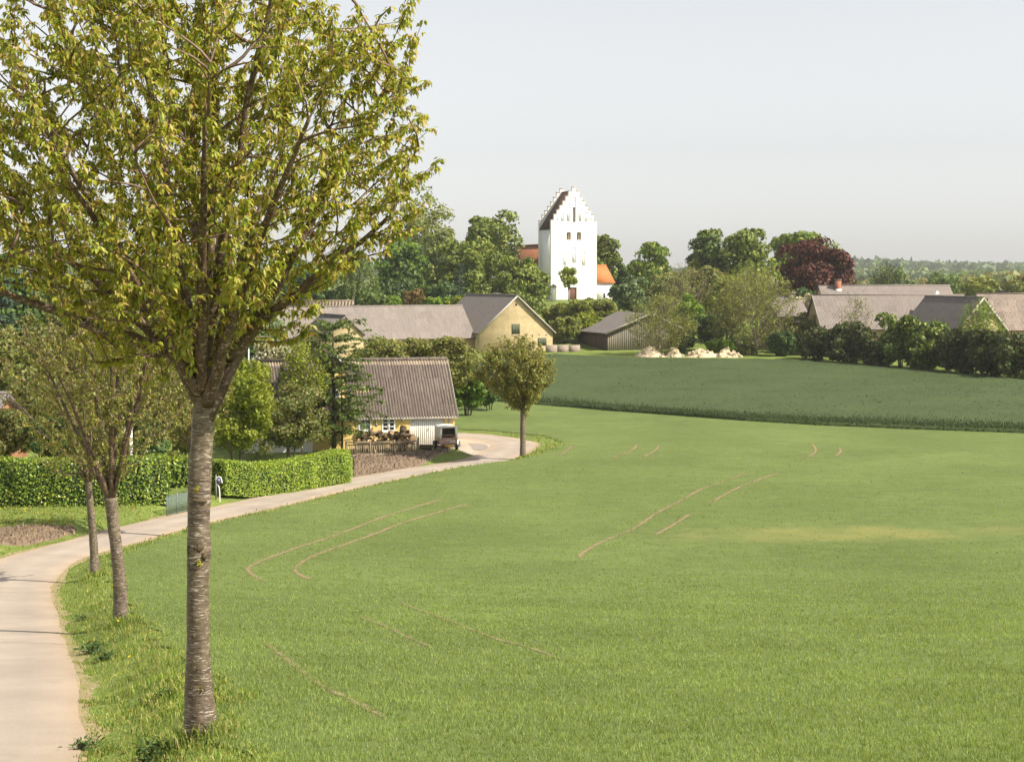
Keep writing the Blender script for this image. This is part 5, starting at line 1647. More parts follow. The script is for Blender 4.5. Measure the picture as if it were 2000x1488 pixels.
# ------------------------------------------------------------------ farm on the right
Yf = 226.0
pf = at(1606, 690, Yf); gf = g1(pf[0], Yf); Sf = ppm(Yf, gf)
ef, rf = locz(1700, 639, Yf, gf), locz(1700, 577, Yf+5, gf)
fb, froof, ff = gabled('long_farm_building', 'long yellow farm building with grey corrugated roof and small brown window', 'farmhouse', (pf[0], Yf, gf), math.radians(3), 0, 300/Sf, 0, 10.5, ef, rf, M_YBRICK, M_ROOFB, along='x', over=0.4, sheets=['front'])
mb = MB(); mb.bar(np.array(ff['front'][0])+(-0.03, 0, -0.02), np.array(ff['front'][3])+(-0.03, 0, -0.02), 0.06, 0.22); mb.build('verge_board', M_FASCIA, froof)
for px in (1707, 1745):
    x = (px-1606)/Sf
    w = empty('window', (0, 0, 0)); w.parent = fb
    MB().box(x-0.36, x+0.36, -0.03, -0.003, locz(1700, 661, Yf, gf), locz(1700, 648, Yf, gf)).build('frame', M_DOORWOOD, w)
    MB().box(x-0.22, x+0.22, -0.045, -0.032, locz(1700, 659, Yf, gf), locz(1700, 650, Yf, gf)).build('pane', M_GLASSD, w)
# higher roof behind
Yh = 246.0
ph = at(1614, 690, Yh); gh = g1(ph[0], Yh); Sh = ppm(Yh, gh)
eh, rh = locz(1700, 592, Yh, gh), locz(1700, 558, Yh+4, gh)
hb, hroof, hf = gabled('tall_farmhouse', 'taller farmhouse behind with grey roof and red brick chimney', 'farmhouse', (ph[0], Yh, gh), math.radians(3), 0, 258/Sh, 0, 9.0, eh-0.6, rh, M_YBRICK, M_ROOFB, along='x', over=0.4, sheets=['front'])
cxx = (1648-1614)/Sh; cz0, cz1 = locz(1648, 568, Yh+3, gh), locz(1648, 547, Yh+3, gh)
ch = MB().box(cxx-0.4, cxx+0.4, 3.4, 4.2, cz0-1, cz1).build('chimney', M_REDBRICK, hb)
MB().box(cxx-0.46, cxx+0.46, 3.34, 4.26, cz1+0.002, cz1+0.12).build('chimney_cap', M_CONC, ch)
MB().box(cxx-0.43, cxx+0.43, 3.36, 3.398, cz0-0.6, cz0+0.25).build('lead_flashing', M_WHITE, ch)
sx = (1842-1614)/Sh
MB().bar((sx-0.3, 2.2, rh-1.6), (sx+0.1, 2.4, rh-0.9), 0.05, 0.55).build('roof_window', M_WHITE, hb)
# cross wing with gable
Yw = 216.0
pw = at(1868, 700, Yw); gw = g1(pw[0], Yw); Sw = ppm(Yw, gw)
wb_, wroof, wf = gabled('gabled_farm_wing', 'farm wing with dark left roof slope and yellow gable behind hedge birch', 'farmhouse', (pw[0], Yw, gw), math.radians(22), 0, 118/Sw, 0, 12, locz(1868, 645, Yw, gw), locz(1928, 581, Yw+2, gw), M_YBRICK, M_ROOFD, along='y', over=0.35, sheets=['left'])
for f in ('left', 'right'):
    A, B, C, D_ = wf[f]
    mb = MB(); mb.bar((A[0], A[1]-0.05, A[2]-0.1), (D_[0], D_[1]-0.05, D_[2]-0.1), 0.06, 0.22); mb.build('bargeboard', M_FASCIA, wroof)
# half-hip sheet that clips the gable top
mb = MB(); gxm = 118/Sw/2; rW, eW = wf['left'][0][2], locz(1868, 645, Yw, gw)
slab(mb, (gxm-0.02, 1.6, rW+0.03), (gxm+0.02, 1.6, rW+0.03), (gxm+2.1, -0.45, rW-2.05), (gxm-2.1, -0.45, rW-2.05), 0.1); mb.build('half_hip', M_ROOFB, wroof)
# barn at the right edge
Ye = 230.0
pe_ = at(1925, 690, Ye); ge = g1(pe_[0], Ye); Se = ppm(Ye, ge)
gabled('edge_farm_barn', 'speckled tile roofed barn at the far edge of the farm', 'barn', (pe_[0], Ye, ge), math.radians(-2), 0, 16.0, 0, 9.5, locz(1960, 640, Ye, ge), locz(1960, 574, Ye+4.5, ge), M_YBRICK, mat_roofsheet('lichen_tile', (0.30, 0.24, 0.20), (0.15, 0.12, 0.10), (0.40, 0.34, 0.29), streak=3.0), along='x', over=0.4, sheets=['front'])
# small dark roofed house to the left of the long farm building
Yd = 243.0
pd = at(1545, 690, Yd); gd_ = g1(pd[0], Yd); Sd = ppm(Yd, gd_)
db, droof, dfc = gabled('dark_roofed_house', 'dark roofed house with squat chimney next to the copper beech', 'farmhouse', (pd[0], Yd, gd_), math.radians(18), 0, 36/Sd, 0, 10, locz(1545, 622, Yd, gd_), locz(1592, 580, Yd+4, gd_), M_YBRICK, M_ROOFD, along='x', over=0.3, sheets=['front'])
chx = 34/Sd
ch = MB().box(chx-0.55, chx+0.35, 4.5, 5.4, locz(1590, 590, Yd+4, gd_), locz(1590, 573, Yd+4, gd_)).build('chimney', M_CONC, db)
MB().box(chx-0.72, chx+0.52, 4.35, 5.55, locz(1590, 573, Yd+4, gd_)+0.002, locz(1590, 571, Yd+4, gd_)).build('chimney_cap', M_CONC, ch)
gabled('low_grey_shed', 'low grey roofed lean building left of the dark roofed house', 'shed', (at(1520, 690, 236)[0], 236.0, g1(at(1520, 690, 236)[0], 236)), math.radians(10), 0, 60/ppm(236), 0, 6, locz(1540, 616, 236, g1(at(1520, 690, 236)[0], 236)), locz(1560, 590, 239, g1(at(1520, 690, 236)[0], 236)), M_OLIVEWOOD, M_ROOFB, along='x', over=0.3, sheets=['front'])

# ------------------------------------------------------------------ houses on the left
Yl = 90.0
pl_ = at(-118, 900, Yl); gl = g1(pl_[0], Yl); Sl = ppm(Yl, gl)
gabled('orange_brick_house', 'orange brick house with grey roof at the left edge above the hedge', 'house', (pl_[0], Yl, gl), math.radians(-4), -6, 84/Sl, 0, 7, locz(0, 836, Yl, gl), locz(-60, 770, Yl+3, gl), M_ORBRICK, M_ROOFD, along='x', over=0.3, sheets=['front'], gable_over=0.3)
Yv = 112.0
pv = at(474, 890, Yv); gv = g1(pv[0], Yv); Sv = ppm(Yv, gv)
gabled('white_garden_house', 'white garden house half hidden behind the dark garden shrubs', 'outbuilding', (pv[0], Yv, gv), math.radians(4), 0, 4.6, 0, 3.2, locz(480, 838, Yv, gv), locz(490, 815, Yv+1.5, gv), M_WHITE, M_ROOFC, along='x', over=0.2)
# ================================================================== PLANTING
def auto_limbs(fork, env, n, rng, z0=0.15):
    env = np.array(env); top = env[-1, 0]
    out = []
    for i in range(n):
        a = 6.283*(i + 0.3*rng.random())/n + 0.4
        h = rng.uniform(0.55, 0.92)*(top - fork[2]) + fork[2]
        rl, rr = np.interp(h, env[:, 0], env[:, 1]), np.interp(h, env[:, 0], env[:, 2])
        r = (rr if math.cos(a) > 0 else rl)*rng.uniform(0.45, 0.85)
        st = np.asarray(fork, float) + np.array([0.05*math.cos(a), 0.05*math.sin(a), -rng.random()*z0])
        out.append((st, (math.cos(a)*r + fork[0]*0.3, math.sin(a)*r*0.9, h)))
    return out

# ---- the near cherry
P0 = hit(390, 1436)
Y0 = P0[1]; s0 = ppm(Y0, g1(*P0)); z_ = g1(*P0)
H = lambda py: (1436 - py)/s0
Xr = lambda px: (px - 390)/s0
trunk = [(Xr(389), 0, -0.15), (Xr(390), 0, H(1400)), (Xr(389), 0, H(1250)), (Xr(391), 0, H(1060)), (Xr(396), 0, H(930)), (Xr(402), 0, H(830)), (Xr(403), 0, H(775)), (Xr(404), 0, H(712))]
rad = [0.190, 0.155, 0.126, 0.124, 0.121, 0.126, 0.112, 0.075]
limbs = [((Xr(394), 0, H(772)), (Xr(110), -0.3, H(200))), ((Xr(398), 0.03, H(740)), (Xr(20), 0.7, H(420))), ((Xr(403), -0.03, H(722)), (Xr(300), -0.9, H(20))),
         ((Xr(404), 0.02, H(716)), (Xr(420), 0.5, H(-80))), ((Xr(406), -0.02, H(735)), (Xr(560), -0.5, H(10))), ((Xr(410), 0, H(812)), (Xr(735), 0.2, H(190))),
         ((Xr(449), 0.02, H(690)), (Xr(775), -0.4, H(430))), ((Xr(402), 0.06, H(745)), (Xr(330), 1.9, H(180))), ((Xr(408), 0.06, H(760)), (Xr(520), 1.9, H(250))),
         ((Xr(405), -0.06, H(750)), (Xr(470), -1.8, H(280))), ((Xr(398), -0.05, H(760)), (Xr(190), -1.6, H(330))), ((Xr(412), -0.04, H(780)), (Xr(640), -1.5, H(260))),
         ((Xr(365), 0.0, H(690)), (Xr(-20), -0.4, H(540)))]
env = [(H(625), 1.0, 0.6), (H(590), 1.9, 1.15), (H(545), 2.5, 1.45), (H(480), 3.0, 2.1), (H(390), 3.3, 2.7), (H(250), 3.4, 2.8), (H(110), 3.3, 2.6), (H(10), 2.9, 2.45), (H(-80), 2.3, 1.4), (H(-190), 1.2, 0.7)]
WHIPS = [((Xr(a), y, H(b)), (Xr(c), y + dy, H(d))) for a, b, c, d, y, dy in [
    (715, 190, 802, 26, -0.1, -0.2), (725, 170, 745, 84, 0.2, 0.1), (655, 180, 662, 28, -0.3, 0), (690, 175, 706, 32, 0.3, 0.2), (735, 335, 847, 258, -0.2, -0.2), (728, 320, 785, 186, 0.1, 0.1),
    (715, 245, 772, 118, 0.4, 0.1), (745, 455, 836, 396, -0.3, -0.1), (725, 470, 812, 440, 0.2, 0), (625, 170, 628, 8, 0.1, 0), (560, 150, 575, -10, -0.4, -0.1), (745, 400, 815, 330, 0.5, 0.2), (640, 560, 705, 505, -0.4, -0.1), (560, 640, 632, 585, -0.3, -0.2), (545, 665, 610, 640, 0.1, 0)]]
NEAR = cherry('large near cherry tree with banded grey bark beside the lane', (P0[0], P0[1], z_), trunk, rad, limbs, env, 170, 610, 0.080, 0.038, 0.045, 5, 5, bloom=2600, extra=WHIPS, inner=2.8, limb_r=(0.072, 0.020), sides=22, rings=90, lump=0.022,
       knots=[(H(1060), 4.7, 0.16, 0.16), (H(1060), 0.3, 0.10, 0.14), (H(1390), 5.5, 0.18, 0.25), (H(1390), 3.6, 0.16, 0.22), (H(965), 4.5, 0.05, 0.05)], start=0.12, depth=2.7)

# old pruning scars and the split foot of the near trunk
def knot_mesh(rx, ry, rz, seed):
    rng = np.random.default_rng(seed)
    n, k = 9, 16
    V = []
    for i in range(n):
        t_ = i/(n-1)*math.pi
        for j in range(k):
            a = j/k*6.283
            f = 1 + 0.16*math.sin(3*a + t_*4) + 0.10*math.sin(7*t_ + 2*a) + rng.normal(0, 0.05)
            V.append((rx*f*math.sin(t_)*math.cos(a), ry*f*math.cos(t_), rz*f*math.sin(t_)*math.sin(a)))
    Q = [(i*k+j, i*k+(j+1) % k, (i+1)*k+(j+1) % k, (i+1)*k+j) for i in range(n-1) for j in range(k)]
    return V, Q
M_SCAR = simple('rough_scar_bark', (0.150, 0.112, 0.066), (0.038, 0.027, 0.020), 16, detail=7, bumpy=0.9, bdist=0.03, rough=0.85, spec=0.15)
for (kx, ky, dx, dy, rx, rz, sd) in ((394, 1056, 0.010, -0.104, 0.062, 0.072, 1), (379, 1062, -0.068, -0.082, 0.035, 0.070, 2), (405, 1072, 0.045, -0.096, 0.034, 0.045, 3), (398, 966, 0.0, -0.105, 0.085, 0.022, 4), (385, 1228, -0.04, -0.105, 0.030, 0.022, 5), (392, 1292, -0.01, -0.118, 0.032, 0.020, 6)):
    V, Q = knot_mesh(rx, 0.028, rz, sd)
    o = MB().add(V, Q).build('knot', M_SCAR, NEAR, smooth=True); o.location = (Xr(kx), dy, H(ky))
for (kx, sg, sd) in ((381, -1, 7), (404, 1, 8)):
    z0 = np.linspace(-0.05, 0.40, 8)
    P = np.stack([Xr(kx) + 0.012*np.sin(z0*14+sd), -0.165 + 0.075*np.clip(z0, 0, 1)**0.6, z0], 1)
    o = MB().tube(P, np.array([0.030, 0.034, 0.030, 0.026, 0.024, 0.018, 0.012, 0.004]), 8).build('bark_fold', M_SCAR, NEAR, smooth=True)
for (kx, ky, n_) in ((393, 940, 9), (400, 1085, 7), (398, 1330, 6)):
    r_ = np.random.default_rng(ky)
    st = np.tile([Xr(kx), -0.125, H(ky)], (n_, 1)) + r_.normal(0, 0.006, (n_, 3))
    D = unit(np.stack([r_.normal(0, 0.6, n_), -np.abs(r_.normal(0.6, 0.3, n_)), r_.normal(-0.1, 0.5, n_)], 1))
    V, Q = leaf_batch(st, D, np.array([0, 0, 1.0]) + r_.normal(0, 0.3, (n_, 3)), r_.uniform(0.05, 0.09, n_), np.full(n_, 0.03))
    MB().add(V, Q).build('sprout', F_CHERRY, NEAR)

# ---- its neighbours along the lane
def lane_cherry(label, px, py, rad_px, lean, fork_py, px0, px1, py_bot, py_top, seed, n2, n3, leafL, spacing, per, leafm, bloom, nl=6, limb=0.05, single=True, start=0.2, flat=False):
    P = hit(px, py); s = ppm(P[1], g1(*P)); rng = np.random.default_rng(seed)
    hh = lambda y: (py - y)/s
    r = rad_px/s/2
    fx = lean/s
    tr = [(0, 0, -0.15), (fx*0.15, 0, hh(py)*1.0 + 0.12), (fx*0.35, 0.02, hh(py + (fork_py-py)*0.4)), (fx*0.8, 0.0, hh(py + (fork_py-py)*0.8)), (fx, 0, hh(fork_py))]
    rl, rr = (px - px0)/s, (px1 - px)/s
    b, t = hh(py_bot), hh(py_top)
    if flat:
        ev = [(b, rl*0.25, rr*0.25), (b+(t-b)*0.22, rl*0.7, rr*0.75), (b+(t-b)*0.45, rl*0.97, rr), (b+(t-b)*0.66, rl, rr*0.93), (b+(t-b)*0.85, rl*0.8, rr*0.6), (t, rl*0.45, rr*0.2)]
    else:
        ev = [(b, rl*0.45, rr*0.45), (b+(t-b)*0.2, rl*0.8, rr*0.8), (b+(t-b)*0.5, rl, rr), (b+(t-b)*0.8, rl*0.75, rr*0.75), (t, rl*0.25, rr*0.25)]
    cherry(label, (P[0], P[1], g1(*P)), tr, [r*1.35, r*1.1, r, r*0.95, r*0.98], auto_limbs(np.array([fx, 0, hh(fork_py)]), ev, nl, rng), ev, n2, n3, leafL, leafL*0.46, spacing, per, seed, leafm=leafm, bloom=bloom, single=single, limb_r=(limb, limb*0.3), sides=12, rings=36, lump=0.03, start=start)
lane_cherry('leaning cherry tree with bronze leaves, second along the lane', 240, 1212, 25, -20, 968, 15, 425, 880, 430, 21, 80, 330, 0.085, 0.055, 4, F_CHERRY2, 2000, nl=7, limb=0.062)
lane_cherry('slim cherry tree behind the leaning one at the lane bend', 187, 1121, 15, -12, 935, -40, 330, 905, 540, 22, 60, 280, 0.10, 0.065, 4, F_CHERRY2, 1400, nl=6, limb=0.055)
lane_cherry('cherry tree hidden behind the near trunk on the lane bank', 374, 1034, 13, 2, 880, 265, 470, 850, 610, 23, 50, 260, 0.12, 0.08, 4, F_CHERRY2, 700, nl=6, limb=0.055)
lane_cherry('lone round cherry tree standing by the road bend near the trailer', 1021, 889, 10, 0, 790, 918, 1090, 783, 648, 24, 90, 460, 0.17, 0.09, 4, F_CHERRY2, 400, nl=9, limb=0.062, start=0.1, flat=True)

# ---- garden in front of and behind the cottage
conifer('open dark conifer standing in front of the yellow cottage', 652, 112.0, 622, 3.5, F_NEEDLE, 31, whorls=20, per=8, spray=13, tilt=0.10, leaf=0.32, tr=0.17, low=0.10, open_=0.2, topw=0.55, needlew=0.26, power=0.6)
airy_tree('loose green garden tree in front of the cottage dormer', 590, 109.5, 535, 648, 668, 800, F_YELLOW, 39, n2=40, n3=240, leafs=3000, leaf=0.16, stems=3, limb=0.05, tw=0.014)
conifer('second conifer stem close beside the cottage window', 668, 112.8, 700, 1.3, F_NEEDLE, 32, whorls=12, per=5, spray=9, tilt=0.1, leaf=0.36, tr=0.08, low=0.1, topw=0.4, needlew=0.22)
broad_tree('dark olive garden shrub in front of the white garden house', 485, 640, 752, 893, 107.0, F_OLIVE, 33, nblob=60, per=230, leaf=0.125, name='garden_shrub', cat='shrub', stems=4, tr=0.06, jag=0.4, fill=0.4)
broad_tree('yellow green garden tree just right of the near cherry trunk', 405, 542, 690, 905, 98.0, F_YELLOW, 34, nblob=60, per=270, leaf=0.125, name='garden_tree', stems=3, tr=0.08, jag=0.35, fill=0.4)
broad_tree('white flowering tree behind the cottage roof', 478, 590, 655, 760, 128.0, F_WHITE, 35, nblob=34, per=120, leaf=0.2, name='blossom_tree', tr=0.1, mats2=F_OLIVE, frac2=0.45, fill=0.3)
for i, (a, b, c, d, Y, lab) in enumerate([(690, 800, 652, 770, 131, 'olive cherry tree left of three behind the cottage ridge'), (775, 872, 642, 770, 134, 'olive cherry tree in the middle of three behind the cottage ridge'), (840, 925, 652, 775, 130, 'olive cherry tree rightmost of three behind the cottage ridge')]):
    broad_tree(lab, a-6, b+6, c, d, Y, F_OLIVE, 60+i, nblob=52, per=190, leaf=0.145, name='garden_cherry', tr=0.1, stems=1, jag=0.36, fill=0.3, mats2=F_CHERRY2, frac2=0.4)
broad_tree('bright green bush at the right end of the cottage', 876, 948, 690, 815, 140.0, F_BRIGHT, 37, nblob=34, per=140, leaf=0.24, name='green_bush', cat='shrub', stems=4, tr=0.06, mats2=F_DARK, frac2=0.3)
broad_tree('low green bush between the cottage gable and the dark field', 925, 985, 735, 806, 146.0, F_DARK, 38, nblob=18, per=120, leaf=0.22, name='green_bush', cat='shrub', stems=3, tr=0.05)

# ---- trees in the gardens on the left
for i, (a, b, c, d, Y, m, lab) in enumerate([
    (-60, 140, 600, 900, 101, F_OLIVE, 'broad olive garden tree at the left edge above the hedge'),
    (100, 290, 640, 895, 104, F_OLIVE, 'bushy olive garden tree behind the two slim cherry stems'),
    (240, 420, 650, 890, 106, F_SPRING, 'pale green garden tree behind the hedge corner'),
    (330, 520, 585, 800, 150, F_DARK, 'dark green tree behind the near cherry fork'),
    (-120, 90, 470, 760, 150, F_DARK, 'tall dark tree at the far left behind the gardens'),
    (60, 260, 500, 760, 158, F_GREY, 'tall grey green tree behind the left gardens'),
    (230, 420, 480, 740, 165, F_CHEST, 'tall broad tree behind the near cherry crown'),
    (400, 560, 520, 740, 178, F_GREY, 'grey green tree left of the small outbuilding'),
    (520, 640, 500, 690, 268, F_DARK, 'dark tree left of the weeping birch')]):
    broad_tree(lab, a, b, c, d, Y, m, 100+i, nblob=48, per=190 if Y < 120 else 110, leaf=0.2 if Y < 120 else 0.42, name='garden_tree', tr=0.16, jag=0.36, fill=0.3, stems=2 if Y < 120 else 1)
conifer('blue green conifer at the far left edge', 8, 118, 520, 2.6, F_BLUE, 41, whorls=20, per=7, spray=7, leaf=0.5, tr=0.16, needlew=0.25)

# ---- hedges by the lane
hl = [hit(-140, 991), hit(-20, 991), hit(120, 990), hit(240, 988), hit(318, 985)]
hl = [p + np.array([0, 0.75]) for p in hl]
hs_ = ppm(hl[2][1])
hedge('long clipped hedge with glossy leaves behind the dandelion verge', hl, 1.4, 92/hs_, F_HEDGE2, 51, leaf=0.092, dens=290)
hb2 = [hit(250, 962) + np.array([0, 3.0]), hit(330, 958) + np.array([0, 2.0]), hit(372, 955) + np.array([0, 1.4])]
hedge('short hedge piece behind the mesh gate', hb2, 1.2, 1.55, F_HEDGE2, 52, leaf=0.14, dens=120)
hr = [hit(440, 966), hit(520, 957), hit(600, 946), hit(684, 932)]
hr = [p + np.array([-0.55, 0.45]) for p in hr]
s_ = ppm(hr[1][1])
hedge('bright yellow green clipped hedge running along the lane to the dug bed', hr, 1.3, [66/s_, 64/s_, 63/s_, 66/s_, 70/s_], F_HEDGE, 53, leaf=0.075, dens=430)

# ---- churchyard and hillside
broad_tree('tall pale sparse tree left of the churchyard chestnuts', 765, 892, 362, 560, 338, F_SPRING, 71, nblob=60, per=70, leaf=0.42, jag=0.35, tr=0.35, fill=0.1, lower=0.8)
broad_tree('big dark green chestnut left of the church tower', 884, 1024, 402, 560, 330, F_CHEST, 72, nblob=40, per=220, leaf=0.5, jag=0.34, tr=0.4)
broad_tree('sunlit chestnut standing above the long barn roof', 828, 988, 466, 625, 300, F_CHEST, 73, nblob=44, per=210, leaf=0.45, jag=0.34, tr=0.4, mats2=F_YELLOW, frac2=0.14)
broad_tree('chestnut with pale flower candles close to the tower foot', 956, 1072, 494, 620, 286, F_CHEST, 74, nblob=38, per=210, leaf=0.42, jag=0.32, tr=0.35, mats2=F_YELLOW, frac2=0.12)
broad_tree('bright green tree between weeping birch and chestnuts', 722, 838, 455, 615, 305, F_BRIGHT, 75, nblob=36, per=170, leaf=0.45, jag=0.34, tr=0.35, mats2=F_DARK, frac2=0.5)
broad_tree('soft olive tree in front of the pale sparse tree', 800, 905, 445, 600, 318, F_SPRING, 76, nblob=40, per=120, leaf=0.42, jag=0.35, tr=0.3, mats2=F_GREY, frac2=0.4)
broad_tree('rust coloured shrub above the barn ridge', 782, 832, 564, 606, 266, F_RUST, 78, nblob=18, per=110, leaf=0.28, name='rust_shrub', cat='shrub', stems=3, tr=0.06)
conifer('small grey green conifer above the barn roof', 900, 274, 512, 2.0, F_BLUE, 79, whorls=16, per=7, spray=6, leaf=0.5, tr=0.12, needlew=0.3)
for i, (a, b, c) in enumerate([(690, 760, 572), (740, 795, 578), (828, 880, 580), (868, 930, 576)]):
    broad_tree(['low pale green bush under the weeping birch', 'low green bush left of the rust coloured shrub', 'low green bush right of the rust coloured shrub', 'low green bush beside the barn gable roof'][i], a, b, c, 612, 262, [F_BIRCH, F_BRIGHT, F_BRIGHT, F_YELLOW][i], 120+i, nblob=16, per=110, leaf=0.3, name='hillside_bush', cat='shrub', stems=3, tr=0.06)
broad_tree('dark green tree just right of the church tower', 1140, 1214, 448, 560, 342, F_CHEST, 80, nblob=34, per=170, leaf=0.45, jag=0.34, tr=0.35)
broad_tree('oval green tree on its own right of the church', 1226, 1310, 464, 590, 330, F_CHEST, 81, nblob=34, per=150, leaf=0.45, jag=0.36, tr=0.3, mats2=F_BRIGHT, frac2=0.3, fill=0.05)
broad_tree('low dark tree beside the oval tree', 1190, 1238, 512, 575, 345, F_DARK, 82, nblob=16, per=130, leaf=0.42, tr=0.2)
broad_tree('grey green shrubby tree in front of the church porch', 1186, 1272, 532, 660, 268, F_GREY, 83, nblob=40, per=130, leaf=0.32, jag=0.36, tr=0.2, stems=2)
for i, (a, b, c, d, Y, m) in enumerate([(1058, 1120, 590, 690, 262, F_SPRING), (1095, 1160, 584, 690, 258, F_YELLOW), (1140, 1205, 582, 690, 260, F_SPRING), (1175, 1240, 600, 690, 256, F_OLIVE)]):
    broad_tree(['olive green shrub right of the barn gable below the church', 'yellow green shrub in the middle below the church door', 'olive green shrub below the church porch', 'darker olive shrub behind the brown shed roof'][i], a, b, c, d, Y, m, 84+i, nblob=34, per=150, leaf=0.32, name='hillside_shrub', cat='shrub', stems=5, tr=0.07, jag=0.36, mats2=F_OLIVE, frac2=0.35, fill=0.35)
broad_tree('small young tree in front of the tower door', 1089, 1133, 517, 566, 309, F_YELLOW, 88, nblob=22, per=60, leaf=0.3, name='young_tree', tr=0.11, fill=0.1)
broad_tree('dark green chestnut leftmost in the clump beside the copper beech', 1340, 1424, 434, 590, 336, F_CHEST, 90, nblob=40, per=180, leaf=0.48, jag=0.36, tr=0.4, mats2=F_DARK, frac2=0.4)
broad_tree('dark green chestnut in the middle of the clump', 1396, 1514, 440, 590, 330, F_CHEST, 91, nblob=42, per=190, leaf=0.48, jag=0.36, tr=0.4, mats2=F_YELLOW, frac2=0.08)
broad_tree('chestnut rising behind the copper beech', 1496, 1638, 432, 590, 340, F_CHEST, 92, nblob=46, per=190, leaf=0.5, jag=0.36, tr=0.4, mats2=F_BRIGHT, frac2=0.2)
broad_tree('dark copper beech with purple foliage', 1504, 1668, 462, 620, 300, F_COPPER, 93, nblob=52, per=210, leaf=0.42, jag=0.34, tr=0.4, bark=M_DARKBARK, fill=0.3)
airy_tree('brownish half bare tree behind the open willow', 1345, 262, 1280, 1412, 505, 650, F_SPRING, 94, n2=60, n3=420, leafs=1500, leaf=0.2, stems=3)
airy_tree('large open willow with pale stems behind the chalk heaps', 1478, 229, 1385, 1566, 514, 680, F_SPRING, 95, n2=100, n3=700, leafs=7500, leaf=0.2, stems=5, limb=0.12)
airy_tree('open birch with pale forked stem beside the brown shed', 1287, 227, 1212, 1368, 572, 690, F_SPRING, 96, n2=70, n3=440, leafs=5600, leaf=0.19, stems=4, limb=0.09)
airy_tree('thin pale stemmed tree between the birch and the willow', 1427, 230, 1375, 1462, 570, 690, F_SPRING, 97, n2=50, n3=340, leafs=2600, leaf=0.19, stems=2, limb=0.07)
broad_tree('bright green tree behind the forked birch', 1308, 1382, 566, 680, 242, F_BRIGHT, 98, nblob=34, per=130, leaf=0.3, name='broadleaf_tree', tr=0.15)
broad_tree('olive tree behind the willow and the thin tree', 1370, 1470, 535, 690, 247, F_SPRING, 99, nblob=44, per=110, leaf=0.32, tr=0.15, fill=0.3)
for i, (a, b, c, d, Y, m, lab) in enumerate([
    (1300, 1360, 640, 700, 232, F_DARK, 'dark bush behind the middle chalk heap'), (1376, 1436, 662, 702, 228, F_BRIGHT, 'bright low bush right of the chalk heaps'),
    (1350, 1420, 610, 695, 236, F_DARK, 'tall dark bush between the birch and the thin tree'), (1492, 1556, 645, 702, 226, F_DARK, 'dark bush at the foot of the willow'),
    (1430, 1480, 668, 700, 229, F_OLIVE, 'small olive bush left of the willow stems'), (1530, 1612, 610, 690, 232, F_OLIVE, 'olive bush between the willow and the farm hedge')]):
    broad_tree(lab, a, b, c, d, Y, m, 130+i, nblob=26, per=120, leaf=0.26, name='field_edge_bush', cat='shrub', stems=4, tr=0.06, fill=0.3)

# understory that closes the hillside below the trees
for i, (a, b, c, d, Y, m, lab) in enumerate([
    (600, 690, 560, 610, 284, F_DARK, 'dark undergrowth bush left of the weeping birch foot'), (680, 770, 552, 612, 290, F_DARK, 'dark undergrowth bush behind the weeping birch foot'),
    (745, 835, 548, 612, 294, F_DARK, 'dark undergrowth bush behind the rust coloured shrub'), (815, 905, 552, 612, 292, F_DARK, 'dark undergrowth bush under the sunlit chestnut'),
    (890, 975, 555, 610, 282, F_CHEST, 'green undergrowth bush behind the barn gable ridge'), (965, 1068, 560, 625, 272, F_CHEST, 'green undergrowth bush under the candle chestnut'),
    (1072, 1140, 618, 690, 246, F_SPRING, 'olive bush right beside the barn gable wall'), (1118, 1185, 612, 690, 248, F_YELLOW, 'yellow green bush behind the concrete wall'), (1160, 1215, 605, 680, 251, F_SPRING, 'pale bush just left of the shed roof'),
    (1250, 1345, 532, 650, 276, F_OLIVE, 'olive thicket behind the shed between two trees'), (1325, 1430, 518, 660, 280, F_OLIVE, 'olive thicket under the chestnut clump'), (1415, 1530, 522, 660, 282, F_CHEST, 'green thicket behind the willow crown'), (1520, 1620, 560, 640, 286, F_DARK, 'dark thicket under the copper beech')]):
    broad_tree(lab, a, b, c, d, Y, m, 400+i, nblob=30, per=120, leaf=0.36, name='undergrowth_bush', cat='shrub', stems=3, tr=0.07, jag=0.34, fill=0.4)
for i, (a, b, c, d, Y, m, lab) in enumerate([
    (-60, 70, 800, 905, 93, F_OLIVE, 'olive garden bush at the left edge right behind the long hedge'), (50, 160, 808, 905, 92, F_DARK, 'dark garden bush second from the left behind the hedge'), (140, 250, 800, 905, 94, F_OLIVE, 'olive garden bush behind the slim cherry stem'),
    (235, 330, 812, 905, 93, F_DARK, 'dark garden bush right of the white garden post'), (315, 430, 800, 900, 97, F_SPRING, 'pale garden bush behind the gate and near trunk')]):
    broad_tree(lab, a, b, c, d, Y, m, 420+i, nblob=36, per=190, leaf=0.145, name='garden_bush', cat='shrub', stems=4, tr=0.05, jag=0.34, fill=0.4)

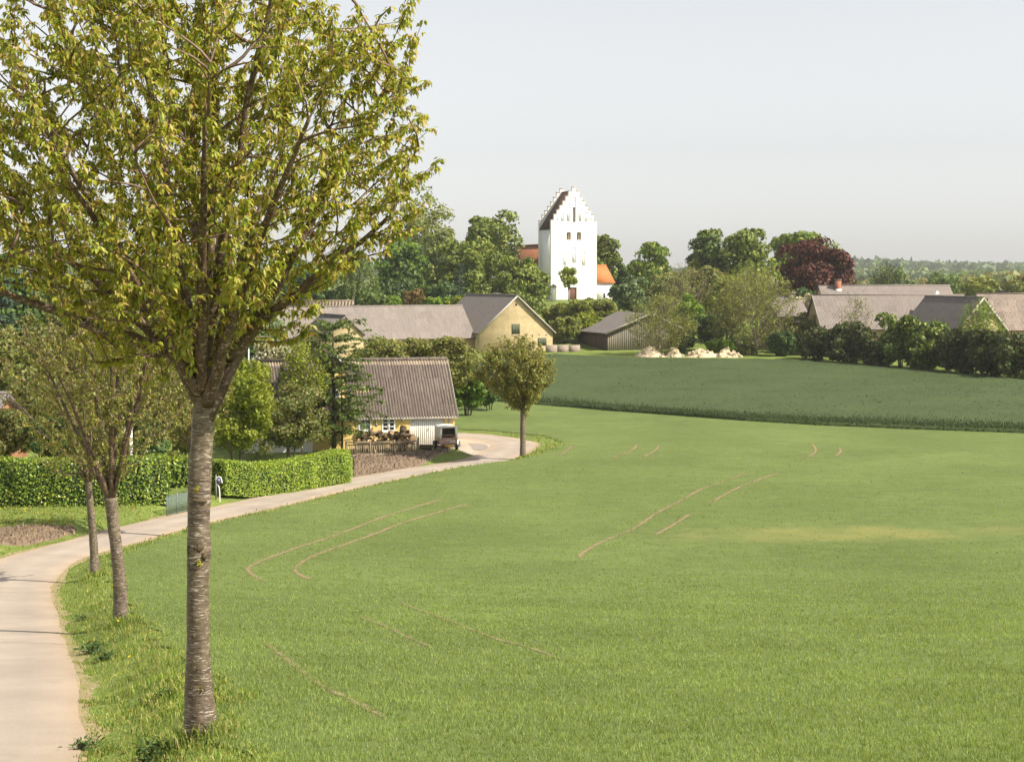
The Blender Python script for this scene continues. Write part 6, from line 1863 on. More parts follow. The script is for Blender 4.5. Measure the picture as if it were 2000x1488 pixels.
# weeping birch: hanging strands over a pale stem
def weeping_birch():
    rng = np.random.default_rng(77)
    Y = 280.0; x = xat(690, Y); g = g1(x, Y); s = ppm(Y, g)
    top = at(690, 474, Y)[2] - g; R = 60/s
    t = empty('weeping_birch', (x, Y, g), 0, 'weeping birch with hanging grey green strands left of the chestnuts', 'tree')
    mb = MB(); mb.tube([(0, 0, -0.1), (0.1, 0, top*0.5), (0, 0, top*0.97)], [0.2, 0.13, 0.02], 8); mb.build('trunk', M_PALEBARK, t, smooth=True)
    P, Nn = [], []; tw = []
    for i in range(240):
        f = rng.random()**0.7; a = rng.random()*6.283
        r = R*math.sqrt(rng.random())*(0.25 + 0.75*(1-f)**0.55)
        st = np.array([math.cos(a)*r, math.sin(a)*r, top*(0.35 + 0.62*f)*(1 - 0.2*(r/R)**2)])
        L = rng.uniform(1.2, 3.2)
        n = int(L*9)
        z = np.linspace(0, 1, n)
        p = st + np.stack([math.cos(a)*0.35*z, math.sin(a)*0.35*z, -L*z], 1) + rng.normal(0, 0.12, (n, 3))
        p[:, 2] = np.maximum(p[:, 2], 0.3)
        P.append(p); Nn.append(rng.normal(size=(n, 3)) + [0, 0, 0.5])
        tw.append(bez(np.array([0, 0, st[2]*0.8]), np.array([st[0]*0.5, st[1]*0.5, st[2]*1.05]), st, 5))
    mb = MB(); twig_mesh(tw, 0.04, 0.015, mb); mb.build('branches', M_TWIGBROWN, t)
    P = np.vstack(P); Nn = np.vstack(Nn)
    V, Q = clump_batch(P, Nn, 0.34*rng.uniform(0.6, 1.3, len(P)), rng, 1.0)
    MB().add(V, Q).build('crown', F_BIRCH, t)
weeping_birch()

# ---- shrub belt along the right side of the dark field
belt = [(1562, 1640, 640, 707, 219, 'brown stemmed hedge shrub at the left end of the field hedge', F_BELT), (1620, 1700, 630, 712, 213, 'brown stemmed hedge shrub in front of the farm wall corner', F_BELT),
        (1690, 1742, 668, 720, 209, 'low hedge shrub under the small farm window', F_BELT), (1722, 1800, 612, 724, 206, 'round green bush rising from the field hedge', F_CHEST),
        (1775, 1856, 628, 730, 202, 'green bush right of the round one in the field hedge', F_CHEST), (1830, 1905, 645, 736, 197, 'dark hedge shrub left of the hedge birch', F_BELT),
        (1885, 1965, 645, 742, 192, 'dark hedge shrub right of the hedge birch', F_BELT), (1940, 2030, 650, 748, 187, 'dark hedge shrub at the right edge of the picture', F_BELT)]
for i, (a, b, c, d, Y, lab, m) in enumerate(belt):
    broad_tree(lab, a, b, c, d+4, Y, m, 150+i, nblob=70, per=120, leaf=0.27, name='hedge_shrub', cat='shrub', stems=7, tr=0.06, jag=0.36, mats2=F_DARK, frac2=0.3, fill=0.6, group='shrubs of the field hedge', dep=1.4)
airy_tree('small thin birch standing in front of the long farm roof', 1672, 214, 1628, 1712, 568, 690, F_SPRING, 160, n2=40, n3=260, leafs=900, leaf=0.18, stems=2, limb=0.06, tw=0.022)
airy_tree('hedge birch with pale stem in front of the dark farm wing', 1906, 195, 1868, 1962, 582, 700, F_BRIGHT, 161, n2=40, n3=280, leafs=3400, leaf=0.19, stems=2, limb=0.07)
airy_tree('dark bare topped conifer on the skyline behind the farm', 1733, 330, 1690, 1772, 506, 575, F_NEEDLE, 162, n2=40, n3=200, leafs=900, leaf=0.3, stems=3, limb=0.12, tw=0.05, twigm=M_DARKBARK, bark=M_DARKBARK)
broad_tree('pale blossom bush beside the dark roofed house', 1553, 1592, 572, 612, 252, F_WHITE, 163, nblob=14, per=80, leaf=0.26, name='blossom_bush', cat='shrub', stems=2, tr=0.06)
for i, (a, b, c, d, Y, m, lab) in enumerate([(1690, 1790, 530, 585, 420, F_GREY, 'grey green field tree behind the farm chimney'), (1800, 1885, 532, 590, 450, F_BIRCH, 'pale round field tree behind the farm ridge'), (1868, 1960, 545, 590, 380, F_SPRING, 'tawny low tree behind the farm wing'), (1950, 2060, 540, 590, 390, F_OLIVE, 'olive low tree at the right skyline')]):
    broad_tree(lab, a, b, c, d, Y, m, 170+i, nblob=30, per=80, leaf=0.55, name='field_tree', tr=0.25)
for i, (px, py, Y) in enumerate([(180, 1247, 0), (160, 1190, 0), (208, 1262, 0), (305, 1440, 0), (165, 1385, 0), (290, 1462, 0), (325, 1340, 0)]):
    rng = np.random.default_rng(300+i)
    P = hit(px, py); s = [0.42, 0.25, 0.30, 0.34, 0.25, 0.22, 0.2][i]
    t = empty('weed_plant', (P[0], P[1], g1(*P)), 0, ['dark leafy weed by the second cherry foot', 'small weed up the bank from the leaning cherry', 'low weed below the leaning cherry foot', 'dark leafy weed left of the near cherry foot', 'low weed beside the lane edge', 'flat weed in the grass by the near cherry', 'rosette weed between the lane and near cherry'][i], 'weed')
    n = 110
    a = rng.random(n)*6.283; e = rng.uniform(-0.1, 1.1, n)
    D = np.stack([np.cos(a)*np.cos(e), np.sin(a)*np.cos(e), np.sin(e)], 1)
    st = np.stack([rng.normal(0, s*0.35, n), rng.normal(0, s*0.35, n), rng.uniform(0.0, s*0.55, n)], 1)
    V, Q = leaf_batch(st, D, np.array([0, 0, 1.0]) + rng.normal(0, 0.3, (n, 3)), s*rng.uniform(0.25, 0.5, n), s*rng.uniform(0.08, 0.15, n))
    MB().add(V, Q).build('leaves', F_DARK, t)
    A = np.zeros((16, 3)); A[:, :2] = rng.normal(0, s*0.2, (16, 2)); B = A + np.column_stack([rng.normal(0, s*0.2, (16, 2)), rng.uniform(0.2, 0.6, 16)*s])
    V, Q = prisms(A - [0, 0, 0.03], B, np.full(16, 0.006), np.full(16, 0.003)); MB().add(V, Q).build('stems', M_BARK, t)
# ================================================================== DISTANT WOODS AND HAZE
def far_wood(name, label, Y, px0, px1, tops, leafm, seed, size, n, depth):
    """one continuous belt of wood far off"""
    rng = np.random.default_rng(seed)
    px = rng.uniform(px0, px1, n)
    top = np.interp(px, [a for a, _ in tops], [b for _, b in tops])
    y = Y + rng.random(n)*depth
    x = (px-1000)/FPX*(y*CP)
    zt = np.array([at(a, b, c)[2] for a, b, c in zip(px, top, y)])
    g = gz(x, y)
    f = 1 - np.abs(rng.normal(0, 0.42, n)); f = np.clip(f, 0.0, 1.0)
    crown = size*0.9*np.abs(np.sin(x/size/1.7 + 3*np.sin(x/size/5.3)))*rng.random(n)
    z = g + (zt - g)*f - crown*0.6
    P = np.stack([x, y, np.maximum(z, g)], 1)
    V, Q = clump_batch(P, unit(rng.normal(size=(n, 3)) + [0.3, -0.6, 0.8]), size*rng.uniform(0.5, 1.2, n), rng)
    tag(MB().add(V, Q).build(name, leafm), label, 'wood', kind='stuff')
far_wood('far_wood', 'hazy wooded ridge on the skyline', 2300, 1560, 2300, [(1560, 522), (1650, 513), (1740, 514), (1800, 518), (1900, 521), (2000, 523), (2300, 520)], F_DARK, 201, 16, 16000, 320)
far_wood('far_wood', 'nearer hazy belt of field trees below the ridge', 1250, 1560, 2300, [(1560, 540), (1660, 533), (1760, 531), (1850, 536), (1950, 534), (2300, 534)], F_GREY, 202, 9, 15000, 200)
far_wood('far_wood', 'tawny hedgerow of bare trees on the right skyline', 720, 1640, 2300, [(1640, 556), (1800, 552), (1900, 544), (1960, 538), (2000, 540), (2300, 536)], F_OLIVE, 203, 5, 12000, 90)
far_wood('far_wood', 'hazy wood on the horizon right of the church', 2100, 1150, 1560, [(1150, 536), (1230, 531), (1330, 534), (1560, 528)], F_DARK, 204, 14, 8000, 260)
far_wood('far_wood', 'hazy wood low on the horizon left of the church', 1800, -400, 1100, [(-400, 520), (300, 520), (800, 525), (1100, 534)], F_DARK, 205, 14, 12000, 260)

m, nt, out = mat('haze_air')
pv_ = nt.nodes.new('ShaderNodeVolumePrincipled')
pv_.inputs['Color'].default_value = (0.955, 0.97, 0.985, 1)
pv_.inputs['Density'].default_value = 0.00011
pv_.inputs['Anisotropy'].default_value = 0.0
nt.links.new(pv_.outputs[0], out.inputs['Volume'])
mb = MB(); mb.box(-2500, 2500, -60, 3400, -2.0, 42.0)
hz = mb.build('haze', m)
tag(hz, kind='stuff')
# ================================================================== SMALLER THINGS
M_OLDWOOD = simple('weathered_fence_wood', (0.30, 0.24, 0.155), (0.19, 0.15, 0.095), 7, stretch=(4, 4, 0.6), objvar=0.2)
M_LOGBARK = simple('log_bark', (0.17, 0.115, 0.075), (0.085, 0.056, 0.038), 9, objvar=0.35, detail=6, bumpy=0.5)
M_LOGEND = simple('sawn_wood', (0.56, 0.40, 0.24), (0.40, 0.26, 0.15), 6, objvar=0.25)
M_RUBBER = simple('tyre_rubber', (0.032, 0.031, 0.036), (0.02, 0.02, 0.022), 8, rough=0.75)
M_TARP = simple('white_canvas', (0.83, 0.81, 0.76), (0.76, 0.73, 0.67), 3, rough=0.8, bumpy=0.2)
M_TARPIN = simple('canvas_inside', (0.40, 0.32, 0.235), (0.33, 0.26, 0.19), 3)
M_TRBOX = simple('faded_red_brown_paint', (0.42, 0.28, 0.225), (0.33, 0.21, 0.17), 4, rough=0.6)
M_PLATE = simple('yellow_number_plate', (0.74, 0.42, 0.045), (0.66, 0.36, 0.035), 9, rough=0.5)
M_IRON = simple('dark_iron', (0.055, 0.045, 0.042), (0.03, 0.025, 0.024), 7, rough=0.6)
M_REDLAMP = simple('red_lamp', (0.30, 0.05, 0.04), (0.20, 0.03, 0.03), 9, rough=0.3)

# ---- trailer with canvas top, open at the back
px = at(876, 876, 110.3)
tr = empty('covered_trailer', (px[0], 110.3, g1(px[0], 110.3) + 0.03), math.radians(13), 'small brown trailer with white canvas top open at the back', 'trailer')
tr.scale = (0.9, 0.9, 0.95)
W2 = 0.66; L = 2.1
mb = MB(); rect_wall(mb, -W2, W2, 0.46, 0.95, 0, 0.04, []); mb.box(-W2, -W2+0.04, 0.042, L, 0.46, 0.95); mb.box(W2-0.04, W2, 0.042, L, 0.46, 0.95); mb.box(-W2, W2, L+0.002, L+0.04, 0.46, 0.95); mb.box(-W2+0.042, W2-0.042, 0.042, L-0.002, 0.46, 0.50)
body = mb.build('body', M_TRBOX, tr)
MB().bar((-W2-0.02, -0.02, 0.955), (W2+0.02, -0.02, 0.955), 0.05, 0.04).build('top_rail', M_TRBOX, body)
# canvas: roof, sides, front, rolled flaps
mb = MB()
z0, z1 = 0.96, 1.70
def strip(y0, y1):
    prof = [(-W2, z0), (-W2-0.01, z0+0.4), (-W2+0.02, z1-0.10), (-W2+0.10, z1), (0, z1+0.05), (W2-0.10, z1+0.02), (W2-0.02, z1-0.08), (W2+0.01, z0+0.4), (W2, z0)]
    V = [(x, y, z) for y in (y0, y1) for x, z in prof]
    n = len(prof); mb.add(V, [(i, i+1, n+i+1, n+i) for i in range(n-1)])
for k in range(6): strip(0.0 + L*k/6, 0.0 + L*(k+1)/6)
cv = mb.build('canvas_top', M_TARP, tr, smooth=True)
mb = MB(); mb.add([(-W2+0.01, L-0.02, z0), (W2-0.01, L-0.02, z0), (W2-0.02, L-0.02, z1-0.08), (-W2+0.02, L-0.02, z1-0.08)], [(0, 1, 2, 3)]); mb.build('canvas_front', M_TARPIN, cv)
mb = MB(); mb.add([(-W2+0.015, 0.35, z0), (-W2+0.015, L-0.03, z0), (-W2+0.035, L-0.03, z1-0.1), (-W2+0.035, 0.35, z1-0.1)], [(0, 1, 2, 3)]); mb.add([(W2-0.015, 0.35, z0), (W2-0.015, L-0.03, z0), (W2-0.035, L-0.03, z1-0.1), (W2-0.035, 0.35, z1-0.1)], [(3, 2, 1, 0)]); mb.add([(-W2+0.05, 0.3, z1-0.06), (W2-0.05, 0.3, z1-0.06), (W2-0.05, L-0.03, z1-0.06), (-W2+0.05, L-0.03, z1-0.06)], [(0, 1, 2, 3)]); mb.build('canvas_lining', M_TARPIN, cv)
MB().tube([(-W2-0.02, -0.05, z1-0.02), (-0.2, -0.07, z1+0.0), (0.3, -0.07, z1+0.02), (W2+0.0, -0.05, z1+0.03)], [0.05, 0.075, 0.075, 0.05], 9).build('rolled_flap', M_TARP, cv, smooth=True)
for s in (-1, 1):
    MB().hexa([(s*W2-0.02, -0.05, z0-0.1), (s*(W2-0.12), -0.06, z0-0.05), (s*(W2-0.12), -0.02, z0-0.05), (s*W2-0.02, -0.02, z0-0.1), (s*W2, -0.05, z1-0.05), (s*(W2-0.2), -0.06, z1-0.07), (s*(W2-0.2), -0.02, z1-0.07), (s*W2, -0.02, z1-0.05)]).build('side_flap', M_TARP, cv)
# light bar with plate, lamps
lb = MB().box(-W2+0.05, W2-0.02, -0.09, -0.05, 0.30, 0.34).build('light_bar', M_IRON, tr)
MB().box(-W2+0.06, W2, -0.08, -0.045, 0.50, 0.53).build('bumper', M_IRON, tr)
MB().box(-W2+0.10, -W2+0.14, -0.075, -0.05, 0.34, 0.50).build('bracket', M_IRON, lb); MB().box(W2-0.10, W2-0.06, -0.075, -0.05, 0.34, 0.50).build('bracket', M_IRON, lb)
MB().box(-0.30, 0.30, -0.12, -0.095, 0.35, 0.47).build('number_plate', M_PLATE, lb)
for s in (-1, 1):
    MB().tube([(s*0.48, -0.13, 0.42), (s*0.48, -0.06, 0.42)], 0.055, 12).build('tail_lamp', M_REDLAMP, lb)
ax = MB().bar((-W2-0.15, 1.05, 0.30), (W2+0.15, 1.05, 0.30), 0.07, 0.07).build('axle', M_IRON, tr)
MB().bar((0, 0.1, 0.40), (0, L+1.3, 0.40), 0.08, 0.10).build('drawbar', M_IRON, tr)
MB().bar((-0.05, -0.03, 0.32), (-0.12, -0.05, 0.02), 0.05, 0.05).build('prop_leg', M_IRON, tr)
for s in (-1, 1):
    xw = s*(W2+0.15)
    w = empty('wheel', (0, 0, 0)); w.parent = tr
    prof = [(-0.08, 0.20), (-0.09, 0.27), (-0.06, 0.315), (0.06, 0.315), (0.09, 0.27), (0.08, 0.20)]
    n = 22; V = []
    for k in range(n):
        a = k/n*6.283
        for dx, r in prof: V.append((xw+dx, 1.05 + r*math.cos(a), 0.315 + r*math.sin(a)))
    q = [(k*6+i, k*6+i+1, ((k+1) % n)*6+i+1, ((k+1) % n)*6+i) for k in range(n) for i in range(5)]
    MB().add(V, q).build('tyre', M_RUBBER, w, smooth=True)
    MB().tube([(xw-0.07, 1.05, 0.315), (xw+0.07, 1.05, 0.315)], 0.205, 16).build('rim', M_METAL, w)
    mb = MB(); aa = np.linspace(0.25, 2.9, 9)
    for i in range(8):
        V = [(xw-0.11, 1.05+0.38*math.cos(aa[i]), 0.315+0.38*math.sin(aa[i])), (xw+0.11, 1.05+0.38*math.cos(aa[i]), 0.315+0.38*math.sin(aa[i])), (xw+0.11, 1.05+0.38*math.cos(aa[i+1]), 0.315+0.38*math.sin(aa[i+1])), (xw-0.11, 1.05+0.38*math.cos(aa[i+1]), 0.315+0.38*math.sin(aa[i+1]))]
        mb.add(V, [(0, 1, 2, 3)])
    mb.build('mudguard', M_IRON if s < 0 else M_TARP, tr)
mb = MB(); mb.add([(W2+0.08, -0.02, 0.60), (W2+0.22, -0.02, 0.60), (W2+0.15, -0.02, 0.74), (W2+0.08, 0.0, 0.60), (W2+0.22, 0.0, 0.60), (W2+0.15, 0.0, 0.74)], [(0, 1, 4, 3), (1, 2, 5, 4), (2, 0, 3, 5)], [(0, 2, 1), (3, 4, 5)]); mb.build('reflector', M_REDLAMP, tr)
MB().box(W2+0.06, W2+0.24, 0.01, 0.03, 0.32, 0.58).build('mud_flap', M_TARP, tr)
# white lettering on the tailgate, worn beyond reading
for i, (x, z, w, h) in enumerate([(-0.18, 0.80, 0.05, 0.07), (-0.06, 0.80, 0.07, 0.06), (0.02, 0.81, 0.05, 0.05), (0.09, 0.80, 0.05, 0.07), (0.14, 0.80, 0.03, 0.06), (0.18, 0.70, 0.06, 0.07), (0.26, 0.70, 0.07, 0.06), (0.35, 0.70, 0.06, 0.05), (0.43, 0.71, 0.07, 0.07)]):
    MB().box(x-w/2, x+w/2, -0.006, -0.002, z-h/2, z+h/2).build('lettering', M_TARP, body)

# ---- picket fence with lattice top
A, B = hit(676, 884), hit(817, 883)
A = np.array([A[0], 109.6]); B = np.array([xat(817, 110.4), 110.4]); A[0] = xat(676, 109.6)
fl = np.linalg.norm(B-A)
fence = empty('picket_fence', (A[0], A[1], g1(*A)), math.atan2(B[1]-A[1], B[0]-A[0]), 'brown picket fence with lattice top in front of the log pile', 'fence')
for i in range(4):
    x = fl*i/3
    MB().box(x-0.055, x+0.055, -0.02, 0.08, -0.3, 0.98 if i < 3 else 1.12).build('post', M_OLDWOOD, fence)
for i, z in enumerate((0.12, 0.66, 0.86)):
    for j in range(3):
        MB().box(fl*j/3+0.057, fl*(j+1)/3-0.057, 0.0, 0.035, z-0.03, z+0.03).build('rail', M_OLDWOOD, fence)
n = int(fl/0.145)
pk = None
for i in range(n):
    x = 0.10 + i*(fl-0.2)/(n-1)
    if pk is None:
        pk = MB().hexa([(-0.038, -0.022, 0.02), (0.038, -0.022, 0.02), (0.038, -0.002, 0.02), (-0.038, -0.002, 0.02), (-0.038, -0.022, 0.64), (0.038, -0.022, 0.64), (0.038, -0.002, 0.64), (-0.038, -0.002, 0.64)]).build('picket', M_OLDWOOD, fence); o = pk
    else: o = inst(pk, fence)
    o.location = (x, 0, RNG.normal(0, 0.01)); o.rotation_euler = (0, RNG.normal(0, 0.02), 0)
n = int(fl/0.17)
lt = None
for i in range(n):
    for s in (-1, 1):
        x = 0.1 + i*(fl-0.3)/(n-1)
        if lt is None or (s == -1 and lt[0] is None): lt = lt or [None, None]
        k = 0 if s < 0 else 1
        if lt[k] is None:
            lt[k] = MB().bar((-0.09*s, -0.012 - 0.008*k, 0.66), (0.09*s, -0.012 - 0.008*k, 0.86), 0.010, 0.026).build('lattice_slat', M_OLDWOOD, fence); o = lt[k]
        else: o = inst(lt[k], fence)
        o.location = (x + 0.09, 0, 0)

# ---- logs, each its own
def log_mesh(r, l, seed):
    rng = np.random.default_rng(seed)
    n = 10; a = np.linspace(0, 6.283, n, endpoint=False); rr = r*(1 + rng.normal(0, 0.09, n))
    ring = np.stack([rr*np.cos(a), np.zeros(n), rr*np.sin(a)], 1)
    V = np.vstack([ring + [0, -l/2, 0], ring*0.94 + [0.02*rng.normal(), l/2, 0.02*rng.normal()], ring + [0, -l/2, 0], ring*0.94 + [0, l/2, 0], [[0, -l/2-0.004, 0], [0, l/2+0.004, 0]]])
    k = np.arange(n); k2 = (k+1) % n
    me = mesh_np('log', V, np.stack([k, k2, n+k2, n+k], 1), np.vstack([np.stack([np.full(n, 4*n), 2*n+k2, 2*n+k], 1), np.stack([np.full(n, 4*n+1), 3*n+k, 3*n+k2], 1)]), None, np.ones(2*n, int))
    me.materials.append(M_LOGBARK); me.materials.append(M_LOGEND)
    return me
LM = [log_mesh(0.105, 0.55, 1), log_mesh(0.13, 0.6, 2), log_mesh(0.15, 0.5, 3), log_mesh(0.085, 0.8, 4)]
rng = np.random.default_rng(9)
def put_log(x, y, z, rz, ry, me, label, group):
    o = bpy.data.objects.new('log', me); COL.objects.link(o)
    o.location = (x, y, z); o.rotation_euler = (ry, rng.random()*6, rz)
    tag(o, label, 'log', group)
for row in range(7):
    nrow = int(18 - row*1.4)
    for i in range(nrow):
        f = (i + 0.5 + rng.normal(0, 0.2))/nrow
        pxx = 690 + (806-690)*f
        hmax = 1.05 + 0.45*math.sin(f*math.pi*1.05)*(1 if f < 0.85 else 0.6) + 0.22*math.sin(f*9)
        z = 0.12 + row*0.195
        if z > hmax: continue
        Yl_ = 111.6 + rng.normal(0, 0.25)
        x = xat(pxx, Yl_)
        put_log(x, Yl_, g1(x, Yl_) + z, rng.normal(0, 0.6), rng.normal(0, 0.3), LM[rng.integers(0, 4)], 'split firewood log in the big heap behind the picket fence', 'logs of the firewood heap')
for (a, b, h, m_, lab) in [(787, 111.0, 1.55, 2, 'thick stump piece standing on top of the firewood heap'), (786, 111.0, 1.28, 2, 'thick log piece under the topmost stump of the heap'), (806, 111.0, 0.95, 2, 'round log end at the right end of the firewood heap')]:
    x = xat(a, b); o = bpy.data.objects.new('log', LM[m_]); COL.objects.link(o); o.location = (x, b, g1(x, b)+h); o.rotation_euler = (1.3 if h > 1.2 else 0.2, 0.3, 0.4); o.scale = (1.5, 0.7, 1.5); tag(o, lab, 'log')
for (a, b, h, rz, lab) in [(833, 112.2, 0.10, 1.35, 'long thin pole lying right of the fence'), (838, 112.0, 0.27, 1.5, 'upper thin pole lying right of the fence'), (826, 111.6, 0.12, 1.45, 'short pole lying against the fence end')]:
    x = xat(a, b); o = bpy.data.objects.new('log', LM[3]); COL.objects.link(o); o.location = (x, b, g1(x, b)+h); o.rotation_euler = (0, 0.3, rz); o.scale = (0.85, 1.6, 0.85); tag(o, lab, 'pole')

# ---- stones
def stone_mesh(seed, r=1.0, n=2):
    rng = np.random.default_rng(seed)
    import bmesh
    bm = bmesh.new(); bmesh.ops.create_icosphere(bm, subdivisions=n, radius=r)
    ph = rng.random((5, 3))*4
    for v in bm.verts:
        c = np.array(v.co)
        f = 1 + sum(0.10*math.sin(np.dot(p - 2, c)*2.2/r + i) for i, p in enumerate(ph))
        v.co = v.co*f
    me = bpy.data.meshes.new('stone'); bm.to_mesh(me); bm.free()
    return me
M_STONE = simple('field_stone', (0.36, 0.29, 0.22), (0.20, 0.16, 0.12), 3, objvar=0.3, detail=6, bumpy=0.4)
SM = [stone_mesh(i) for i in range(4)]
for m_ in SM: m_.materials.append(M_STONE)
for i, (a, b, r, lab) in enumerate([(857, 880, 0.20, 'brown boulder left of three beside the trailer'), (867, 879, 0.22, 'brown boulder in the middle beside the trailer'), (848, 879, 0.13, 'small stone left of the trailer boulders'), (875, 881, 0.17, 'dark boulder in the grass behind the trailer')]):
    P = hit(a, b); P[1] -= 0.4; o = bpy.data.objects.new('boulder', SM[i % 4]); COL.objects.link(o); o.location = (P[0], P[1], g1(*P) + r*0.55); o.scale = (r*1.9, r*1.3, r*1.25); o.rotation_euler = (0, 0, i*1.1); tag(o, lab, 'boulder')
for i in range(74):
    f = i/73
    a = 684 + (868-684)*f + rng.normal(0, 1.2)
    P = np.array([xat(a, 0), 0]); Yq = 108.7 + 0.9*f + rng.normal(0, 0.16); P = np.array([xat(a, Yq), Yq])
    r = rng.uniform(0.05, 0.10)
    o = bpy.data.objects.new('border_stone', SM[i % 4]); COL.objects.link(o); o.location = (P[0], P[1], g1(*P) + r*0.5 + 0.03); o.scale = (r*1.3, r, r*0.8); o.rotation_euler = (0, 0, rng.random()*6)
    tag(o, 'pale fist sized stone in the row edging the bed below the fence', 'stone', 'stones edging the dug bed')

# ---- chalk heaps
M_CHALK = simple('pale_chalk', (0.66, 0.56, 0.40), (0.47, 0.375, 0.245), 1.6, rough=0.95, spec=0.1, detail=8, bumpy=1.0, bdist=0.25)
import bmesh
def heap(label, px0, px1, py0, py1, Y, seed):
    rng = np.random.default_rng(seed)
    a, b = at(px0, py1, Y), at(px1, py1, Y); top = at(px0, py0, Y)[2]
    cx, w = (a[0]+b[0])/2, (b[0]-a[0])/2
    g = g1(cx, Y); h = top - g
    n = 46
    u = np.linspace(-1, 1, n); X, Yy = np.meshgrid(u, u)
    ph = rng.random(12)*6.28
    R = np.sqrt(X**2 + Yy**2)
    pk = [(rng.uniform(-0.35, 0.35), rng.uniform(-0.3, 0.3), rng.uniform(0.5, 1.0)) for _ in range(4)]; pk[0] = (pk[0][0], pk[0][1], 1.0)
    Z = np.zeros_like(X)
    for x, y, q in pk: Z = np.maximum(Z, q*(1 - 1.25*np.sqrt((X-x)**2 + (Yy-y)**2)))
    Z = np.maximum(Z, 0)*1.06
    nz = 0.045*np.sin(9*X+ph[0])*np.sin(8*Yy+ph[1]) + 0.035*np.sin(17*X+ph[2]+3*Yy)*np.sin(15*Yy+ph[3]) + rng.normal(0, 0.022, X.shape)
    Z = np.where(Z > 0.02, Z + nz, Z) - 0.12*(R > 0.98)
    V, Q = grid_mesh(X*w*1.05, Yy*w*0.85, Z*h)
    t = empty('chalk_heap', (cx, Y, g), 0, label, 'heap')
    link('mound', mesh_np('mound', V, Q), M_CHALK, t)
    me = SM[0].copy(); me.materials.clear(); me.materials.append(M_CHALK)
    for i in range(26):
        x, y = rng.normal(0, 0.45, 2)
        if x*x + y*y > 1: continue
        zi = Z[int((np.clip(y, -1, 1)+1)/2*(n-1)), int((np.clip(x, -1, 1)+1)/2*(n-1))]
        r = rng.uniform(0.12, 0.34)
        o = bpy.data.objects.new('clod', me); COL.objects.link(o); o.parent = t
        o.location = (x*w*1.05, y*w*0.85, max(zi, 0)*h + r*0.2); o.scale = (r, r*0.9, r*0.75); o.rotation_euler = (rng.random(), rng.random(), rng.random()*6)
heap('tall pale chalk heap at the left end of the row', 1240, 1306, 678, 700, 225.5, 1)
heap('low chalk heap second from the left', 1296, 1340, 682, 699, 225.0, 2)
heap('broad chalk heap in the middle of the row', 1336, 1400, 681, 700, 225.0, 3)
heap('pointed yellowish chalk heap at the right end', 1394, 1446, 681, 700, 224.5, 4)
heap('small pale heap beside the hedge gap', 1548, 1568, 676, 692, 232, 5)

# ---- teal mesh gate, hooked white post, other posts
M_TEAL = simple('faded_teal_paint', (0.19, 0.245, 0.225), (0.12, 0.16, 0.15), 6, rough=0.6, objvar=0.15)
A = hit(326, 993); B = hit(392, 980)
Yg0 = A[1]; A = np.array([xat(326, Yg0), Yg0]); B = np.array([xat(385, Yg0 + 2.6), Yg0 + 2.6])
gl_ = np.linalg.norm(B-A)
gate = empty('mesh_gate', (A[0], A[1], g1(*A)), math.atan2(B[1]-A[1], B[0]-A[0]), 'faded teal wire mesh gate at the hedge end', 'gate')
ht = 38/ppm(Yg0)
for i in range(4):
    x = gl_*i/3
    MB().tube([(x, 0, -0.2), (x, 0, ht + 0.08)], 0.028, 8).build('post', M_TEAL, gate)
for z in (0.06, ht*0.5, ht): MB().bar((0, 0, z), (gl_, 0, z), 0.022, 0.022).build('rail', M_TEAL, gate)
n = int(gl_/0.055)
wr = None
for i in range(n):
    if wr is None: wr = MB().bar((0, 0.004, 0.03), (0, 0.004, ht), 0.016, 0.016).build('wire', M_TEAL, gate)
    else: inst(wr, gate, loc=((i+0.5)*gl_/n, 0, 0))
P = hit(431, 969); s = ppm(P[1])
M_POSTW = simple('white_tube_paint', (0.80, 0.79, 0.77), (0.72, 0.71, 0.68), 6, rough=0.4)
hp = empty('hooked_post', (P[0], P[1], g1(*P)), 0, 'white hooked tube post holding a small blue box by the hedge', 'post')
q = lambda a, b: ((a-431)/s, 0, (969-b)/s)
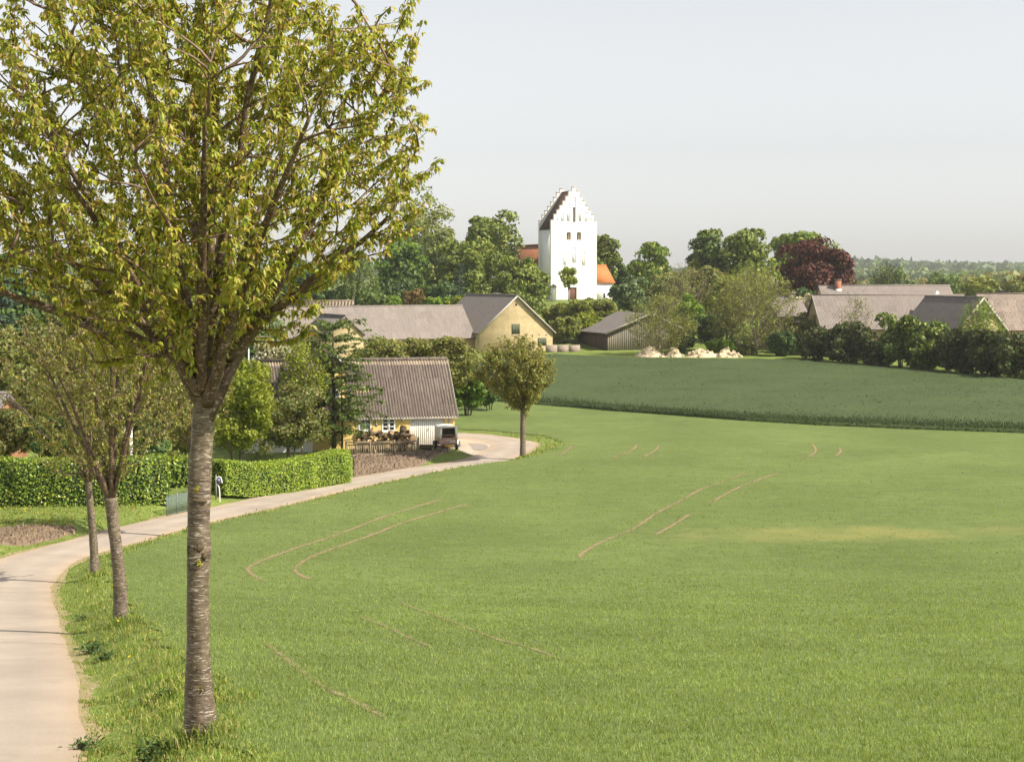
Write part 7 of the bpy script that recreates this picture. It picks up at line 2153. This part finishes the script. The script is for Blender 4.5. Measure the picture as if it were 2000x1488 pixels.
MB().tube(catmull(np.array([(*q(429, 973)[:1], 0, -0.1), q(429, 955), q(428, 940), q(424, 933), q(422, 926), q(423, 921), q(427, 919), q(431, 920), q(433, 925), q(434, 931)]), 0.03), 0.032, 8).build('tube', M_POSTW, hp, smooth=True)
mb = MB(); b0 = q(424.5, 931); b1 = q(430.5, 922); mb.box(b0[0], b1[0], -0.09, 0.09, b0[2], b1[2]); o = mb.build('box', simple('blue_plastic', (0.11, 0.12, 0.30), (0.08, 0.085, 0.22), 6, rough=0.4), hp)
MB().box(b0[0]+0.02, b1[0]-0.02, -0.098, -0.092, (b0[2]+b1[2])/2, b1[2]-0.02).build('label', simple('pale_blue_label', (0.38, 0.40, 0.62), None), o)
P2 = np.array([xat(422, P[1]+0.3), P[1]+0.3])
t = empty('gate_post', (P2[0], P2[1], g1(*P2)), 0, 'grey metal gate post just left of the hooked white post', 'post')
MB().tube([(0, 0, -0.2), (0, 0, 48/s)], 0.04, 8).build('shaft', M_METAL, t); MB().tube([(0, 0, 48/s), (0, 0, 48/s+0.04)], [0.045, 0.02], 8).build('cap', M_METAL, t)
Yq = 88.0; x = xat(257, Yq)
t = empty('garden_post', (x, Yq, g1(x, Yq)), 0, 'white post in the garden behind the hedge', 'post')
MB().box(-0.07, 0.07, -0.07, 0.07, -0.2, locz(257, 838, Yq, g1(x, Yq))).build('shaft', M_POSTW, t); zt_ = locz(257, 838, Yq, g1(x, Yq)); MB().box(-0.1, 0.1, -0.1, 0.1, zt_+0.002, zt_+0.06).build('cap', M_POSTW, t)
Yq = 118.0; x = xat(487, Yq); g_ = g1(x, Yq)
t = empty('flag_pole', (x, Yq, g_), 0, 'thin white flag pole rising behind the garden trees', 'pole')
zt_ = locz(487, 600, Yq, g_)
MB().tube([(0, 0, -0.2), (0, 0, zt_*0.5), (0, 0, zt_)], [0.07, 0.055, 0.04], 8).build('shaft', M_POSTW, t, smooth=True); MB().tube([(0, 0, zt_), (0, 0, zt_+0.07), (0, 0, zt_+0.13)], [0.03, 0.07, 0.02], 8).build('finial', M_POSTW, t, smooth=True)
